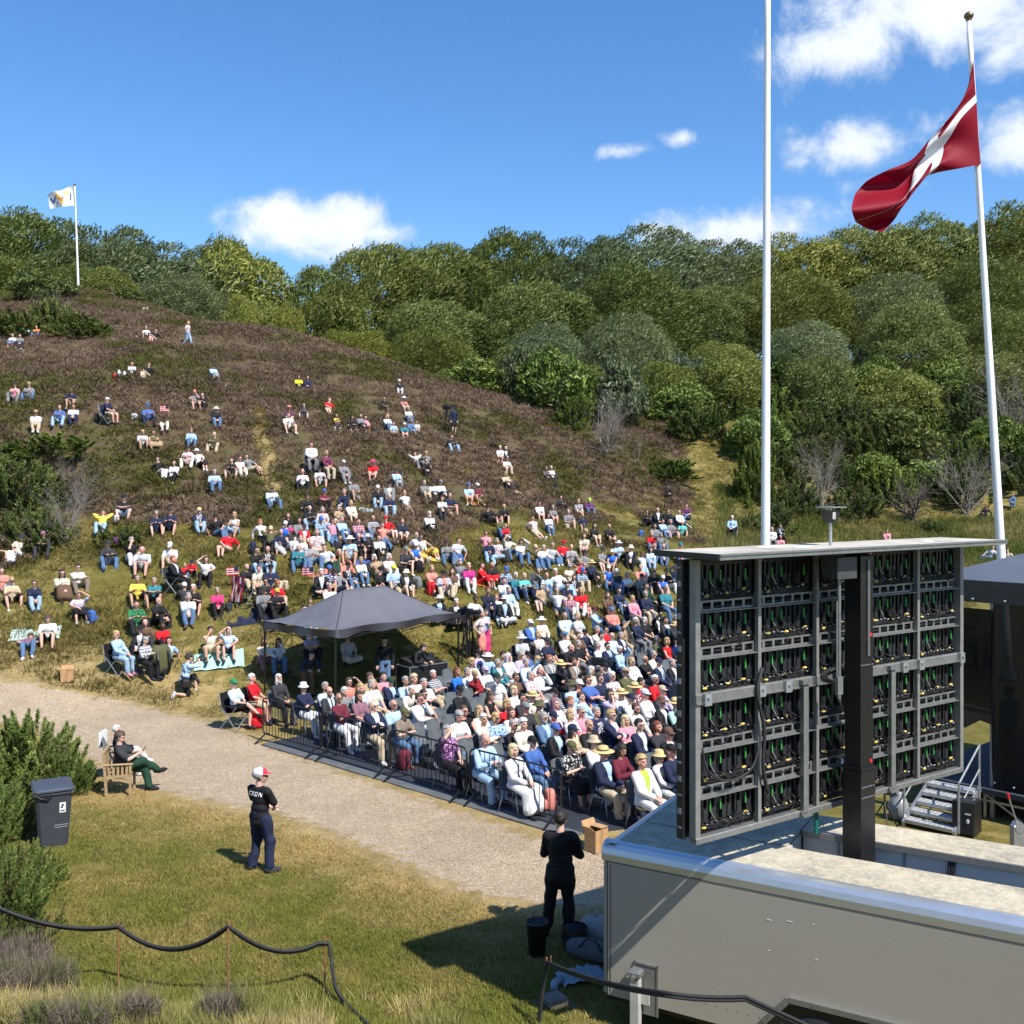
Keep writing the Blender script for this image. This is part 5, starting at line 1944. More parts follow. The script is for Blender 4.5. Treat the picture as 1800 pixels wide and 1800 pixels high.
def build_wheeled_bin():
    q = flat(92, 1482)
    root = thing('wheeled_bin', 'dark grey wheeled rubbish bin with a white sticker by the junipers', 'bin', tuple(q), .5)
    bm = mat('bin_plastic', (.045, .050, .060), .42, 0, .08, 4, .08, 60)
    h = 1.0
    V = []
    for z, w, d in [(0, .46, .52), (.10, .48, .55), (.86, .58, .70), (.96, .60, .73), (h, .60, .73)]:
        b = .05
        x, y = w / 2, d / 2
        V += [(-x + b, -y, z), (x - b, -y, z), (x, -y + b, z), (x, y - b, z), (x - b, y, z), (-x + b, y, z), (-x, y - b, z), (-x, -y + b, z)]
    f = [(r * 8 + i, r * 8 + (i + 1) % 8, (r + 1) * 8 + (i + 1) % 8, (r + 1) * 8 + i) for r in range(4) for i in range(8)] + [tuple(range(7, -1, -1))]
    MB().add(V, f).build('body', bm, root)
    MB().box((0, 0, h - .035), (.64, .77, .05), bev=.012).build('rim', bm, root)
    lid = MB()
    V = []
    for z, s in [(h + .01, 1.0), (h + .035, 1.0), (h + .06, .93), (h + .085, .70), (h + .088, .3)]:
        x, y, b = .335 * s, .405 * s, .05 * s
        V += [(-x + b, -y, z), (x - b, -y, z), (x, -y + b, z), (x, y - b, z), (x - b, y, z), (-x + b, y, z), (-x, y - b, z), (-x, -y + b, z)]
    lid.add(V, [(r * 8 + i, r * 8 + (i + 1) % 8, (r + 1) * 8 + (i + 1) % 8, (r + 1) * 8 + i) for r in range(4) for i in range(8)] + [tuple(range(32, 40)), tuple(range(7, -1, -1))])
    lo = lid.build('lid', mat('bin_lid', (.055, .065, .085), .35, 0, .1, 4), root)
    MB().tube([(-.25, .43, h + .02), (.25, .43, h + .02)], .018, 8).build('handle', bm, lo)
    bag = MB().add([(-.31, -.395, h - .02), (-.02, -.402, h - .03), (-.1, -.402, h - .12), (-.22, -.405, h - .08), (-.335, -.2, h - .02), (-.34, -.32, h - .10)], [(0, 1, 2, 3), (0, 3, 5, 4)])
    bag.build('bag_edge', black_m, root)
    for s in (-1, 1):
        MB().tube([(s * .2, .24, .1), (s * .26, .24, .1)], .1, 14).build('wheel', rubber_m, root)
    # sticker: white square with a small black figure and a line of print, on the face towards the viewer's right
    rot = np.array(Matrix.Rotation(math.radians(90), 3, 'Z'))
    for nm, pts, m_, off in [('sticker', [(-.05, .62), (.05, .62), (.05, .80), (-.05, .80)], white_m, .004), ('sticker_figure', [(-.03, .70), (.0, .70), (.0, .735), (.025, .735), (.025, .75), (.005, .77), (-.015, .785), (-.02, .76), (-.005, .75), (-.03, .73)], black_m, .007),
                              ('sticker_print', [(-.035, .645), (.035, .645), (.035, .665), (-.035, .665)], black_m, .007)]:
        V = [(.14 + a, -.268 - .10 * (z - .1) - off - .008, z) for a, z in pts]
        MB().add(V, [tuple(range(len(pts)))]).build(nm, m_, root)
    for z in (.36, .40):
        MB().box((.12, -.306, z), (.22, .003, .012)).build('scuff', mat('scuff_grey', (.25, .25, .26), .6), root)
    return root


build_wheeled_bin()


def lathe_thing(name, label, cat, loc, prof, m, part, n=18, sx=1, sy=1, rim=None):
    o = thing(name, label, cat, loc)
    MB().lathe(prof, n, (0, 0, 0), sx, sy).build(part, m, o, True)
    return o


q = flat(944, 1680)
o = lathe_thing('waste_bin', 'tall black plastic bucket standing on the shaded grass', 'bucket', tuple(q), [(.001, .0), (.105, 0), (.145, .44), (.155, .45), (.155, .47), (.14, .47), (.10, .03), (.001, .03)], black_m, 'bucket')
q = flat(1010, 1672)
o = lathe_thing('waste_bin', 'black bucket lined with a bin bag behind the taller bucket', 'bucket', tuple(q), [(.001, .0), (.12, 0), (.16, .30), (.17, .31), (.155, .32), (.11, .03), (.001, .03)], black_m, 'bucket')
MB().lathe([(.175, .34), (.19, .26), (.17, .14), (.185, .10)], 14, cap=False).build('bag_liner', black_m, o, True)
q = flat(1042, 1690)
o = thing('holdall', 'long dusty blue holdall lying in the trailer shade', 'bag', tuple(q), -.5)
bagb_m = mat('dusty_blue_cloth', (.085, .105, .115), .85, 0, .25, 6, .4, 30)
MB().tube([(-.36, 0, .13), (-.3, 0, .14), (0, 0, .15), (.3, 0, .14), (.36, 0, .13)], [.08, .13, .145, .13, .08], 12).build('body', bagb_m, o, True)
MB().tube([(-.15, -.12, .2), (-.05, -.1, .33), (.1, -.1, .33), (.18, -.12, .2)], .014, 6).build('strap', rubber_m, o)
q = flat(1046, 1655)
o = thing('cloth_sack', 'pale round sack behind the black buckets', 'sack', tuple(q))
MB().ell((0, 0, .17), (.26, .24, .2), n=14, m=10).build('sack', mat('grey_sack', (.26, .26, .24), .8, 0, .2, 5), o, True)
MB().tube([(0, 0, .35), (.03, 0, .42)], [.05, .03], 8).build('neck', _mats['grey_sack'], o, True)
q = flat(1024, 1722)
o = thing('jacket', 'light blue jacket dropped on the grass by the trailer', 'jacket', tuple(q), .3)
g_ = np.random.default_rng(3)
nn = 15
V = [((i / (nn - 1) - .5) * .62, (j / (nn - 1) - .5) * .36, .02 + .07 * abs(math.sin(i * 1.1 + j * .7)) * math.sin(math.pi * min(1, (i + .2) / nn)) + .04 * g_.uniform()) for i in range(nn) for j in range(nn)]
MB().add(V, [(i * nn + j, (i + 1) * nn + j, (i + 1) * nn + j + 1, i * nn + j + 1) for i in range(nn - 1) for j in range(nn - 1)]).build('body', mat('pale_blue_cloth', (.22, .28, .33), .85, 0, .12, 5, .4, 30), o, True)
MB().tube([(-.3, .0, .04), (-.42, -.1, .05), (-.46, -.2, .03)], [.06, .055, .045], 8).build('sleeve', _mats['pale_blue_cloth'], o, True)
q = flat(974, 1768)
o = thing('drain_cover', 'weathered plate on a block in the near grass', 'ground box', tuple(q), .5)
MB().box((0, 0, .01), (.46, .42, .03)).build('slab', mat('dark_slab', (.09, .085, .075), .9), o)
MB().box((0, 0, .075), (.26, .24, .10), bev=.015).build('block', mat('worn_block', (.16, .14, .12), .85, 0, .3, 8), o)


# ---- cable carried on rods round the near edge
def rod(px, ytop, ybot, label, lean=0.0, m_=None):
    q = ground_at(px, ybot)
    h = (ybot - ytop) / F * q[1]
    o = thing('marker_rod', label, 'rod', tuple(q), 0, 'rods carrying the black cable')
    MB().tube([(0, 0, -.05), (lean, 0, h)], .011, 7).build('rod', m_ or rust_m, o)
    MB().tube([(lean * .9, 0, h * .93), (lean * .9 + .06, .0, h * .94), (lean * .9 + .06, 0, h * 1.03)], .006, 6).build('hook', rust_m, o)
    return q + np.array([lean, 0, h * .94])


r1 = rod(208, 1622, 1735, 'thin rusty rod holding up the cable, nearest the heather')
r2 = rod(401, 1620, 1768, 'thin rusty rod holding up the cable below the man in the black shirt')
r3 = rod(571, 1648, 1740, 'thin rod where the cable drops to the grass beside the shade')
r4 = rod(943, 1684, 1800, 'leaning rusty rod holding the cable beside the tall black bucket', .12)
r5 = rod(1299, 1738, 1812, 'thin rusty rod in front of the long grey trailer', .0)


def sag(a, b, s, n=16):
    t = np.linspace(0, 1, n)
    p = a[None] * (1 - t[:, None]) + b[None] * t[:, None]
    p[:, 2] -= s * 4 * t * (1 - t)
    return p


left0 = P(-30, 1582, float(r1[1]) - .2)
pts = np.concatenate([sag(left0, r1, .14)[:-1], sag(r1, r2, .28)[:-1], sag(r2, r3, .22)])
drop = [r3 + np.array([.05, 0, -.05]), P(584, 1700, r3[1] - .1), P(588, 1735, r3[1] - .4), ground_at(606, 1768) + [0, 0, .03], ground_at(640, 1800) + [0, 0, .03], ground_at(690, 1860) + [0, 0, .03]]
tt = np.linspace(0, 1, 26)
dp_ = np.c_[[np.interp(tt, np.linspace(0, 1, len(drop)), np.array(drop)[:, i]) for i in range(3)]].T
for _ in range(3):
    dp_[1:-1] = (dp_[:-2] + 2 * dp_[1:-1] + dp_[2:]) / 4
o = thing('power_cable', 'thick twin black cable sagging between rusty rods along the near edge', 'cable', tuple(left0))
for k, (dz, dy) in enumerate([(0, 0), (-.028, .02)]):
    pk = np.concatenate([pts[:-1], dp_]) - left0 + np.array([0, dy, dz])
    MB().tube(pk, .021, 8).build('cable', rubber_m, o, True)
pts = np.concatenate([sag(r4 + np.array([-.12, -.05, -1.0]), r4, -.06, 8)[:-1], sag(r4, P(1170, 1745, 9.7), .05)[:-1], sag(P(1170, 1745, 9.7), P(1310, 1752, 9.6), .02, 8)[:-1], sag(P(1310, 1752, 9.6), P(1480, 1830, 9.2), .0, 8)])
o = thing('power_cable', 'black cable looping past the near corner of the grey trailer', 'cable', tuple(pts[0]))
for dz in (0, -.03):
    MB().tube(pts - pts[0] + np.array([0, 0, dz]), .018, 8).build('cable', rubber_m, o, True)
# ------------------------------------------------------------------ people: poses, bodies, clothes
def nrm(v):
    v = np.asarray(v, float)
    return v / (np.linalg.norm(v) + 1e-9)


def ik(a, c, l1, l2, pole):
    """middle joint of a two-bone limb; also returns the end, pulled in when out of reach"""
    a, c = np.asarray(a, float), np.asarray(c, float)
    d = c - a
    L = np.linalg.norm(d)
    if L > (l1 + l2) * .995:
        c = a + d / L * (l1 + l2) * .995
        d = c - a
        L = np.linalg.norm(d)
    x = d / L
    t = (l1 * l1 - l2 * l2 + L * L) / (2 * L)
    h = math.sqrt(max(0, l1 * l1 - t * t))
    p = np.asarray(pole, float)
    p = nrm(p - x * (p @ x))
    return a + x * t + p * h, c


def make_pose(pel, lean=0, side=0, yaw=0, pitch=0, ank=None, kp=None, wr=None, ep=None, toe=None, twist=0, neck=0):
    """facing +Y. lean/side/yaw/pitch in degrees; ank, wr: left and right targets; kp, ep: knee and elbow directions"""
    J = {}
    P0 = np.array(pel, float)
    R = Matrix.Rotation(math.radians(side), 3, 'Y') @ Matrix.Rotation(math.radians(-lean), 3, 'X')
    R = np.array(R)
    tw = np.array(Matrix.Rotation(math.radians(twist), 3, 'Z'))
    X, Y, Z = (R @ tw)[:, 0], (R @ tw)[:, 1], R[:, 2]
    J['P'], J['R'] = P0, np.c_[X, Y, Z]
    J['N'] = P0 + Z * .50 - Y * .01
    hl = lean * .45 + neck
    HR = np.array(Matrix.Rotation(math.radians(yaw), 3, 'Z') @ Matrix.Rotation(math.radians(-hl * .3 - pitch), 3, 'X'))
    nd = nrm(Z * .7 + np.array([0, 0, .5]) + np.array(HR)[:, 1] * .12) if abs(lean) < 60 else nrm(Z + np.array([0, 0, .25]))
    J['H'] = J['N'] + nd * .165 + HR[:, 1] * .015
    J['HR'] = HR
    for i, s in enumerate((-1, 1)):
        hp = P0 + np.array([s * .088, 0, 0])
        sh = P0 + Z * .425 + X * s * .178
        k, a = ik(hp, ank[i], .43, .41, kp[i] if kp else (s * .15, .3, 1))
        e, w = ik(sh, wr[i], .28, .245, ep[i] if ep else (s * .8, -.4, -.5))
        J[s] = dict(hip=hp, knee=k, ank=a, sh=sh, elb=e, wri=w, hand=nrm(w - e))
        td = toe[i] if toe else (s * .18, 1, -.15)
        J[s]['toe'] = nrm(td)
    return J


POSES = {
    # on chairs, seat at 0.45
    'c_lap': dict(pel=(0, 0, .55), lean=-6, ank=[(-.12, .46, .08), (.12, .43, .08)], wr=[(-.08, .30, .66), (.08, .31, .66)]),
    'c_cross': dict(pel=(0, 0, .55), lean=-8, yaw=8, ank=[(-.11, .50, .08), (.13, .42, .08)], wr=[(.10, .22, .83), (-.10, .24, .80)], ep=[(-.9, .4, -.7), (.9, .4, -.7)]),
    'c_chin': dict(pel=(0, 0, .55), lean=2, yaw=-10, pitch=5, ank=[(-.12, .46, .08), (.12, .42, .08)], wr=[(.10, .24, .76), (.07, .19, 1.10)], ep=[(-.8, .2, -.6), (.3, .5, -1)]),
    'c_legx': dict(pel=(0, 0, .55), lean=-8, yaw=-8, ank=[(-.06, .42, .08), (-.16, .64, .40)], kp=[(-.1, .3, 1), (.3, .2, 1)], wr=[(-.03, .30, .72), (.08, .32, .72)], toe=[(-.1, 1, -.1), (-.3, .9, -.3)]),
    'c_lean': dict(pel=(0, 0, .55), lean=30, pitch=-12, ank=[(-.16, .34, .08), (.16, .38, .08)], wr=[(-.05, .50, .66), (.05, .50, .66)], ep=[(-1, 0, -.5), (1, 0, -.5)]),
    'c_brow': dict(pel=(0, 0, .55), lean=-4, ank=[(-.12, .46, .08), (.12, .43, .08)], wr=[(-.06, .30, .66), (.09, .20, 1.30)], ep=[(-.8, -.2, -.6), (1, .5, -.1)]),
    'c_phone': dict(pel=(0, 0, .55), lean=8, pitch=22, ank=[(-.12, .44, .08), (.14, .46, .08)], wr=[(-.05, .34, .80), (.05, .34, .80)]),
    'c_up': dict(pel=(0, 0, .55), lean=-2, ank=[(-.12, .46, .08), (.12, .43, .08)], wr=[(-.08, .3, .66), (.22, .42, 1.36)], ep=[(-.8, -.2, -.6), (.8, 0, -.8)]),
    # on the ground, facing downhill
    'g_hug': dict(pel=(0, 0, .11), lean=8, ank=[(-.09, .50, -.08), (.09, .52, -.09)], wr=[(-.04, .45, .25), (.04, .45, .25)], ep=[(-.6, -.2, -.7), (.6, -.2, -.7)]),
    'g_knee': dict(pel=(0, 0, .11), lean=6, yaw=6, ank=[(-.20, .54, -.12), (.19, .50, -.1)], kp=[(-.3, .2, 1), (.3, .2, 1)], wr=[(-.14, .44, .42), (.12, .42, .40)], ep=[(-.5, -.3, -.8), (.5, -.3, -.8)]),
    'g_fold': dict(pel=(0, 0, .13), lean=12, yaw=-5, ank=[(-.16, .46, -.08), (.16, .48, -.1)], kp=[(-.3, .2, 1), (.3, .2, 1)], wr=[(.10, .38, .44), (-.10, .38, .45)], ep=[(-.8, .1, -.5), (.8, .1, -.5)]),
    'g_back': dict(pel=(0, 0, .11), lean=-24, neck=12, ank=[(-.12, .80, -.22), (.10, .84, -.24)], wr=[(-.27, -.36, .06), (.27, -.34, .06)], ep=[(-.4, -1, 0), (.4, -1, 0)], toe=[(-.3, .4, .8), (.3, .4, .8)]),
    'g_crossleg': dict(pel=(0, 0, .12), lean=4, ank=[(.16, .28, .06), (-.16, .32, .05)], kp=[(-1, .5, .25), (1, .5, .25)], wr=[(-.1, .32, .20), (.1, .32, .20)], toe=[(1, .3, -.1), (-1, .3, -.1)]),
    'g_out': dict(pel=(0, 0, .11), lean=4, yaw=-8, ank=[(-.14, .50, -.08), (.16, .82, -.24)], wr=[(-.10, .42, .38), (.04, .36, .30)], toe=[(-.2, 1, -.1), (.2, .4, .8)]),
    'g_side': dict(pel=(0, 0, .11), lean=-10, side=-10, yaw=14, ank=[(.18, .55, -.08), (.30, .58, -.1)], kp=[(.4, .3, 1), (.5, .3, 1)], wr=[(-.34, -.12, .04), (.14, .36, .34)], ep=[(-1, -.3, 0), (1, 0, -.3)]),
    'g_brow': dict(pel=(0, 0, .11), lean=4, ank=[(-.16, .52, -.1), (.16, .52, -.1)], wr=[(-.13, .44, .38), (.10, .19, .86)], ep=[(-1, 0, 0), (1, .5, 0)]),
    'g_down': dict(pel=(0, 0, .12), lean=14, pitch=26, ank=[(-.14, .50, -.08), (.14, .5, -.1)], wr=[(-.06, .42, .36), (.06, .42, .36)], ep=[(-.6, -.1, -.7), (.6, -.1, -.7)]),
    'g_recline': dict(pel=(0, 0, .12), lean=-38, neck=30, ank=[(-.14, .62, -.12), (.14, .58, -.12)], wr=[(-.13, -.46, .56), (.13, -.46, .56)], ep=[(-1, 0, .4), (1, 0, .4)]),
    'g_lie': dict(pel=(0, 0, .12), lean=-76, neck=30, ank=[(-.12, .52, -.06), (.12, .62, -.1)], wr=[(-.12, -.04, .22), (.12, -.04, .22)], ep=[(-1, 0, .1), (1, 0, .1)]),
    # standing and others
    's_crew': dict(pel=(0, 0, .91), lean=-2, yaw=-34, pitch=2, ank=[(-.15, -.02, .085), (.15, .05, .085)], kp=[(-.1, 1, 0), (.1, 1, 0)], wr=[(-.04, .24, 1.0), (.05, .25, 1.0)], ep=[(-1, -.5, 0), (1, -.5, 0)], toe=[(-.2, 1, -.08), (.35, 1, -.08)]),
    's_suit': dict(pel=(0, 0, .92), lean=-1, yaw=6, ank=[(-.20, .0, .085), (.10, .06, .085)], kp=[(-.1, 1, 0), (.1, 1, 0)], wr=[(-.10, .27, 1.14), (.08, .28, 1.10)], ep=[(-.55, -.6, -.5), (.75, -.5, -.5)], toe=[(-.4, 1, -.08), (.3, 1, -.08)]),
    's_walk': dict(pel=(0, 0, .90), lean=4, ank=[(-.07, .26, .09), (.07, -.28, .15)], kp=[(0, 1, .1), (0, 1, .1)], wr=[(-.24, -.12, .93), (.24, .2, .96)]),
    's_cam': dict(pel=(0, 0, .91), lean=4, yaw=-8, ank=[(-.12, .02, .085), (.12, -.02, .085)], kp=[(0, 1, 0), (0, 1, 0)], wr=[(-.14, .36, 1.25), (.24, .06, .96)]),
    's_bend': dict(pel=(0, -.05, .90), lean=52, pitch=10, ank=[(-.14, 0, .085), (.14, .05, .085)], kp=[(0, 1, 0), (0, 1, 0)], wr=[(-.18, .60, .92), (.18, .56, .92)]),
    's_idle': dict(pel=(0, 0, .91), lean=1, pitch=8, ank=[(-.12, 0, .085), (.12, .03, .085)], kp=[(0, 1, 0), (0, 1, 0)], wr=[(-.25, .06, .84), (.25, .08, .84)]),
    'k_photo': dict(pel=(0, -.05, .44), lean=14, pitch=-4, ank=[(-.14, .40, .085), (.12, -.40, .10)], kp=[(-.2, .4, 1), (.1, 1, -.6)], wr=[(-.06, .42, .98), (.07, .40, .98)], ep=[(-1, 0, -.6), (1, 0, -.6)], toe=[(-.1, 1, -.1), (.1, -.5, -.8)]),
    'a_chair': dict(pel=(0, 0, .50), lean=-4, yaw=0, pitch=24, ank=[(-.05, .52, .08), (-.18, .66, .40)], kp=[(-.1, .3, 1), (.3, .2, 1)], wr=[(-.07, .34, .82), (.06, .34, .82)], toe=[(-.1, 1, -.1), (-.3, .95, .1)]),
}
_J = {}


def joints(p):
    if p not in _J:
        _J[p] = make_pose(**POSES[p])
    return _J[p]


def cone(b, p0, p1, r0, r1, n=10):
    """round-ended tapered limb"""
    p0, p1 = np.asarray(p0, float), np.asarray(p1, float)
    d = nrm(p1 - p0)
    pts, rr = [], []
    for t in (-.98, -.7, -.3):
        pts.append(p0 + d * r0 * t)
        rr.append(r0 * math.sqrt(1 - t * t))
    pts.append(p0)
    rr.append(r0)
    pts.append(p1)
    rr.append(r1)
    for t in (.3, .7, .98):
        pts.append(p1 + d * r1 * t)
        rr.append(r1 * math.sqrt(1 - t * t))
    b.tube(pts, rr, n)


def torso(b, J, g=0.0, low=True):
    P0, R = J['P'], J['R']
    X, Y, Z = R[:, 0], R[:, 1], R[:, 2]
    if low:
        b.ell(P0 + Z * .02, (.158 + g, .120 + g, .115 + g), R, 12, 8)
    b.ell(P0 + Z * .15 + Y * .012, (.146 + g, .122 + g, .14 + g), R, 12, 8)
    b.ell(P0 + Z * .32 + Y * .012, (.158 + g, .122 + g, .155 + g), R, 12, 8)
    cone(b, J[-1]['sh'] + X * .02, J[1]['sh'] - X * .02, .062 + g, .062 + g)
    b.ell(P0 + Z * .41, (.135 + g, .085 + g, .07 + g), R, 12, 8)


def arm(b, J, s, g=0.0, frac=1.0, hand=True):
    q = J[s]
    if frac >= 1:
        cone(b, q['sh'], q['elb'], .050 + g, .040 + g)
        cone(b, q['elb'], q['wri'], .040 + g, .029 + g * 1.3)
    else:
        e = q['sh'] + (q['elb'] - q['sh']) * frac
        cone(b, q['sh'], e, .052 + g, .046 + g * 1.5)


def leg(b, J, s, g=0.0, frac=2.0):
    q = J[s]
    f1 = min(1, frac)
    k = q['hip'] + (q['knee'] - q['hip']) * f1
    cone(b, q['hip'], k, .083 + g, .083 + (.056 - .083) * f1 + g * 1.2)
    if frac > 1:
        a = q['knee'] + (q['ank'] - q['knee']) * (frac - 1)
        m = q['knee'] + (a - q['knee']) * .35
        cone(b, q['knee'], m, .056 + g, .055 + g)
        cone(b, m, a, .055 + g, .036 + g * 1.6)


_work = bpy.data.scenes.new('work')


def remeshed(b, voxel, ratio, smooth=3):
    me = b.mesh('tmp')
    o = bpy.data.objects.new('tmp', me)
    _work.collection.objects.link(o)
    m = o.modifiers.new('r', 'REMESH')
    m.mode = 'VOXEL'
    m.voxel_size = voxel
    m = o.modifiers.new('s', 'SMOOTH')
    m.iterations = smooth
    m.factor = .5
    if ratio < 1:
        m = o.modifiers.new('d', 'DECIMATE')
        m.ratio = ratio
    vl = _work.view_layers[0]
    vl.update()
    me2 = bpy.data.meshes.new_from_object(o.evaluated_get(vl.depsgraph))
    bpy.data.objects.remove(o)
    bpy.data.meshes.remove(me)
    return me2


def head_parts(b, J, fine):
    H, R = J['H'], J['HR']

    def e(c, r, n=12, m=9):
        b.ell(H + R @ np.array(c), r, R, n, m)
    e((0, -.012, .032), (.076, .096, .086))
    e((0, .020, -.035), (.060, .070, .082))
    e((0, .062, -.092), (.030, .024, .022))
    e((0, .099, -.018), (.014, .024, .027))
    e((0, .078, .022), (.054, .017, .013))
    for s in (-1, 1):
        e((s * .076, -.006, -.012), (.013, .024, .034))
        e((s * .038, .058, -.03), (.026, .028, .024))
    if fine:
        e((0, .086, -.062), (.026, .014, .008))
        e((0, .086, -.074), (.022, .013, .008))


_HAND = [(-.030, .075, 0.0), (-.010, .086, .0), (.010, .082, .0), (.029, .066, .0)]


def hand_geo(b, J, s, r=.0085):
    """palm with four bent fingers of unequal length and a thumb from the side of the palm"""
    q = J[s]
    d = q['hand']
    side = nrm(np.cross(d, (0, 0, 1)) if abs(d[2]) < .9 else np.cross(d, (0, 1, 0)))
    # palms turn down / inwards
    up = nrm(np.cross(side, d))
    w = q['wri']
    pc = w + d * .055
    b.ell(pc, (.040, .050, .017), np.c_[side, d, up], 10, 7)
    for k, (x, L, z) in enumerate(_HAND):
        p0 = w + d * .092 + side * x * 1.0
        p1 = p0 + d * L * .45 - up * L * .16
        p2 = p1 + d * L * .30 - up * L * .38
        b.tube([p0 - d * .02, p0, p1, p2], [r, r, r * .95, r * .75], 5)
    ts = -s
    p0 = w + d * .03 + side * ts * .034 * (1 if side[0] > 0 else -1)
    tdir = nrm(d * .7 + side * ts * .7 * (1 if side[0] > 0 else -1) - up * .3)
    b.tube([p0, p0 + tdir * .035, p0 + tdir * .058 - up * .008], [r * 1.3, r * 1.15, r * .85], 5)


_body = {}
SKINS = {}


def skin_mat(name, col):
    m, t, b = new_mat(name)
    a = t.add('ShaderNodeAttribute', attribute_name='tone')
    tc = t.add('ShaderNodeTexCoord')
    n = t.noise(tc.outputs['Object'], 14, 4, .6)
    c = t.mix(1.0, t.ramp(n, [(.3, tuple(x * .9 for x in col)), (.7, tuple(x * 1.08 for x in col))]), a.outputs['Color'], 'MULTIPLY')
    t.l.new(c, b.inputs['Base Color'])
    b.inputs['Roughness'].default_value = .52
    b.inputs['Subsurface Weight'].default_value = .0
    b.inputs['Specular IOR Level'].default_value = .35
    return m


for nm, c in [('fair', (.58, .36, .27)), ('pink', (.60, .31, .24)), ('tan', (.44, .25, .165)), ('olive', (.36, .21, .14)), ('dark', (.13, .07, .045))]:
    SKINS[nm] = skin_mat('skin_' + nm, c)


def body_mesh(pose, fine=False):
    key = (pose, fine)
    if key in _body:
        return _body[key]
    J = joints(pose)
    b = MB()
    torso(b, J, -.004)
    cone(b, J['N'] - J['R'][:, 2] * .05, J['N'] + (J['H'] - J['N']) * .55, .062, .052)
    head_parts(b, J, fine)
    for s in (-1, 1):
        arm(b, J, s)
        leg(b, J, s)
        q = J[s]
        cone(b, q['ank'], q['ank'] + q['toe'] * .11 - np.array([0, 0, .045]) * (1 if abs(q['toe'][2]) < .5 else 0), .036, .020)
        pc = q['wri'] + q['hand'] * .045
        cone(b, q['wri'], pc, .028, .03)
    me = remeshed(b, .026 if fine == 'low' else .0125 if fine else .0165, .35 if fine == 'low' else .5 if fine else .42, 3)
    n0 = len(me.vertices)
    co = np.empty(n0 * 3, np.float32)
    me.vertices.foreach_get('co', co)
    co = co.reshape(-1, 3)
    lc = (co - J['H']) @ J['HR']
    tone = np.ones((n0, 3))
    if True:
        for s in (-1, 1):
            d = np.hypot((lc[:, 0] - s * .031) / .020, (lc[:, 2] + .0) / .011)
            k = (d < 1) & (lc[:, 1] > .05)
            tone[k] = (.30, .26, .26)
            d = np.hypot((lc[:, 0] - s * .032) / .026, (lc[:, 2] - .026) / .007)
            tone[(d < 1) & (lc[:, 1] > .05)] = (.45, .38, .34)
        d = np.hypot(lc[:, 0] / .027, (lc[:, 2] + .067) / .011)
        tone[(d < 1) & (lc[:, 1] > .05)] = (.78, .45, .45)
        d = np.hypot(lc[:, 0] / .05, (lc[:, 2] + .03) / .03)
        k = (lc[:, 1] > .04) & (np.abs(lc[:, 0]) > .02) & (np.abs(lc[:, 2] + .03) < .025)
        tone[k] *= (1.03, .9, .88)
    hb = MB()
    for s in (-1, 1):
        hand_geo(hb, J, s)
    # join the fingers to the body surface so that it stays one figure
    bm = bmesh.new()
    bm.from_mesh(me)
    me2 = hb.mesh('hands')
    bm.from_mesh(me2)
    bm.to_mesh(me)
    bm.free()
    bpy.data.meshes.remove(me2)
    tone = np.r_[tone, np.ones((len(me.vertices) - n0, 3))]
    a = me.color_attributes.new('tone', 'FLOAT_COLOR', 'POINT')
    a.data.foreach_set('color', np.c_[tone, np.ones(len(tone))].astype(np.float32).ravel())
    me.polygons.foreach_set('use_smooth', np.ones(len(me.polygons), bool))
    me.materials.append(SKINS['fair'])
    me.name = 'person'
    _body[key] = me
    return me


_cloth = {}


def wrinkle(me, amp, seed, f=17):
    n = len(me.vertices)
    co = np.empty(n * 3, np.float32)
    no = np.empty(n * 3, np.float32)
    me.vertices.foreach_get('co', co)
    me.vertex_normals.foreach_get('vector', no)
    co, no = co.reshape(-1, 3), no.reshape(-1, 3)
    g = np.random.default_rng(seed)
    d = np.zeros(n)
    for _ in range(5):
        k = g.normal(0, 1, 3)
        k = k / np.linalg.norm(k) * f * g.uniform(.6, 1.9)
        d += np.sin(co @ k + g.uniform(0, 6) + 1.2 * np.sin(co @ (k[::-1] * .6)))
    co = co + no * (d * amp / 3)[:, None]
    me.vertices.foreach_set('co', co.astype(np.float32).ravel())
    me.update()


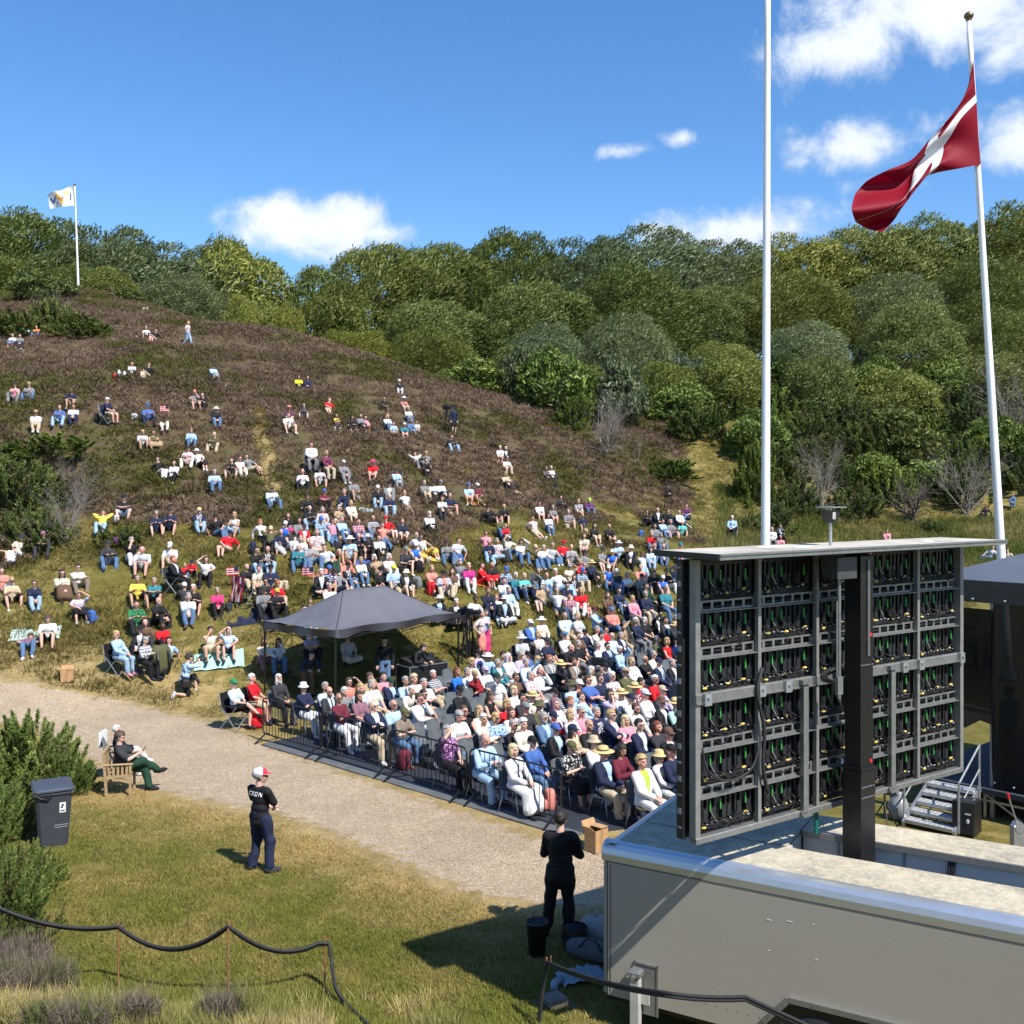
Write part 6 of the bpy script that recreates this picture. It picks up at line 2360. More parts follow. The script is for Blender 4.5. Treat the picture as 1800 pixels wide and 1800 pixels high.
def cloth_mesh(pose, kind, fine=False):
    key = (pose, kind, fine)
    if key in _cloth:
        return _cloth[key]
    J = joints(pose)
    P0, R = J['P'], J['R']
    X, Y, Z = R[:, 0], R[:, 1], R[:, 2]
    b = MB()
    amp = .010
    if kind in ('tshirt', 'longsleeve', 'jacket', 'tank', 'dress_top'):
        g = {'tshirt': .014, 'longsleeve': .015, 'jacket': .024, 'tank': .009, 'dress_top': .012}[kind]
        torso(b, J, g, True)
        if kind != 'tank':
            b.ell(J['N'] - Z * .035, (.085 + g, .07 + g * .5, .05), R, 10, 7)
        for s in (-1, 1):
            if kind in ('tshirt', 'dress_top'):
                arm(b, J, s, g * 1.1, .72)
            elif kind in ('longsleeve', 'jacket'):
                arm(b, J, s, g * .95)
        if pose[0] == 's' and kind in ('tshirt', 'longsleeve'):
            b.ell(P0 - Z * .06, (.158 + g, .122 + g, .12), R, 12, 8)
        if kind == 'jacket':
            b.ell(P0 - Z * .05, (.165 + g, .13 + g, .15), R, 12, 8)
            if pose[0] == 's':
                b.ell(P0 - Z * .09, (.20, .155, .17), R, 12, 8)
            amp = .012
    elif kind in ('trousers', 'shorts'):
        g = .024 if kind == 'trousers' else .026
        b.ell(P0 + Z * .01, (.160 + .01, .124 + .008, .118), R, 12, 8)
        b.ell(P0 + Z * .09, (.150 + .006, .122 + .006, .07), R, 12, 8)
        for s in (-1, 1):
            leg(b, J, s, g, 1.93 if kind == 'trousers' else .9)
        amp = .013
    elif kind in ('skirt', 'long_skirt'):
        b.ell(P0 + Z * .03, (.168, .13, .115), R, 12, 8)
        fr = 1.3 if kind == 'skirt' else 1.75
        for t in np.linspace(0, 1, 6):
            hp = J[-1]['hip'] * (1 - t) + J[1]['hip'] * t
            kn = J[-1]['knee'] * (1 - t) + J[1]['knee'] * t
            an = J[-1]['ank'] * (1 - t) + J[1]['ank'] * t
            cone(b, hp, kn, .105, .09)
            cone(b, kn, kn + (an - kn) * (fr - 1), .09, .085 if fr < 1.5 else .14)
        amp = .02
    me = remeshed(b, .030 if fine == 'low' else .014 if fine else .019, .5 if fine == 'low' else .6 if fine else .5, 2)
    wrinkle(me, amp, hash(pose + kind) % 1000 if False else sum(map(ord, pose + kind)))
    me.polygons.foreach_set('use_smooth', np.ones(len(me.polygons), bool))
    nm = {'tank': 'top', 'dress_top': 'top', 'tshirt': 'shirt', 'longsleeve': 'shirt', 'long_skirt': 'skirt'}.get(kind, kind)
    me.name = nm
    me.materials.append(None)
    if kind == 'jacket':
        # open front: a V of shirt with room for a tie, kept as smooth distances
        n = len(me.vertices)
        c = np.empty(n * 3, np.float32)
        me.vertices.foreach_get('co', c)
        nn = np.empty(n * 3, np.float32)
        me.vertex_normals.foreach_get('vector', nn)
        l = (c.reshape(-1, 3) - P0) @ R
        nl = nn.reshape(-1, 3) @ R
        ax = np.abs(l[:, 0])
        v = np.minimum(.012 + .20 * np.clip(l[:, 2] - .08, 0, .36) - ax, (l[:, 1] - .015))
        v = np.minimum(v, np.minimum(l[:, 2] - .03, .52 - l[:, 2]))
        v = np.minimum(v, (nl[:, 1] + .1) * .05)
        at = me.color_attributes.new('vee', 'FLOAT_COLOR', 'POINT')
        at.data.foreach_set('color', np.c_[np.clip(.5 + v * 5, 0, 1), np.clip(.5 + (.020 - ax) * 5, 0, 1), v * 0, v * 0 + 1].astype(np.float32).ravel())
    _cloth[key] = me
    return me


def shoes_mesh(pose):
    key = (pose, 'shoes', 0)
    if key in _cloth:
        return _cloth[key]
    out = []
    for s in (-1, 1):
        J = joints(pose)
        q = J[s]
        d = q['toe']
        x = nrm(np.cross(d, (0, 0, 1)))
        z = nrm(np.cross(x, d))
        b = MB()
        dn = np.array([0, 0, -.045]) if abs(d[2]) < .5 else -z * .0
        R = np.c_[x, d, z]
        b.ell(q['ank'] + dn * .8 + d * .058, (.049, .140, .052), R, 12, 7)
        b.ell(q['ank'] + dn * .4 - d * .015, (.047, .065, .056), R, 10, 6)
        out.append(b.mesh('shoe', None, True))
        out[-1].materials.append(None)
    _cloth[key] = out
    return out


# ---- hair and hats, in head coordinates (face towards +Y)
_head = {}


def head_item(kind):
    if kind in _head:
        return _head[kind]
    b = MB()
    if kind in ('short', 'fringe', 'long', 'bob', 'bun', 'curly'):
        n, m = 20, 14
        rx, ry, rz = (.091, .112, .101) if kind != 'curly' else (.104, .122, .112)
        b.ell((0, -.016, .034), (rx, ry, rz), None, n, m)
        v, f = b.v[0], b.f
        g = np.random.default_rng(len(kind))
        v += (v - np.array([0, -.016, .034])) * (g.uniform(-.07, .07, (len(v), 1)) if kind != 'curly' else g.uniform(-.13, .13, (len(v), 1)))
        keep = []
        for q in f:
            c = v[list(q)].mean(0)
            face = c[1] > .030 and c[2] < .078
            low = c[2] < (-.045 if kind != 'bob' else -.06)
            if kind == 'fringe':
                face = face or c[2] > .062
            side = c[1] > .0 and c[2] < .0 and abs(c[0]) > .05 and kind in ('short', 'fringe')
            if not (face or low or side):
                keep.append(q)
        b.f = keep
        if kind == 'long':
            b.ell((0, -.065, -.10), (.088, .05, .17), None, 14, 10)
            for s in (-1, 1):
                b.ell((s * .078, -.012, -.08), (.026, .05, .14), None, 10, 8)
        if kind == 'bob':
            b.ell((0, -.062, -.04), (.085, .055, .085), None, 14, 10)
            for s in (-1, 1):
                b.ell((s * .078, .0, -.035), (.022, .05, .075), None, 10, 8)
        if kind == 'bun':
            b.ell((0, -.12, .06), (.04, .04, .04), None, 10, 8)
    elif kind == 'cap':
        b.lathe([(.098, .030), (.099, .05), (.092, .09), (.070, .122), (.035, .138), (.006, .142)], 20, (0, -.012, 0), .92, 1.12)
        V = []
        k = 11
        for z in (.038, .046):
            for i in range(k):
                a = math.radians(20 + 140 * i / (k - 1))
                V.append((math.cos(a) * .086, math.sin(a) * .100 - .012, z))
            for i in range(k):
                a = math.radians(20 + 140 * i / (k - 1))
                V.append((math.cos(a) * .084, math.sin(a) * .185 - .02, z - .018 * math.sin(a)))
        f = [(i, i + 1, k + i + 1, k + i) for i in range(k - 1)] + [(2 * k + i, 3 * k + i, 3 * k + i + 1, 2 * k + i + 1) for i in range(k - 1)] + [(k + i, k + i + 1, 3 * k + i + 1, 3 * k + i) for i in range(k - 1)]
        b.add(V, f)
        b.ell((0, -.012, .142), (.01, .01, .006), None, 8, 5)
    elif kind == 'bucket':
        b.lathe([(.150, .012), (.145, .022), (.100, .052), (.094, .10), (.078, .132), (.02, .142), (.004, .142)], 22, (0, -.01, 0), .95, 1.1)
    elif kind == 'sunhat':
        b.lathe([(.205, .030), (.203, .038), (.150, .052), (.103, .054), (.098, .10), (.082, .135), (.03, .150), (.004, .150)], 24, (0, -.01, 0), .96, 1.06)
    elif kind == 'fedora':
        b.lathe([(.165, .046), (.162, .054), (.12, .048), (.100, .054), (.096, .10), (.085, .140), (.05, .146), (.02, .132), (.004, .130)], 24, (0, -.01, 0), .92, 1.12)
    elif kind == 'flatcap':
        b.lathe([(.098, .040), (.112, .058), (.110, .080), (.08, .108), (.02, .118), (.004, .118)], 20, (0, .006, 0), .95, 1.18)
        b.ell((0, .11, .045), (.075, .05, .010), None, 12, 6)
    elif kind == 'scarf':
        b.ell((0, -.02, .034), (.094, .112, .100), None, 18, 12)
        v = b.v[0]
        b.f = [q for q in b.f if not (v[list(q)].mean(0)[1] > .04 and v[list(q)].mean(0)[2] < .085)]
        b.ell((0, -.06, -.12), (.10, .06, .15), None, 12, 8)
        for s in (-1, 1):
            b.ell((s * .088, .01, -.10), (.02, .05, .15), None, 10, 8)
    elif kind == 'hatband':
        b.lathe([(.1035, .056), (.101, .082)], 24, (0, -.01, 0), .96, 1.06, cap=False)
    elif kind == 'sunglasses':
        for s in (-1, 1):
            b.ell((s * .033, .092, .004), (.028, .012, .020), None, 10, 7)
            b.bar((s * .062, .085, .008), (s * .082, -.01, .006), .006, .008)
        b.bar((-.02, .100, .008), (.02, .100, .008), .007, .007)
    elif kind == 'beard':
        b.ell((0, .058, -.088), (.050, .040, .042), None, 12, 8)
        for s in (-1, 1):
            b.ell((s * .055, .018, -.062), (.016, .04, .045), None, 8, 6)
    elif kind == 'headphones':
        for s in (-1, 1):
            b.ell((s * .09, -.005, -.01), (.022, .038, .042), None, 10, 7)
        a = np.linspace(0, math.pi, 12)
        b.tube(np.c_[.098 * np.cos(a), np.full(12, -.005), .02 + .115 * np.sin(a)], .010, 6)
    me = b.mesh(kind, None, True)
    me.materials.append(None)
    _head[kind] = me
    return me


def join_people(roots, name, label):
    """the smallest figures become one object"""
    V, Fc, T, E, mi, mats_, base = [], [], [], [], [], [], 0
    for r in roots:
        M = Matrix.LocRotScale(r.location, r.rotation_euler, r.scale)
        todo = [(r, M)] + [(c, M @ c.matrix_basis) for c in r.children] + [(e, M @ c.matrix_basis @ e.matrix_basis) for c in r.children for e in c.children]
        for o, m in todo:
            me = o.data
            me.calc_loop_triangles()
            n, k = len(me.vertices), len(me.loop_triangles)
            co = np.empty(n * 3, np.float32)
            me.vertices.foreach_get('co', co)
            m = np.array(m)
            V.append(co.reshape(-1, 3) @ m[:3, :3].T + m[:3, 3])
            tr = np.empty(k * 3, np.int32)
            me.loop_triangles.foreach_get('vertices', tr)
            Fc.append(tr.reshape(-1, 3) + base)
            for nm, L in (('tone', T), ('vee', E)):
                a = me.color_attributes.get(nm)
                q = np.ones(n * 4, np.float32) * (1 if nm == 'tone' else 0)
                if a:
                    a.data.foreach_get('color', q)
                L.append(q.reshape(-1, 4))
            mt = o.material_slots[0].material
            if mt not in mats_:
                mats_.append(mt)
            mi.append(np.full(k, mats_.index(mt)))
            base += n
        for o, m in todo[::-1]:
            bpy.data.objects.remove(o)
    me = mesh_np(name, np.concatenate(V), np.concatenate(Fc), mats_, np.concatenate(T)[:, :3], True, np.concatenate(mi))
    a = me.color_attributes.new('vee', 'FLOAT_COLOR', 'POINT')
    a.data.foreach_set('color', np.concatenate(E).astype(np.float32).ravel())
    return tag(link(name, me), label, kind='stuff')


# ---- cloth colours
COLS = {
    'white': (.60, .60, .60), 'cream': (.62, .56, .45), 'beige': (.46, .37, .25), 'tan': (.36, .25, .15), 'brown': (.12, .07, .045), 'taupe': (.20, .16, .12),
    'black': (.012, .012, .014), 'charcoal': (.035, .036, .04), 'grey': (.18, .185, .19), 'light grey': (.42, .43, .44), 'navy': (.018, .024, .055), 'blue': (.055, .12, .34),
    'bright blue': (.02, .14, .62), 'light blue': (.34, .48, .64), 'pale blue': (.48, .60, .70), 'denim': (.085, .15, .26), 'pale denim': (.27, .39, .52), 'teal': (.03, .17, .20), 'turquoise': (.10, .46, .42),
    'mint': (.34, .58, .48), 'green': (.03, .20, .07), 'dark green': (.018, .05, .03), 'olive': (.09, .09, .04), 'yellow': (.70, .52, .08), 'neon yellow': (.62, .72, .03), 'gold': (.52, .35, .06),
    'orange': (.66, .17, .05), 'salmon': (.60, .22, .17), 'red': (.50, .014, .022), 'maroon': (.13, .02, .035), 'pink': (.60, .24, .30), 'hot pink': (.55, .04, .15), 'magenta': (.42, .03, .18),
    'lilac': (.42, .36, .52), 'purple': (.12, .035, .14), 'mauve': (.22, .11, .14), 'plum': (.12, .03, .09), 'lime': (.35, .55, .06), 'straw': (.60, .44, .20)}
HAIRC = {'grey': (.27, .265, .255), 'white': (.56, .55, .52), 'brown': (.062, .038, .022), 'dark': (.014, .011, .010), 'blond': (.40, .28, .12), 'auburn': (.16, .045, .018), 'ginger': (.28, .10, .03), 'pale blond': (.50, .40, .22)}


def cloth_mat(col, pattern=None, rough=.85, inner=None, tie=None):
    key = f'cloth_{col}_{pattern}' + (f'_{inner}_{tie}' if inner else '')
    if key in _mats:
        return _mats[key]
    c = COLS[col]
    m, t, b = new_mat(key.replace(' ', '_'))
    tc = t.add('ShaderNodeTexCoord')
    oc = tc.outputs['Object']
    n = t.noise(oc, 9, 4, .6)
    base = t.ramp(n, [(.3, tuple(x * .88 for x in c)), (.7, tuple(min(1, x * 1.1) for x in c))])
    sx = t.add('ShaderNodeSeparateXYZ')
    t.l.new(oc, sx.inputs[0])
    if pattern == 'plaid':
        a = t.math('GREATER_THAN', t.math('SINE', t.math('MULTIPLY', sx.outputs[0], 75)), 0)
        d = t.math('GREATER_THAN', t.math('SINE', t.math('MULTIPLY', sx.outputs[2], 75)), 0)
        k = t.math('MULTIPLY', t.math('ADD', a, d), .5)
        base = t.mix(k, base, (.02, .02, .022) if col in ('red', 'charcoal', 'white', 'navy') and col != 'white' else (.10, .10, .11))
    elif pattern == 'stripe':
        a = t.math('GREATER_THAN', t.math('SINE', t.math('MULTIPLY', sx.outputs[2], 130)), .1)
        base = t.mix(a, base, (.06, .065, .08) if col in ('white', 'light grey', 'salmon') else (.65, .64, .62))
    elif pattern == 'floral':
        v = t.add('ShaderNodeTexVoronoi')
        v.inputs['Scale'].default_value = 24
        t.l.new(oc, v.inputs['Vector'])
        k = t.math('LESS_THAN', v.outputs['Distance'], .42)
        other = {'white': (.35, .05, .07), 'black': (.6, .6, .58), 'green': (.015, .02, .02), 'light blue': (.04, .08, .3), 'navy': (.5, .05, .08), 'red': (.7, .6, .58), 'purple': (.5, .3, .45), 'cream': (.25, .16, .1)}.get(col, (.6, .58, .55))
        base = t.mix(k, base, other)
    elif pattern == 'stars':
        v = t.add('ShaderNodeTexVoronoi')
        v.inputs['Scale'].default_value = 20
        t.l.new(oc, v.inputs['Vector'])
        k = t.math('LESS_THAN', v.outputs['Distance'], .35)
        up = t.math('GREATER_THAN', sx.outputs[2], .40)
        base = t.mix(up, t.mix(t.math('GREATER_THAN', t.math('SINE', t.math('MULTIPLY', sx.outputs[0], 110)), 0), (.45, .02, .03), (.7, .7, .7)), t.mix(k, (.02, .03, .14), (.7, .7, .7)))
    elif pattern == 'print':
        up = t.math('MULTIPLY', t.math('LESS_THAN', t.math('ABSOLUTE', sx.outputs[0]), .09), t.math('MULTIPLY', t.math('GREATER_THAN', sx.outputs[1], .06), t.math('GREATER_THAN', t.noise(oc, 30, 2), .52)))
        base = t.mix(up, base, (.65, .6, .6) if c[0] < .1 else (.4, .05, .08))
    if inner:
        va = t.add('ShaderNodeAttribute', attribute_name='vee')
        vs = t.add('ShaderNodeSeparateColor')
        t.l.new(va.outputs['Color'], vs.inputs[0])
        ic = COLS[inner]
        if tie:
            ic = t.mix(t.sstep(vs.outputs[1], .49, .51), (*ic, 1), (*COLS[tie], 1))
        base = t.mix(t.sstep(vs.outputs[0], .49, .52), base, ic)
    t.l.new(base, b.inputs['Base Color'])
    b.inputs['Roughness'].default_value = rough if col != 'black' else .7
    b.inputs['Specular IOR Level'].default_value = .2
    bp = t.add('ShaderNodeBump')
    bp.inputs['Strength'].default_value = .35
    bp.inputs['Distance'].default_value = .02
    t.l.new(t.noise(oc, 16, 5, .62, .6), bp.inputs['Height'])
    t.l.new(bp.outputs[0], b.inputs['Normal'])
    _mats[key] = m
    return m


def hair_mat(col):
    c = HAIRC[col]
    return mat('hair_' + col, c, .6, 0, .35, 30, .5, 60)


glass_black = mat('dark_lens', (.008, .008, .01), .12)


def child(name, me, parent, m, loc=None, R=None):
    o = link(name, me, parent)
    if R is not None:
        M = Matrix(np.asarray(R).tolist()).to_4x4()
        M.translation = Vector(loc)
        o.matrix_local = M
    for i, q in enumerate(m if isinstance(m, (list, tuple)) else [m]):
        o.material_slots[i].link = 'OBJECT'
        o.material_slots[i].material = q
    return o


def split_code(s):
    """'light_blue.t.stripe' -> colour, kind, pattern"""
    a = s.split('.')
    return a[0].replace('_', ' '), a[1], (a[2] if len(a) > 2 else None)


def build_person(loc, yaw, pose, top, bottom, head, skin='fair', scale=1.0, fine=False, wide=1.0, shoes='black', flip=False, tie=None):
    """yaw: direction faced, radians from +X"""
    o = link('person', body_mesh(pose, fine))
    o.location = loc
    o.rotation_euler = (0, 0, yaw - math.pi / 2)
    o.scale = (scale * wide * (-1 if flip else 1), scale * (.5 + wide * .5), scale)
    o.material_slots[0].link = 'OBJECT'
    o.material_slots[0].material = SKINS[skin]
    J = joints(pose)
    tc, tk, tp = split_code(top)
    inner = None
    if '/' in tc:
        tc, inner = tc.split('/')
    kind = {'t': 'tshirt', 'l': 'longsleeve', 'j': 'jacket', 'k': 'tank', 'd': 'dress_top'}[tk]
    nm = {'t': 'shirt', 'l': 'shirt', 'j': 'jacket', 'k': 'top', 'd': 'dress_top'}[tk]
    ms = [cloth_mat(tc, tp)]
    if tk == 'j':
        ms = [cloth_mat(tc, tp, inner=inner, tie=tie)]
    child(nm, cloth_mesh(pose, kind, fine), o, ms)
    bc, bk, bp_ = split_code(bottom)
    kind = {'l': 'trousers', 's': 'shorts', 'k': 'skirt', 'm': 'long_skirt'}[bk]
    child({'long_skirt': 'skirt'}.get(kind, kind), cloth_mesh(pose, kind, fine), o, cloth_mat(bc, bp_))
    for me in shoes_mesh(pose):
        child('shoe', me, o, cloth_mat(shoes))
    H, R = J['H'], J['HR']
    for tok in head.split('+'):
        if tok == 'g':
            child('sunglasses', head_item('sunglasses'), o, glass_black, H, R)
        elif tok == 'b':
            hc = next((HAIRC[t.split('.')[0]] and t.split('.')[0] for t in head.split('+') if t.split('.')[0] in HAIRC), 'grey')
            child('beard', head_item('beard'), o, hair_mat(hc), H, R)
        elif tok == 'h':
            child('headphones', head_item('headphones'), o, black_m, H, R)
        elif ':' in tok:
            k, c = tok.split(':')
            c = c.replace('_', ' ')
            k = {'cap': 'cap', 'bkt': 'bucket', 'sun': 'sunhat', 'fed': 'fedora', 'flat': 'flatcap', 'scarf': 'scarf'}[k]
            h = child({'cap': 'cap', 'flatcap': 'flat_cap', 'scarf': 'headscarf'}.get(k, 'hat'), head_item(k), o, cloth_mat(c), H, R)
            if k == 'sunhat' and c == 'straw':
                bnd = child('hat_band', head_item('hatband'), h, cloth_mat('charcoal'))
        elif tok != 'bald':
            c, st = tok.split('.')
            c = c.replace('_', ' ')
            child('hair', head_item({'s': 'short', 'f': 'fringe', 'l': 'long', 'b': 'bob', 'n': 'bun', 'c': 'curly'}[st]), o, hair_mat(c), H, R)
    return o
# ------------------------------------------------------------------ the audience, read off the photograph
# x y (head) pose top bottom head [options]
SEATED = '''
490 1193 c_lap charcoal.l black.l white.l+b dim
534 1208 c_cross navy.l white.l bkt:white+g
572 1208 c_lap pale_blue.l beige.l grey.s
579 1216 c_lap charcoal/pale_blue.j charcoal.l brown.f+g+b skin=pink tie=navy
596 1228 c_cross maroon.l white.l bald+g skin=olive
606 1216 c_lap grey.l beige.l white.s
614 1199 c_brow salmon.t denim.l brown.l
631 1225 c_lap mauve.t white.l dark.l
634 1210 c_lap light_grey.t beige.l blond.b
654 1203 c_lap cream.t beige.l grey.b
650 1191 c_chin tan.t denim.l brown.s skin=tan
674 1190 c_lap pink.t beige.l dark.n
687 1199 c_lap navy/light_blue.j navy.l cap:dark_green
656 1241 c_cross navy/white.j beige.l bald+g sh=white
692 1239 c_lap light_blue.l beige.l white.f+g
710 1255 c_phone taupe.t denim.l cap:olive bag
713 1197 c_lap light_blue.t grey.l grey.s
728 1194 c_lap cream.t beige.l pale_blond.c
762 1186 c_cross light_grey.t.stripe beige.l white.s
746 1201 c_cross white.t beige.l grey.s w=1.12
725 1214 c_lean cream.l beige.l white.s
737 1228 c_chin white.l white.l brown.s+g
745 1221 c_lap black.k black.l dark.s+g skin=tan
804 1181 c_lap bright_blue.l denim.l auburn.l
822 1181 c_lap white.l grey.l grey.s
835 1186 c_chin red.l.plaid denim.l blond.n+g+b
853 1178 c_lap pale_blue.t beige.l cap:lilac
808 1214 c_legx black.l black.l cap:black
816 1250 c_lap black.k black.l brown.n+g
807 1259 c_phone white.t denim.l grey.s skin=pink
786 1285 c_brow purple.t.floral black.l grey.l
851 1264 c_cross cream.l beige.l white.s skin=tan
872 1262 c_lap light_blue.t.floral white.l blond.b+g
853 1301 c_phone light_blue.l pale_denim.l grey.f w=1.1
903 1275 c_lap black.l charcoal.l grey.s+g
920 1273 c_lap cream.l white.l white.c
903 1319 c_lap white.l white.m pale_blond.b
936 1305 c_lap blue.l denim.l cap:black+grey.f
843 1249 c_lap cream.t beige.l blond.l
863 1224 c_phone black.k denim.l brown.l
892 1238 c_lap red.t denim.l blond.b
899 1253 c_lap cream.t beige.l brown.l
874 1192 c_up white.t beige.s cap:dark_green+b
904 1214 c_lap white.t beige.l pale_blond.b
907 1191 c_lap brown.t brown.l brown.s+g skin=tan
918 1227 c_lap charcoal.t black.l dark.s+g
924 1244 c_lap charcoal.t grey.l cap:grey
936 1224 c_lap cream.l beige.l sun:straw
933 1188 c_lap white.t.floral white.l grey.b
840 1149 c_lap lilac.l grey.l cap:black
830 1165 c_lap white.l denim.l blond.c
858 1155 c_lap pale_denim.l denim.l sun:white
875 1166 c_lap teal/white.j denim.l grey.s+g
885 1153 c_lap grey.l grey.l dark.s
894 1155 c_lap white.l white.l scarf:white
915 1152 c_lap lilac.l grey.l grey.s+g
928 1152 c_lap blue.l denim.l cap:black skin=pink
925 1165 c_up pale_blue.l grey.l grey.s
945 1160 c_phone white.t beige.l blond.l+g
966 1159 c_lap grey/white.j grey.l ginger.s+g tie=navy
950 1179 c_chin white.l grey.l bald skin=pink
985 1168 c_chin black.l black.l sun:straw+brown.l
1009 1163 c_lap taupe/white.j taupe.l brown.s+b tie=navy
1004 1141 c_lean black.t black.l grey.f skin=pink
1017 1132 c_lap black.t grey.l grey.s
1051 1135 c_lap white.l white.l grey.s+g
1068 1136 c_lap navy/light_blue.j navy.l dark.s+g tie=grey
1090 1143 c_brow light_blue.l navy.l white.s
1040 1179 c_brow cream.t beige.l white.b
1064 1173 c_lap navy.l denim.l cap:black
1034 1196 c_cross blue.t denim.l brown.s+g skin=pink
1055 1193 c_lap navy.t denim.l brown.s+g
1076 1189 c_lap white.t.floral white.l white.n+g
1100 1182 c_lap olive.l beige.l flat:tan+grey.f
1111 1163 c_lap white.l beige.l blond.b+g
1134 1159 c_cross black.l black.l white.f+g
1149 1151 c_lap cream.l beige.l grey.s+g
1158 1164 c_lap navy/pale_blue.j navy.l cap:navy tie=navy
1182 1166 c_lap black/white.j black.l grey.s
1196 1180 c_lap light_blue.l denim.l grey.s
1173 1127 c_lap red.k denim.l blond.b
1189 1127 c_lap blue.t denim.l cap:black
1155 1123 c_lap olive.l olive.l grey.s+g
1004 1205 c_lap light_blue.l grey.l fed:olive
1018 1203 c_lap salmon.t beige.l cap:white
975 1218 c_lap light_grey.l.stripe grey.l cap:black
1021 1225 c_legx light_blue.l denim.l brown.s
1003 1234 c_lap white.t.floral white.l ginger.s
976 1237 c_lap white.t beige.l scarf:mauve
1072 1220 c_chin lilac.t white.l dark.l+g
1092 1220 c_lap white.l beige.l sun:straw
1116 1209 c_lap maroon.l.floral maroon.l sun:straw
1127 1200 c_lap red/white.j black.l dark.c
1152 1195 c_lap red.l black.l white.n+g
1109 1228 c_lap white.l grey.l cap:navy
1134 1221 c_lap white.l white.l cap:white
1164 1214 c_lap lilac.l grey.l cap:beige
1163 1236 c_lap black/white.j black.l fed:brown
1188 1237 c_lap mint.l beige.l sun:straw
947 1241 c_lap olive.l olive.l bkt:olive
956 1262 c_lap denim/light_blue.j grey.l grey.s+b+g
973 1260 c_lap red.t grey.l cap:navy skin=pink
1003 1257 c_lap white.t white.l blond.b
1022 1252 c_lap pink.t white.l grey.s+g
1049 1252 c_lap navy.t.print denim.l grey.s
1075 1257 c_cross navy/white.j navy.l blond.s+g
1100 1266 c_lap pink.t beige.l pale_blond.l
1118 1246 c_lap cream.l beige.l brown.s+g+b
1124 1275 c_lap navy/white.j navy.l dark.s+g
1156 1278 c_lap charcoal.l black.l auburn.b
1175 1291 c_lap black/white.j black.l cap:brown+g
1194 1257 c_lap black.l black.l grey.s
1036 1275 c_lap black.t black.l bald skin=tan
977 1282 c_lap black/light_blue.j denim.l cap:blue
1007 1284 c_cross beige.l beige.l cap:navy+dark.l
1044 1305 c_lap white.t white.l bkt:beige
1004 1314 c_phone black.t.floral black.k cap:olive
1061 1324 c_lap navy/light_blue.j beige.l sun:straw+grey.f w=1.12
1093 1319 c_phone maroon.l black.l dark.l skin=tan
1128 1340 c_lap white/lime.j white.l blond.c
1159 1330 c_lap white.l white.l bkt:straw+grey.b
1180 1321 c_lap navy.l navy.l cap:black
932 1095 c_lap blue/light_blue.j grey.l cap:white deck
952 1090 c_lap cream.l olive.l sun:white deck
993 1082 c_lap pale_blue.t beige.s grey.f wchair
1015 1083 c_lap light_grey.t white.l blond.s
1045 1072 c_cross light_blue.l denim.l cap:maroon
1075 1072 c_legx salmon.l denim.l cap:denim camp
917 1123 c_lap light_grey.t beige.l sun:white camp
947 1115 c_lap white.k beige.l blond.b
962 1128 c_lap navy.t grey.l cap:charcoal
992 1117 c_lap white.t navy.l flat:denim
1028 1112 c_lap navy.l denim.l cap:black s=.8
1050 1107 c_lap cream.l white.l grey.s
1065 1107 c_lap red.t black.l dark.s+g
1057 1118 c_lap white.l grey.l dark.s+g
1076 1118 c_lap pale_blue.l grey.l grey.f+g
1092 1117 c_lap navy/white.j navy.l grey.s
1099 1098 c_brow tan.l beige.l grey.s
1118 1091 c_lap navy.l grey.l white.s
1134 1090 c_lap black.t black.l white.b
1153 1083 c_brow black/white.j black.l grey.b
1170 1090 c_lap charcoal/white.j black.l dark.s
1188 1100 c_lap charcoal.l black.l sun:straw
1189 1087 c_lap grey.l beige.l grey.s
1017 1117 c_lap brown.t brown.l brown.s
1112 1052 c_lap pink.l grey.l blond.s camp
1135 1045 c_lap navy.l beige.l grey.c+g camp
1169 1037 c_lap teal.t denim.l cap:olive camp
1136 1030 c_lap dark_green.l black.l dark.s
'''
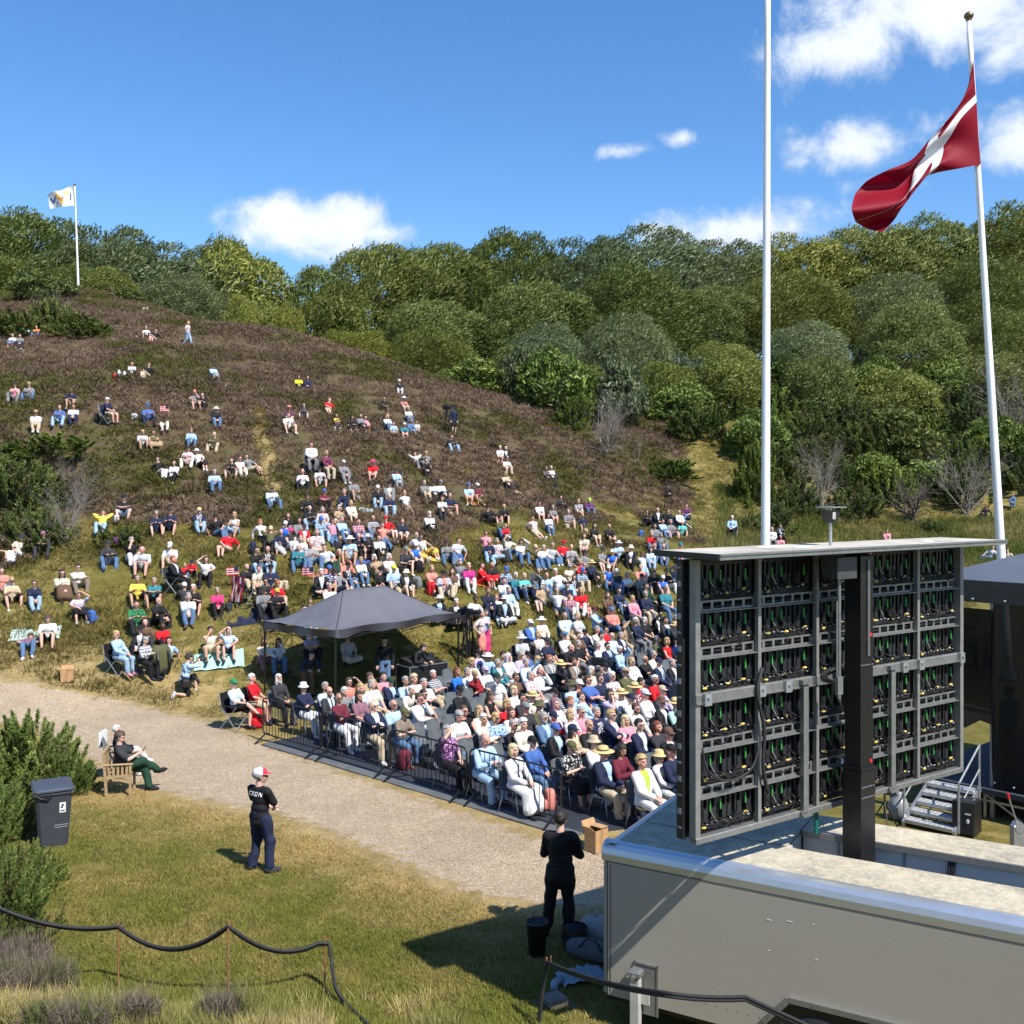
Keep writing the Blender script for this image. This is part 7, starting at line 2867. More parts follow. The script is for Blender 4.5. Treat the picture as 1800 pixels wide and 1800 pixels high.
HILL = '''
1150 1010 g_knee black.t grey.s brown.s
1126 1000 g_hug salmon.t beige.s blond.s
1172 1007 g_knee black.l white.l dark.s+g
1088 1040 g_hug navy.t denim.l dark.s+g
1068 1048 g_hug brown.l brown.l brown.l
1083 1052 g_hug orange.t lime.l blond.s s=.6
1021 1040 g_hug red.l white.l blond.l
1034 1065 g_hug salmon.k white.s blond.s s=.55
979 1036 g_back white.t grey.s bald+b skin=tan
985 1004 g_side white.t pale_denim.l white.s s=1.06
961 1013 g_hug light_blue.t denim.l grey.f
922 1014 g_knee turquoise.t navy.l bald
907 1013 g_knee teal.l denim.l white.s
1009 1016 g_hug black.t.print black.l brown.l s=.85
1084 1007 g_hug charcoal.t denim.l cap:white
1103 1012 g_knee white.t black.l grey.b
1040 992 g_hug navy.l black.l sun:straw
824 997 g_hug magenta.l white.l pale_blond.s
847 996 g_hug red.d red.k brown.s
859 954 g_out navy.l pale_denim.l bald
916 954 g_brow white.l denim.l brown.b
971 959 g_side white.t.stripe denim.l grey.s skin=tan w=1.08
785 956 g_knee grey.l denim.l cap:charcoal
1030 972 g_side grey.t grey.s fed:charcoal
1076 972 g_hug bright_blue.k grey.s cap:white
1109 965 g_hug black/white.j black.l bkt:cream
1002 997 g_brow cream.t beige.l cap:white
1144 968 g_hug pale_blue.t pale_denim.l dark.l
1161 941 g_brow grey.l denim.l white.b
1165 917 g_hug light_blue.l denim.l brown.s
1179 918 g_knee grey.t grey.s grey.s
1156 896 c_lap black/white.j black.l bald camp
1174 898 c_lap black.l black.l dark.s camp
1194 900 c_lap white.l black.l white.f camp
1206 889 c_legx plum.t denim.l dark.s camp
1175 854 g_hug black.l black.l cap:black
1036 881 g_down purple.l denim.l cap:lime
1017 882 g_hug light_grey.l.stripe beige.l blond.s
986 875 g_knee charcoal.l.plaid black.l dark.s
972 893 g_hug grey.t grey.s grey.s
999 900 g_out grey.t beige.s grey.s
964 908 g_hug white.l denim.l dark.b+g
936 908 g_back white.t.floral beige.s dark.s
1045 925 g_hug black.t beige.s dark.l
1071 926 g_hug black.t black.s bald
1027 943 g_hug cream.t.floral beige.s brown.b
1150 959 g_hug charcoal.t denim.l black.s
960 825 g_hug brown.l.plaid black.l brown.l
969 824 g_hug white.l navy.l white.s
965 845 g_lie turquoise.t navy.l brown.s s=.7
889 835 g_hug beige.l black.l blond.l+g
898 841 g_back charcoal.t beige.s brown.s
879 788 g_hug white.l beige.s white.s
889 790 g_hug black/white.j black.l white.s
891 810 g_down white.t beige.l brown.s
824 855 g_hug light_blue.t beige.s cap:blue
839 855 g_out maroon.t beige.s cap:white
791 873 g_out navy.t beige.s grey.s
886 893 g_down black.l black.s blond.n
880 913 g_knee olive.l denim.l dark.s
889 926 g_hug red.l charcoal.l blond.s s=.75
854 935 g_back pink.t beige.s brown.n+g
1196 960 g_hug charcoal.t denim.l cap:teal
836 1053 g_side white.t black.s dark.s skin=dark
802 1061 g_crossleg black/white.j black.l white.s
772 1056 g_crossleg black/light_blue.j black.l fed:cream
858 1041 g_hug navy.l.plaid navy.l auburn.s
872 1046 g_back white.l white.l ginger.l
525 664 g_hug neon_yellow.t black.l brown.s+g
541 665 g_hug navy.l navy.l dark.l
579 702 g_side red.t beige.s ginger.s w=1.15
507 731 g_knee white.t beige.s brown.s w=1.12 sh=white
508 719 g_hug plum.t beige.s fed:salmon
534 713 g_knee charcoal.t grey.s brown.s
592 733 g_down yellow.t beige.s blond.s s=.7
594 742 g_knee navy.l.plaid white.s blond.s s=.6
619 735 g_down black.d black.k dark.l
634 732 g_hug grey.l black.l brown.b
643 736 g_hug pink.d pink.k pale_blond.s s=.75
675 701 g_out black.t black.l brown.s
710 702 g_hug salmon.t.plaid beige.s sun:white
702 672 g_hug black.t light_grey.l cap:white
718 720 g_hug white.t denim.l blond.s
681 733 g_hug pale_blue.t denim.l blond.l
692 745 g_crossleg light_blue.t beige.s brown.s s=.8
711 748 g_hug teal.t black.s cap:white
732 743 g_hug white.t grey.s brown.s s=.85
722 741 g_hug denim.l denim.l brown.l
794 769 g_knee black.t pale_denim.l dark.s
547 781 c_lap white.l grey.l dark.s camp w=1.06
574 796 c_lap navy.l.floral beige.l blond.b+g camp
532 830 g_knee white.l black.l bald
562 826 g_knee light_grey.t grey.s cap:black
604 816 g_hug grey.t grey.l cap:light_grey
622 846 g_out grey.t grey.s fed:charcoal
655 815 g_hug red.t beige.s sun:hot_pink
697 829 g_hug light_blue.l grey.l cap:charcoal
729 793 g_recline white.t grey.l brown.s
749 795 g_back grey.t beige.s pale_blond.s
749 810 g_hug black.t black.l dark.s
478 860 g_knee pale_blue.t denim.l sun:olive sh=black
540 876 g_down black.t black.l dark.s
570 866 g_fold maroon.t black.l cap:blue
605 866 g_hug navy.l navy.l grey.s
664 860 g_hug black.l pale_denim.l cap:white sh=white
684 853 g_hug grey/white.j grey.l cap:black
711 864 g_back white.t beige.s blond.s
684 875 g_down navy.t pale_denim.l bald
617 886 g_hug cream.l white.s blond.s
746 850 g_hug grey.t beige.l grey.s
762 851 g_hug white.l black.l cap:charcoal
775 850 g_hug white.l black.l cap:grey
777 878 g_hug white.t charcoal.l brown.s
755 906 g_hug white.l black.l white.s+b
687 912 g_side red.l white.s cap:red
672 920 g_back salmon.t denim.l brown.s
567 897 g_crossleg white.t.floral pale_denim.l grey.b
601 915 g_hug light_blue.l denim.l grey.s
630 918 g_hug pink.l.plaid denim.l dark.s
564 916 g_phone light_blue.l.plaid pale_denim.l cap:blue
476 925 g_recline olive.t black.l cap:beige
526 917 g_hug grey.t grey.l dark.b
511 936 g_hug charcoal.k light_grey.k sun:hot_pink
535 928 g_hug red/white.j beige.l cap:charcoal
547 958 g_knee light_grey.t.stripe denim.l bald skin=pink w=1.06
581 961 g_side light_grey.t dark_green.l brown.s
615 950 g_knee light_blue.t beige.s sun:white
646 946 g_knee black.l black.l sun:light_grey
666 978 g_side tan.l charcoal.l white.b
684 981 g_hug white.t white.l white.b
692 1001 g_out light_blue.l beige.s cap:neon_yellow sh=black
669 1001 g_side black.l black.s cap:black
714 968 g_out charcoal.t charcoal.s cap:grey
747 943 g_side white.k gold.k dark.n+g skin=tan
612 998 g_hug black.t.print denim.l fed:black
579 1003 g_hug navy.t.stars navy.s cap:blue
580 1035 g_hug white.t white.l grey.s
780 1011 g_knee blue/salmon.j.stripe beige.l fed:black w=1.1
471 968 g_knee black.t.print pale_denim.l bald
476 1001 g_knee navy.t beige.l cap:black w=1.1
488 1031 g_down red.t beige.l ginger.s
487 1044 g_knee black.l black.l cap:gold
455 1002 g_hug cream.t.floral beige.l brown.s
181 896 g_recline yellow.t pale_denim.l brown.s
217 879 g_fold black.t pale_blue.s cap:black
275 905 g_knee navy.t navy.s grey.s+g
299 900 g_knee navy.t black.s cap:charcoal
350 900 g_hug navy.t.print pale_denim.l cap:straw+b
387 908 g_side black.t denim.l cap:black
412 907 g_knee white.k pale_denim.s blond.s skin=tan
404 936 g_side red.t beige.s cap:navy+g w=1.15
6 951 g_down maroon.t brown.s dark.s
38 943 g_side cream.t.floral white.l cap:charcoal
76 941 g_knee charcoal.l charcoal.l cap:mauve
190 958 g_knee charcoal.l denim.l cap:charcoal
231 951 g_chin black.t white.l grey.s
250 970 g_down light_grey.t grey.s white.f w=1.15
299 963 g_down white.t beige.s cap:white
305 983 c_lap black/white.j black.l ginger.s+b camp
325 995 g_hug red.t denim.l blond.s s=.65
337 991 g_down red.t black.l cap:navy s=.65
362 985 g_brow white.t black.l brown.l
109 1010 g_hug cream.t.floral brown.m dark.l+g
137 1001 g_fold white.t taupe.l dark.s+g
21 1023 g_knee beige.t black.s cap:tan sh=white
60 1029 g_hug navy.t pale_denim.l brown.s+g
3 1004 g_knee salmon.t pale_denim.l brown.s
242 1021 g_knee yellow.t charcoal.s grey.s skin=tan w=1.08
271 1026 g_fold teal.t black.s grey.s
139 1048 g_brow lilac.t.floral black.k blond.s
84 1091 g_down white.t black.s brown.s
54 1110 g_lie mauve.t denim.l brown.s
240 1064 g_knee green.t.floral black.l dark.s w=1.08
279 1059 g_hug black.t black.l bald+b skin=pink w=1.08
324 1026 g_back charcoal.l beige.l cap:white
340 1036 g_knee black.t black.s white.s
331 1051 g_hug white.t denim.l grey.b
382 1041 g_hug hot_pink.l black.l grey.s
205 1115 c_lap light_blue.l pale_denim.l blond.b+g camp sh=pink
255 1099 g_phone brown.t charcoal.l bald skin=pink
246 1110 g_hug black/white.j black.l fed:black
286 1103 g_hug red.t black.l dark.s skin=dark
256 1129 c_phone white.l.plaid black.l grey.s
297 1121 g_back light_blue.t black.l dark.s
370 1111 g_chin cream.k beige.s dark.n
401 1111 g_brow pale_blue.t navy.s scarf:white
464 1133 g_fold cream.l mauve.l brown.l
490 1131 g_chin white.l denim.l dark.l
547 1122 g_fold lilac.t black.l brown.s
612 1122 g_crossleg light_grey.t cream.l brown.s
535 1074 g_hug white.t denim.l dark.s
545 1052 g_back navy.t navy.s brown.s skin=tan
411 1202 c_legx pale_blue.t black.s cap:green+grey.f+g camp
443 1192 c_lap red.t beige.s white.s camp
22 590 g_hug white.t denim.k brown.s
35 591 g_hug grey.t navy.l brown.s
46 575 g_hug pale_blue.t navy.l bkt:straw
64 576 g_fold orange.t denim.l dark.s
257 577 g_knee white.t charcoal.s blond.s
274 580 g_side black.t beige.s dark.s
254 541 g_lie salmon.t white.s brown.s
210 651 g_lie white.t white.l brown.s
232 640 g_hug grey.l.stripe black.l dark.s
262 640 g_side black.t beige.l brown.s
375 645 g_hug light_blue.l grey.l cap:charcoal
26 678 g_knee pink.k grey.l cap:charcoal
51 677 g_knee grey.t denim.l cap:tan
125 690 g_down navy.t beige.s cap:brown
129 717 g_hug white.t navy.l dark.s
105 718 g_knee blue.t pale_denim.l brown.s
63 728 g_hug white.t beige.l cap:tan
189 703 c_lap navy.t beige.s cap:white camp
260 716 g_knee blue.t.print navy.l cap:blue w=1.08
284 733 g_lie white.t cream.l dark.s
342 691 g_chin grey.t beige.s cap:salmon
356 695 g_knee black.t black.l dark.s
380 722 g_hug black.t denim.l sun:white w=1.08
251 764 g_down light_grey.t grey.s blond.s
270 763 g_knee olive.k tan.k brown.s skin=tan
336 760 g_down light_blue.l denim.l ginger.s
377 765 g_knee olive.l beige.l bald
331 791 g_knee pink.t.stripe cream.l cap:charcoal
354 792 g_side white.t black.k sun:white
286 806 g_side black.l white.l dark.s+g
306 816 g_hug white.l black.l dark.b
407 811 g_knee black.t grey.s dark.s
422 808 g_hug white.k cream.l dark.s+g
440 801 g_side grey.t beige.s charcoal.s
377 833 g_phone light_blue.t denim.l grey.s w=1.1
1287 910 c_lap light_blue.l black.l white.s camp
1371 925 c_chin charcoal/white.j black.l brown.s camp
1372 945 g_hug pink.t beige.s grey.s
1357 930 c_lap white.l grey.l grey.s camp
1559 934 g_hug pink.t beige.s dark.s
1734 889 g_side black.l black.l ginger.n
1780 871 g_hug denim.t denim.l dark.s
1746 962 g_side white.t denim.l brown.s
1778 968 g_side beige.t beige.s brown.s
'''
TOPW = {'t': 't-shirt', 'l': 'long-sleeved top', 'j': 'jacket', 'k': 'sleeveless top', 'd': 'dress'}
BOTW = {'l': 'trousers', 's': 'shorts', 'k': 'skirt', 'm': 'long skirt'}
PATW = {'stripe': 'striped', 'plaid': 'checked', 'floral': 'patterned', 'print': 'printed', 'stars': 'star-spangled'}
HATW = {'cap': 'cap', 'bkt': 'bucket hat', 'sun': 'sun hat', 'fed': 'brimmed hat', 'flat': 'flat cap', 'scarf': 'headscarf'}
POSEW = {'c_lap': 'hands in lap', 'c_cross': 'arms folded', 'c_chin': 'hand at chin', 'c_legx': 'legs crossed', 'c_lean': 'leaning forward', 'c_brow': 'hand raised to face', 'c_phone': 'looking down', 'c_up': 'one arm raised',
         'g_hug': 'knees drawn up', 'g_knee': 'arms on knees', 'g_fold': 'arms folded on knees', 'g_back': 'leaning back, legs out', 'g_crossleg': 'cross-legged', 'g_out': 'one leg out', 'g_side': 'propped on one arm', 'g_brow': 'hand at brow', 'g_down': 'head bowed',
         'g_recline': 'hands behind head', 'g_lie': 'lying back', 'g_phone': 'head bowed', 'g_chin': 'hand at face'}


def top_words(c):
    col, k, p = split_code(c)
    inner = None
    if '/' in col:
        col, inner = col.split('/')
    return ' '.join(x for x in [PATW.get(p), col, TOPW[k]] if x), (f'over {inner} shirt' if inner and inner != col else '')


def bottom_words(c):
    col, k, p = split_code(c)
    return {'denim': 'blue jeans', 'pale denim': 'pale jeans'}.get(col, f'{col} trousers') if k == 'l' else f'{col} {BOTW[k]}'


def head_words(h):
    out = ''
    for t in h.split('+'):
        if ':' in t:
            k, c = t.split(':')
            return c.replace('_', ' ') + ' ' + HATW[k]
        if '.' in t and not out:
            c, s = t.split('.')
            out = ('long ' if s == 'l' else 'curly ' if s == 'c' else '') + c.replace('_', ' ') + ' hair'
    return out or 'bald head'


HAIRC['black'] = HAIRC['dark']
HAIRC['charcoal'] = HAIRC['dark']
POSES['g_phone'] = POSES['g_down']
POSES['g_chin'] = dict(POSES['g_brow'], wr=[(-.13, .44, .38), (.06, .20, .70)], ep=[(-1, 0, 0), (.5, .5, -1)])


# ---- seats
def chair_meshes():
    sh = MB()
    # one-piece shell: seat and back as a thick bent sheet
    prof = [(.20, .455), (.17, .462), (.05, .445), (-.10, .44), (-.19, .455), (-.225, .50), (-.245, .60), (-.27, .72), (-.30, .84), (-.305, .855)]
    wid = [.19, .20, .205, .205, .20, .20, .205, .21, .195, .15]
    V, n, k = [], len(prof), 7
    for off in (0, .012):
        for (y, z), w in zip(prof, wid):
            for i in range(k):
                u = i / (k - 1) * 2 - 1
                V.append((u * w, y + (.035 * u * u if z > .5 else 0) - (off if z > .5 else 0), z + (.018 * u * u if z <= .5 else 0) - (off if z <= .5 else 0)))
    f = []
    for o in (0, 1):
        for r in range(n - 1):
            for i in range(k - 1):
                a = o * n * k + r * k + i
                q = (a, a + 1, a + k + 1, a + k)
                f.append(q if o == 0 else q[::-1])
    sh.add(V, f)
    shell = sh.mesh('shell', chairgrey_m, True)
    legs = []
    for sx in (-1, 1):
        legs.append(MB().tube([(sx * .16, .14, .44), (sx * .20, .24, .0)], .011, 7).mesh('leg', steel_m, True))
        legs.append(MB().tube([(sx * .16, -.16, .44), (sx * .20, -.27, .0)], .011, 7).mesh('leg', steel_m, True))
    fr = MB().tube([(-.16, .15, .435), (.16, .15, .435), (.16, -.16, .435), (-.16, -.16, .435), (-.16, .15, .435)], .010, 6).mesh('seat_frame', steel_m, True)
    return shell, legs, fr


_CH = chair_meshes()


def put_chair(x, y, yaw, label, z=.028):
    o = thing('chair', label, 'chair', (x, y, z), yaw - math.pi / 2, 'grey shell chairs set out in rows')
    link('shell', _CH[0], o)
    for l in _CH[1]:
        link('leg', l, o)
    link('seat_frame', _CH[2], o)
    return o


def camp_meshes():
    s = MB()
    s.add([(-.25, .22, .46), (.25, .22, .46), (.23, -.18, .40), (-.23, -.18, .40), (.25, -.26, .62), (-.25, -.26, .62), (.25, -.33, .92), (-.25, -.33, .92)], [(0, 1, 2, 3), (3, 2, 4, 5), (5, 4, 6, 7)])
    seat = s.mesh('seat', None)
    l = []
    for sx in (-1, 1):
        l.append(MB().tube([(sx * .29, .24, .0), (sx * .27, -.24, .58)], .011, 6).mesh('leg', steel_m))
        l.append(MB().tube([(sx * .29, -.28, .0), (sx * .27, .24, .60)], .011, 6).mesh('leg', steel_m))
        l.append(MB().tube([(sx * .27, -.24, .40), (sx * .27, -.33, .92)], .011, 6).mesh('back_post', steel_m))
    l.append(MB().tube([(-.29, .25, .0), (.29, .25, .44)], .010, 6).tube([(.29, .25, .0), (-.29, .25, .44)], .010, 6).mesh('cross_brace', steel_m))
    arm_ = MB().box((-.29, 0, .61), (.06, .5, .02)).mesh('armrest', black_m), MB().box((.29, 0, .61), (.06, .5, .02)).mesh('armrest', black_m)
    seat.materials.append(None)
    return seat, l, arm_


_CM = camp_meshes()


def put_camp(x, y, z, yaw, label, col='black', pattern=None, nm='camp_chair'):
    o = thing(nm, label, 'folding chair', (x, y, z), yaw - math.pi / 2, 'folding chairs brought by the audience')
    c = link('seat', _CM[0], o)
    c.material_slots[0].link = 'OBJECT'
    c.material_slots[0].material = cloth_mat(col, pattern)
    for l in _CM[1]:
        link(l.name.split('.')[0], l, o)
    for a in _CM[2]:
        link('armrest', a, o)
    return o


GOAL = np.array([9.0, 18.5])


def parse(txt, group):
    out = []
    for ln in txt.strip().splitlines():
        a = ln.split()
        d = dict(x=float(a[0]), y=float(a[1]), pose=a[2], top=a[3], bot=a[4], head=a[5], group=group)
        for o in a[6:]:
            if '=' in o:
                k, v = o.split('=')
                d[k] = v
            else:
                d[o] = True
        out.append(d)
    return out


def build_audience():
    ppl = parse(SEATED, 'audience in the rows of chairs') + parse(HILL, 'people sitting on the hillside')
    g = np.random.default_rng(21)
    # half-hidden people between those listed, where the slope is most crowded
    base = [d for d in ppl if d['group'].startswith('people') and 885 < d['y'] < 1075 and 420 < d['x'] < 1190]
    tries = 0
    while tries < 900 and sum('extra' in d for d in ppl) < 62:
        tries += 1
        a, b = base[int(g.integers(0, len(base)))], base[int(g.integers(0, len(base)))]
        x, y = a['x'] + g.uniform(14, 26) * g.choice([-1, 1]), a['y'] + g.uniform(-10, 10)
        if min(abs(d['x'] - x) + abs(d['y'] - y) * .8 for d in ppl) < 15 or (470 < x < 815 and y > 1015) or x < 425:
            continue
        ppl.append(dict(x=x, y=y, pose=b['pose'] if b['pose'][0] == 'g' else 'g_hug', top=b['top'] if b['top'].split('.')[1] != 'd' else 'white.t', bot=a['bot'], head=b['head'], group=a['group'], extra=True))
    for d in ppl:
        sc_ = float(d.get('s', 1)) * g.uniform(.94, 1.05)
        d['sc'] = sc_
        J = joints(d['pose'])
        extra = .03 if d['pose'][0] == 'c' else 0
        h = J['H'][2] * sc_ + extra
        q = ground_at(d['x'], d['y'], h)
        seated = d['group'].startswith('audience')
        if seated and not any(k in d for k in ('camp', 'deck', 'wchair')):
            yaw = FACE + g.normal(0, .07)
        elif d['pose'][0] == 'c' and d['x'] < 500:
            yaw = FACE + .35 + g.normal(0, .2)
        else:
            yaw = math.atan2(GOAL[1] - q[1], GOAL[0] - q[0])
            n = ground_normal(q[0], q[1])
            if d['pose'][0] == 'g':
                dn = math.atan2(n[1], n[0])
                df = (dn - yaw + math.pi) % (2 * math.pi) - math.pi
                yaw += max(-.5, min(.5, df * .35))
                yaw -= .12
            yaw += g.normal(0, .22)
        off = J['H'][:2] * sc_
        a = yaw - math.pi / 2
        ox, oy = off[0] * math.cos(a) - off[1] * math.sin(a), off[0] * math.sin(a) + off[1] * math.cos(a)
        x, y = q[0] - ox, q[1] - oy
        d.update(wx=x, wy=y, wz=float(TZ(x, y)) + (.0 if d['pose'][0] == 'g' else extra), yaw=yaw, px_m=F / q[1])
    # labels: the shortest description that fits one person only
    def desc(d, lv, nb=None):
        t, inner = top_words(d['top'])
        s = f'person in {t}'
        if lv >= 1 and inner:
            s += ' ' + inner
        if lv >= 2:
            s += ' and ' + bottom_words(d['bot'])
        s += ', ' + head_words(d['head'])
        if lv >= 3:
            s += ', ' + POSEW[d['pose']]
        if nb is not None:
            s += ', beside person in ' + top_words(nb['top'])[0]
        return s
    for lv in (0, 1, 2, 3):
        cnt = {}
        for d in ppl:
            if 'label' not in d:
                k = desc(d, lv)
                cnt[k] = cnt.get(k, 0) + 1
        for d in ppl:
            if 'label' not in d and cnt[desc(d, lv)] == 1:
                d['label'] = desc(d, max(lv, 1))
    left = [d for d in ppl if 'label' not in d]
    used = {d['label'] for d in ppl if 'label' in d}
    for d in left:
        nbs = sorted((e for e in ppl if e is not d and e['top'] != d['top']), key=lambda e: (e['x'] - d['x']) ** 2 + (e['y'] - d['y']) ** 2)
        for nb in nbs[:6]:
            k = desc(d, 0, nb)
            if k not in used:
                d['label'] = k
                break
        else:
            d['label'] = desc(d, 0, nbs[0]) + ' again'
        used.add(d['label'])
    for d in ppl:
        d['label'] = ' '.join(d['label'].split()[:16])
    big = sorted(ppl, key=lambda d: -d['px_m'] * (1.3 if d['pose'][0] == 'c' else .3 if 'extra' in d else 1))
    chair_n = set()
    far = []
    for i, d in enumerate(big):
        low = i >= 308
        skin = d.get('skin') or ['fair', 'pink', 'fair', 'fair', 'tan', 'pink'][int(g.integers(0, 6))]
        o = build_person((d['wx'], d['wy'], d['wz']), d['yaw'], d['pose'], d['top'], d['bot'], d['head'], skin, d['sc'], 'low' if low else d['px_m'] > 62, float(d.get('w', g.uniform(.94, 1.07))),
                         d.get('sh', ['black', 'brown', 'white', 'charcoal', 'navy'][int(g.integers(0, 5))]), bool(g.uniform() < .5), d.get('tie'))
        if low:
            far.append(o)
            continue
        tag(o, d['label'], 'person', d['group'])
        d['obj'] = o
        if d['pose'][0] == 'c':
            who = d['label'].replace('person in ', '', 1).split(',')
            who = ','.join(who[:2]) if len(' '.join(who[:2]).split()) <= 9 else who[0]
            if 'beside' in d['label']:
                who = d['label'].replace('person in ', '', 1).replace('beside person in', 'near')
            if 'deck' in d:
                put_camp(d['wx'], d['wy'], d['wz'], d['yaw'], f'striped deck chair of the person in {who}', 'white', 'stripe', 'deck_chair')
            elif 'camp' in d:
                put_camp(d['wx'], d['wy'], d['wz'], d['yaw'], f'folding chair of the person in {who}', ['black', 'navy', 'charcoal'][int(g.integers(0, 3))])
            elif 'wchair' in d:
                c = put_chair(d['wx'], d['wy'], d['yaw'], 'white garden chair of the person in ' + who, d['wz'] - .01)
                c.children[0].material_slots[0].link = 'OBJECT'
                c.children[0].material_slots[0].material = white_m
            else:
                lab = ' '.join(f'grey shell chair of person in {who}'.split()[:16])
                if lab in chair_n:
                    lab = ' '.join(('grey chair under ' + d['label']).split()[:16])
                chair_n.add(lab)
                put_chair(d['wx'], d['wy'], d['yaw'], lab)
    join_people(far, 'far_spectators', 'small and half hidden figures of people sitting on the heather hill')
    # empty chairs
    E = [(733, 1283), (760, 1276), (764, 1295), (767, 1256), (788, 1250), (787, 1267), (791, 1227), (785, 1210), (833, 1238), (817, 1309), (871, 1321), (821, 1220), (851, 1228), (863, 1208), (785, 1190), (772, 1199),
         (1133, 1127), (1122, 1134), (1105, 1139), (1124, 1148), (1140, 1142), (1106, 1152), (1163, 1153), (1168, 1171), (1127, 1163), (1145, 1128), (1111, 1317), (1140, 1337), (1060, 1302)]
    seen = {}
    for x, y in E:
        q = ground_at(x, y, .74)
        yaw = FACE + g.normal(0, .06)
        nb = sorted((d for d in ppl if d['group'].startswith('audience')), key=lambda d: (d['wx'] - q[0]) ** 2 + (d['wy'] - q[1]) ** 2)
        for k in nb:
            lab = 'empty grey chair next to ' + ','.join(k['label'].split(',')[:2])
            lab = ' '.join(lab.split()[:16])
            if lab not in seen:
                break
        seen[lab] = 1
        put_chair(q[0] + math.cos(yaw) * .27, q[1] + math.sin(yaw) * .27, yaw, lab)
    return ppl


PPL = build_audience()


# ---- people standing and working
def place(px, py, pose, top, bot, head, yaw, label, group=None, sc_=1.0, z=None, **kw):
    """px, py: the point on the ground between the feet"""
    q = ground_at(px, py) if z is None else flat(px, py, z)
    o = build_person(tuple(q), yaw, pose, top, bot, head, scale=sc_, **kw)
    tag(o, label, 'person', group)
    return o, q


# crew man with white lettering on his back
o, q = place(457, 1534, 's_crew', 'black.t', 'navy.l', 'grey.f+g', math.radians(55), 'person in black crew t-shirt and navy trousers, red and white cap, standing by the track', None, 1.01, fine=True, wide=1.10, shoes='charcoal')
J = joints('s_crew')
cap = child('cap', head_item('cap'), o, cloth_mat('white'), J['H'], J['HR'])
front = MB()
front.lathe([(.1005, .030), (.1015, .05), (.0945, .09), (.0725, .1235), (.0375, .1395), (.008, .1435)], 20, (0, -.012, 0), .92, 1.12)
v_, f_ = front.v[0], front.f
front.f = [t for t in f_ if v_[list(t)].mean(0)[1] > .02]
K = []
k = 11
for i in range(k):
    a = math.radians(20 + 140 * i / (k - 1))
    K.append((math.cos(a) * .088, math.sin(a) * .102 - .012, .048))
for i in range(k):
    a = math.radians(20 + 140 * i / (k - 1))
    K.append((math.cos(a) * .086, math.sin(a) * .188 - .02, .049 - .018 * math.sin(a)))
front.add(K, [(i, k + i, k + i + 1, i + 1) for i in range(k - 1)])
me = front.mesh('cap_front', cloth_mat('hot pink') if False else mat('cap_red', (.58, .03, .06), .8), True)
link('red_front', me, cap)
# lettering follows the curve of the back
cu = bpy.data.curves.new('lettering', 'FONT')
cu.body = 'CREW'
cu.size = .095
cu.align_x = 'CENTER'
cu.offset = .0015
tmp = bpy.data.objects.new('tmp', cu)
COL.objects.link(tmp)
me = bpy.data.meshes.new_from_object(tmp.evaluated_get(bpy.context.evaluated_depsgraph_get()))
bpy.data.objects.remove(tmp)
bm = bmesh.new()
bm.from_mesh(me)
bmesh.ops.triangulate(bm, faces=bm.faces)
bmesh.ops.subdivide_edges(bm, edges=bm.edges, cuts=2, use_grid_fill=True)
shirt = next(c for c in o.children if c.name.startswith('shirt'))
sv = np.array([v.co[:] for v in shirt.data.vertices])
zc = J['P'][2] + .365
for v in bm.verts:
    x, z = v.co.x + .025, zc + v.co.y
    k_ = np.nonzero((np.abs(sv[:, 0] - x) < .04) & (np.abs(sv[:, 2] - z) < .04))[0]
    yb = np.sort(sv[k_, 1])[:4].min() if len(k_) else -.14
    v.co = (x, yb - .004, z)
for _ in range(2):
    bmesh.ops.smooth_vert(bm, verts=bm.verts, factor=.3, use_axis_x=False, use_axis_y=True, use_axis_z=False)
bm.to_mesh(me)
bm.free()
me.materials.clear()
me.materials.append(white_m)
link('lettering', me, o)

place(985, 1652, 's_suit', 'black.j', 'black.l', 'dark.s', math.radians(76), 'person in black suit standing in the shade by the trailer, back turned', None, 1.06, fine=True, shoes='black')
# kneeling photographer with bags
o, q = place(326, 1222, 'k_photo', 'light_blue.t', 'black.s', 'cap:charcoal+brown.f', math.radians(42), 'person kneeling with camera raised, light blue t-shirt and black shorts', None, 1.0, fine=True, shoes='light grey')
J = joints('k_photo')
R_ = Matrix.Rotation(math.radians(42) - math.pi / 2, 3, 'Z')


def held(o, v):
    return tuple(Vector(o.location) + R_ @ Vector(v))


c = thing('camera', 'black camera held up by the kneeling photographer', 'camera', held(o, (0, .46, 1.0)), math.radians(42) - math.pi / 2)
MB().box((0, 0, 0), (.15, .07, .11), bev=.012).box((0, -.01, .065), (.06, .06, .03)).build('body', black_m, c)
MB().tube([(0, .03, 0), (0, .20, 0)], [.04, .045], 14).build('lens', black_m, c)
c = thing('camera_bag', 'black camera bag slung at the kneeling photographer', 'bag', held(o, (.22, -.08, .38)), .3)
MB().box((0, 0, 0), (.18, .26, .22), bev=.03).build('body', black_m, c)
MB().tube([(0, .1, .1), (-.06, .12, .4), (-.2, .02, .72), (-.34, -.06, .5)], .014, 6).build('strap', black_m, c)
c = thing('camera', 'second black camera hanging at the hip of the kneeling photographer', 'camera', held(o, (.26, .16, .52)), 1.0)
MB().box((0, 0, 0), (.14, .09, .11), bev=.012).build('body', black_m, c)
MB().tube([(0, -.04, 0), (0, -.20, -.12)], [.04, .045], 12).build('lens', black_m, c)

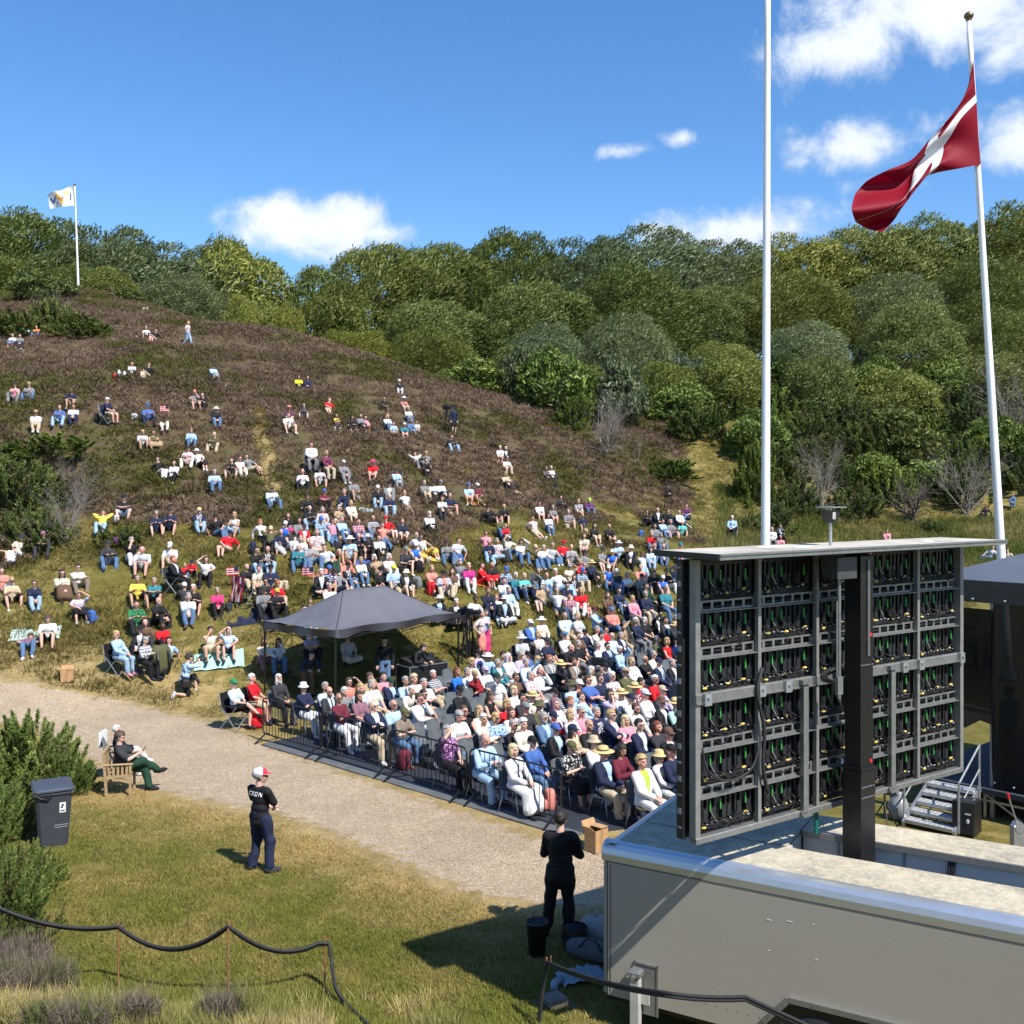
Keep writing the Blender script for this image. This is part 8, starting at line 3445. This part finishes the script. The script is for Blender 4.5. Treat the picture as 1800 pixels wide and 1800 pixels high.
# under the pavilion
place(540, 1226, 's_bend', 'navy.l', 'brown.l', 'dark.s', math.radians(-60), 'person in navy jacket bending in the shade at the pavilion corner', None, .98)
place(676, 1216, 's_idle', 'black.l', 'denim.l', 'dark.s', math.radians(-75), 'person in black jacket and blue jeans standing under the pavilion', None, 1.0)
place(722, 1214, 's_bend', 'black.l', 'black.l', 'dark.s', math.radians(-25), 'person in black bending over the sound desk', None, 1.0)


def tripod_camera(px, py, h, yaw, label, sc_=1.0, big=True):
    q = ground_at(px, py)
    o = thing('tripod_camera', label, 'video camera', tuple(q), yaw)
    for k in range(3):
        a = k * 2.094 + .5
        MB().tube([(.04 * math.cos(a), .04 * math.sin(a), h - .1), (.42 * math.cos(a), .42 * math.sin(a), .0)], .024, 7).build('leg', blackmetal_m, o)
    MB().lathe([(.06, h - .14), (.07, h - .04), (.05, h)], 12).build('head', blackmetal_m, o)
    b = MB().box((-.05, 0, h + .12), (.46, .16, .22), bev=.02)
    if big:
        b.box((-.30, 0, h + .10), (.14, .12, .16))
    b.build('body', black_m, o)
    MB().tube([(.18, 0, h + .12), (.46, 0, h + .12)], [.07, .085], 16).build('lens', black_m, o)
    MB().box((-.02, -.12, h + .27), (.14, .06, .08)).build('viewfinder', black_m, o)
    MB().tube([(-.1, .06, h - .04), (-.62, .1, h - .18)], .014, 6).build('pan_bar', blackmetal_m, o)
    return o


tripod_camera(822, 1165, 1.55, FACE + .3, 'black broadcast camera on a heavy tripod at the pavilion corner')
q = ground_at(822, 1165)
o = thing('camera_rain_cover', 'black cloth and cables hanging round the broadcast tripod', 'cable bundle', tuple(q))
g_ = np.random.default_rng(2)
for k in range(8):
    a = g_.uniform(0, 6.28)
    t = np.linspace(0, 1, 7)
    MB().tube(np.c_[.14 * np.cos(a) * (1 + t * .6), .14 * np.sin(a) * (1 + t * .6), 1.5 - 1.4 * t + .05 * np.sin(t * 9)], .022, 6).build('cable', black_m, o)
place(845, 1160, 's_cam', 'white.t.floral', 'salmon.k', 'grey.s', FACE + .2, 'person in patterned shirt standing behind the broadcast camera', None, .96)
place(853, 1152, 's_idle', 'light_blue.k', 'hot_pink.m', 'brown.b', FACE, 'person in pink skirt just behind the broadcast camera', None, .9)
# operator with a camera among the chairs
o, q = place(1033, 1252, 's_cam', 'black.t', 'black.l', 'cap:black+dark.s', FACE - .3, 'person in black with black cap filming among the rows of chairs', None, .86)
q = ground_at(1056, 1170, 1.05)
c = thing('camera', 'black shoulder camera among the rows of chairs', 'video camera', (q[0], q[1], 1.12), FACE)
MB().box((0, 0, 0), (.42, .2, .24), bev=.03).build('body', black_m, c)
MB().tube([(.2, 0, .0), (.40, 0, .0)], [.07, .085], 14).build('lens', black_m, c)
MB().tube([(0, 0, -.1), (.02, .02, -1.1)], .03, 8).build('support', blackmetal_m, c)
# camera crew on the hill
place(797, 765, 's_idle', 'navy.l', 'black.s', 'cap:black', math.radians(-48), 'person in navy jacket, black shorts and cap standing by a tripod on the hill', None, 1.02)
tripod_camera(785, 764, 1.45, math.radians(-48), 'small camera on a pale tripod on the heather hill', big=False)
place(330, 608, 's_walk', 'white.t.floral', 'pale_denim.l', 'blond.b', math.radians(-12), 'person in pale top and jeans walking across the hilltop', None, 1.0)
# beyond the stage, seen through the smoked foil
place(1716, 1172, 's_cam', 'tan.k', 'black.l', 'brown.s', math.radians(160), 'person in tan waistcoat seen through the smoked foil of the stage tent', None, 1.04)
place(1738, 1178, 's_idle', 'light_blue.l.plaid', 'navy.l', 'grey.s', math.radians(175), 'person in blue checked shirt seen through the smoked foil', None, 1.02)
tripod_camera(1698, 1186, 1.5, math.radians(170), 'camera on a tripod behind the stage tent foil')

# ---- the bench sitter and the companion behind
def wooden_armchair(px, py, rz, label):
    q = ground_at(px, py)
    o = thing('wooden_armchair', label, 'garden chair', tuple(q), rz)
    wm = mat('weathered_teak', (.34, .235, .12), .75, 0, .25, 14, .4, 40)
    for sx in (-1, 1):
        MB().box((sx * .27, .22, .32), (.05, .05, .64)).build('leg', wm, o)
        MB().bar((sx * .27, -.24, 0), (sx * .27, -.30, .92), .05, .05).build('leg', wm, o)
        MB().box((sx * .27, -.02, .655), (.075, .58, .03), bev=.008).build('armrest', wm, o)
        MB().box((sx * .27, -.02, .40), (.035, .46, .06)).build('side_rail', wm, o)
        for k in range(5):
            MB().box((sx * .27, -.19 + k * .085, .53), (.018, .05, .21)).build('side_slat', wm, o)
    for k in range(6):
        MB().box((0, .21 - k * .08, .43), (.52, .065, .02)).build('seat_slat', wm, o)
    MB().bar((-.25, -.295, .90), (.25, -.295, .90), .04, .07).build('top_rail', wm, o)
    for k in range(7):
        MB().bar((-.21 + k * .07, -.255, .45), (-.21 + k * .07, -.292, .88), .045, .015, up=(0, 1, 0)).build('back_slat', wm, o)
    MB().box((.302, .0, .39), (.004, .16, .012)).build('name_plate', mat('brass', (.4, .3, .12), .4, .8), o)
    return o, q


ya = math.radians(12)
o, q = wooden_armchair(213, 1394, ya - math.pi / 2, 'weathered wooden armchair with slatted sides on the grass beside the track')
p_ = build_person(tuple(q), ya, 'a_chair', 'charcoal.t', 'dark_green.l', 'brown.s', scale=1.0, fine=True, wide=1.1, shoes='black')
tag(p_, 'person in charcoal polo and dark green trousers reading a phone in the wooden armchair', 'person')
R_ = Matrix.Rotation(ya - math.pi / 2, 3, 'Z')
c = thing('phone', 'dark phone held by the person in the wooden armchair', 'phone', tuple(Vector(q) + R_ @ Vector((0, .44, .88))), ya - math.pi / 2)
MB().box((0, 0, 0), (.075, .012, .15), rot=np.array(Matrix.Rotation(-.7, 3, 'X')), bev=.003).build('body', black_m, c)
MB().box((0, -.0075, .0), (.066, .002, .135), rot=np.array(Matrix.Rotation(-.7, 3, 'X'))).build('screen', glass_black, c)
q2 = ground_at(213, 1372)
q2 = np.array([q2[0] - .12, q2[1] + .22, q2[2]])
p_ = build_person(tuple(q2), ya + .05, 'c_legx', 'black.l', 'white.l', 'white.s', scale=.86, fine=True, shoes='white')
tag(p_, 'person in black top and white trousers mostly hidden behind the armchair sitter', 'person')
put_camp(q2[0], q2[1], q2[2], ya + .05, 'folding chair behind the wooden armchair', 'grey')
tw = thing('towel', 'white towel hung over the chair back behind the wooden armchair', 'towel', (q2[0] - .34, q2[1] - .06, q2[2]), 0)
MB().box((0, 0, .86), (.05, .34, .34), bev=.015).build('cloth', white_m, tw)


# ---- things lying about on the hill
def blanket(px, py, w, d, col, label, pattern=None, rz=0.3):
    q = ground_at(px, py)
    n = 9
    V = []
    for i in range(n):
        for j in range(n):
            a, b = (i / (n - 1) - .5) * w, (j / (n - 1) - .5) * d
            x, y = q[0] + a * math.cos(rz) - b * math.sin(rz), q[1] + a * math.sin(rz) + b * math.cos(rz)
            V.append((x - q[0], y - q[1], float(TZ(x, y)) - q[2] + .07 + .02 * math.sin(i * 2.1 + j * 1.3)))
    o = thing('blanket', label, 'blanket', tuple(q))
    MB().add(V, [(i * n + j, (i + 1) * n + j, (i + 1) * n + j + 1, i * n + j + 1) for i in range(n - 1) for j in range(n - 1)]).build('cloth', cloth_mat(col, pattern), o, True)


for a in [(582, 1002, 1.7, 1.5, 'salmon', 'big red blanket spread under the people in striped and grey tops'), (748, 978, 1.3, 1.0, 'gold', 'yellow blanket under the person in white sleeveless top'), (638, 994, .6, .6, 'blue', 'small blue blanket beside the black backpack'),
          (445, 1082, 1.7, 1.1, 'navy', 'navy blanket below the wheelchair'), (62, 1118, 1.5, .8, 'mint', 'green and white striped blanket under the lying person', 'stripe'), (385, 1165, 1.5, .7, 'mint', 'mint green blanket under the person with a white headscarf'),
          (827, 886, .5, .4, 'orange', 'orange cloth beside the person in maroon t-shirt'), (730, 812, .5, .4, 'red', 'red cloth under the reclining person on the hill'), (873, 813, .5, .5, 'salmon', 'salmon cloth on the heather slope'),
          (40, 607, 1.4, .7, 'light blue', 'pale blue picnic blanket on the hilltop'), (235, 664, 1.2, .6, 'light grey', 'pale picnic cloth beside the red cool bag'), (845, 1030, .5, .4, 'orange', 'orange cloth between the magenta and red dressed people'),
          (1074, 946, .5, .35, 'turquoise', 'turquoise cloth in front of the bald person in black'), (645, 900, .7, .5, 'pale blue', 'pale blue cloth near the black leather jacket'), (1015, 1052, .5, .4, 'turquoise', 'turquoise cloth beside the person in red long-sleeved top'),
          (640, 1058, .8, .6, 'white', 'white sheet beside the pavilion roof')]:
    blanket(*a)


def pack(px, py, col, label, s=1.0, nm='backpack'):
    q = ground_at(px, py)
    o = thing(nm, label, 'bag', tuple(q), g_.uniform(0, 6))
    b = MB()
    for sy, sz, r0 in ((0, 0, 1), (1, 0, .62)):
        n0 = len(b.v)
        b.ell((0, 0, 0), (1, 1, 1), None, 16, 11)
        v = b.v[n0]
        v[:] = np.sign(v) * np.abs(v) ** .55
        v += .05 * np.sin(v[:, [1, 2, 0]] * 7 + s * 9)
        v[:] = v * (np.array([.17, .11, .24]) if not sy else np.array([.13, .06, .12])) * s + (np.array([0, 0, .23]) if not sy else np.array([0, -.13, .15])) * s
    b.build('body', cloth_mat(col), o, True)
    for sx in (-1, 1):
        MB().tube([(sx * .08 * s, .1 * s, .38 * s), (sx * .1 * s, .2 * s, .26 * s), (sx * .1 * s, .12 * s, .05 * s)], .016 * s, 6).build('strap', black_m, o)
    return o


for a in [(445, 975, 'navy', 'navy backpack beside the person in red t-shirt and shorts'), (736, 1008, 'black', 'black backpack below the yellow blanket'), (643, 1018, 'black', 'black rucksack above the pavilion roof', 1.2), (720, 1040, 'red', 'small red bag near the grey pack', .8),
          (733, 1036, 'grey', 'grey pack below the person in dark shorts'), (758, 1048, 'red', 'red and white bag beside the person in blue jacket', 1.1), (161, 1096, 'blue', 'bright blue carrier bag beside the person in black skirt', .9), (282, 1186, 'olive', 'big khaki rucksack leaning in front of the seated group', 1.9),
          (451, 1280, 'red', 'red and black rucksack beside the green capped person', 1.1), (1127, 947, 'blue', 'blue backpack alone on the grass by the heather', .9), (888, 990, 'charcoal', 'dark rucksack beside the bald person in navy', 1.1), (808, 990, 'blue', 'blue bag beside the person in grey top', .8),
          (170, 742, 'charcoal', 'dark rucksack beside the white capped person in a folding chair', .9), (236, 742, 'light grey', 'pale bags beside the person in blue t-shirt', .9), (240, 600, 'grey', 'grey bag on the hilltop', .8), (202, 668, 'red', 'round red bag beside the picnic cloth', .7),
          (243, 664, 'maroon', 'dark red cool bag on the picnic cloth', .7), (470, 1000, 'charcoal', 'dark rucksack behind the bald person in printed top', .9), (500, 1040, 'beige', 'beige shoulder bag near the star-spangled top', .8), (205, 920, 'light grey', 'pale carrier bag beside the folded arms person', .7),
          (270, 938, 'tan', 'tan rucksack under the person in navy shorts', .7), (402, 1076, 'charcoal', 'dark sun hat and bag beside the person in pink top', .7), (660, 765, 'navy', 'navy bag beside the child in pink dress', .7), (490, 968, 'yellow', 'yellow bag by the pink sun hat', .8), (712, 1355, 'maroon', 'dark red handbag under the chairs by the barrier', 1.0),
          (966, 1425, 'salmon', 'woven red basket at the feet of the person in the long white skirt', .9), (205, 960, 'purple', 'purple patterned bag beside the charcoal capped person', .7), (380, 1068, 'light grey', 'white shoes and bag on the grass below the pink top', .6), (600, 990, 'lime', 'lime green bag on the red blanket', .6), (655, 985, 'orange', 'orange bag beside the person in sun hat', .6)]:
    pack(*a)


def small_flag(px, py, label, h=.7):
    q = ground_at(px, py)
    o = thing('small_flag', label, 'flag', tuple(q), g_.uniform(-.5, .5))
    MB().tube([(0, 0, 0), (.04, 0, h)], .009, 6).build('stick', mat('pale_wood', (.45, .36, .22), .7), o)
    n = 10
    fl = MB()
    V = [(.04 - .42 * i / n, .04 * math.sin(i * .9) * i / n, h - .28 * j - .02 * i / n) for j in (0, 1) for i in range(n + 1)]
    fl.add(V, [(i, i + 1, n + 2 + i, n + 1 + i) for i in range(n)])
    fo = fl.build('cloth', cloth_mat('white'), o, True)
    for k in range(4):
        z0 = h - .28 * k * 2 / 7
        V = [(.04 - .42 * i / n, .04 * math.sin(i * .9) * i / n + s_, zz - .02 * i / n) for s_, zz in ((-.004, z0), (-.004, z0 - .04)) for i in range(n + 1)]
        MB().add(V, [(i, i + 1, n + 2 + i, n + 1 + i) for i in range(n)]).build('red_stripe', cloth_mat('red'), o, True)
    V = [(.04 - .42 * i / n, .04 * math.sin(i * .9) * i / n - .006, zz - .02 * i / n) for zz in (h, h - .15) for i in range(5)]
    MB().add(V, [(i, i + 1, 6 + i, 5 + i) for i in range(4)]).build('canton', cloth_mat('navy', 'floral') if False else cloth_mat('navy'), o, True)
    return o


small_flag(418, 1040, 'small striped flag on a stick beside the wheelchair', .85)
small_flag(550, 1040, 'small striped flag in the grass beside the star-spangled top', .85)
small_flag(296, 742, 'small striped flag behind the lying person on the heather', .8)
small_flag(706, 858, 'small striped flag among bags on the hill', .7)

# wheelchair draped with a flag
q = ground_at(432, 1066)
w_ = thing('wheelchair', 'wheelchair draped with a striped red and white flag', 'wheelchair', tuple(q), math.radians(-40))
for sx in (-1, 1):
    a = np.linspace(0, 2 * math.pi, 25)
    MB().tube(np.c_[np.full(25, sx * .3), -.05 + .30 * np.cos(a), .31 + .30 * np.sin(a)], .018, 6, False).build('wheel', rubber_m, w_, True)
    sp = MB()
    for k in range(6):
        sp.tube([(sx * .3, -.05, .31), (sx * .3, -.05 + .29 * math.cos(k * 1.047), .31 + .29 * math.sin(k * 1.047))], .005, 4)
    sp.build('spokes', steel_m, w_)['kind'] = 'stuff'
    MB().tube([(sx * .24, -.22, .5), (sx * .24, -.26, .98), (sx * .24, -.36, 1.0)], .014, 6).build('push_handle', blackmetal_m, w_)
    MB().tube([(sx * .22, .42, .09), (sx * .22, .46, .09)], .09, 12).build('front_wheel', rubber_m, w_)
MB().box((0, .0, .50), (.46, .44, .05)).box((0, -.24, .75), (.46, .04, .5)).build('seat', cloth_mat('black'), w_)
fl = MB()
for k in range(7):
    pass
n = 8
for k in range(7):
    V = [(-.34 + k * .095 + dx, -.30 - .10 * (i / n) - .03 * math.sin(k * 1.3 + i), 1.02 - .85 * i / n) for dx in (0, .095) for i in range(n + 1)]
    MB().add(V, [(i, i + 1, n + 2 + i, n + 1 + i) for i in range(n)]).build('flag_stripe', cloth_mat('red' if k % 2 == 0 else 'white'), w_, True)
V = [(x, y, z) for x, y, z in [(.0, -.31, 1.04), (.36, -.31, 1.04), (.36, -.36, .66), (.0, -.36, .66)]]
MB().add(V, [(0, 1, 2, 3)]).build('flag_canton', cloth_mat('navy', 'floral'), w_)

place(1775, 1352, 's_idle', 'charcoal.l', 'black.l', 'dark.s', math.radians(120), 'person standing on the stage behind the dark foil wall', None, 1.0, z=.6)
bpy.data.scenes.remove(_work)
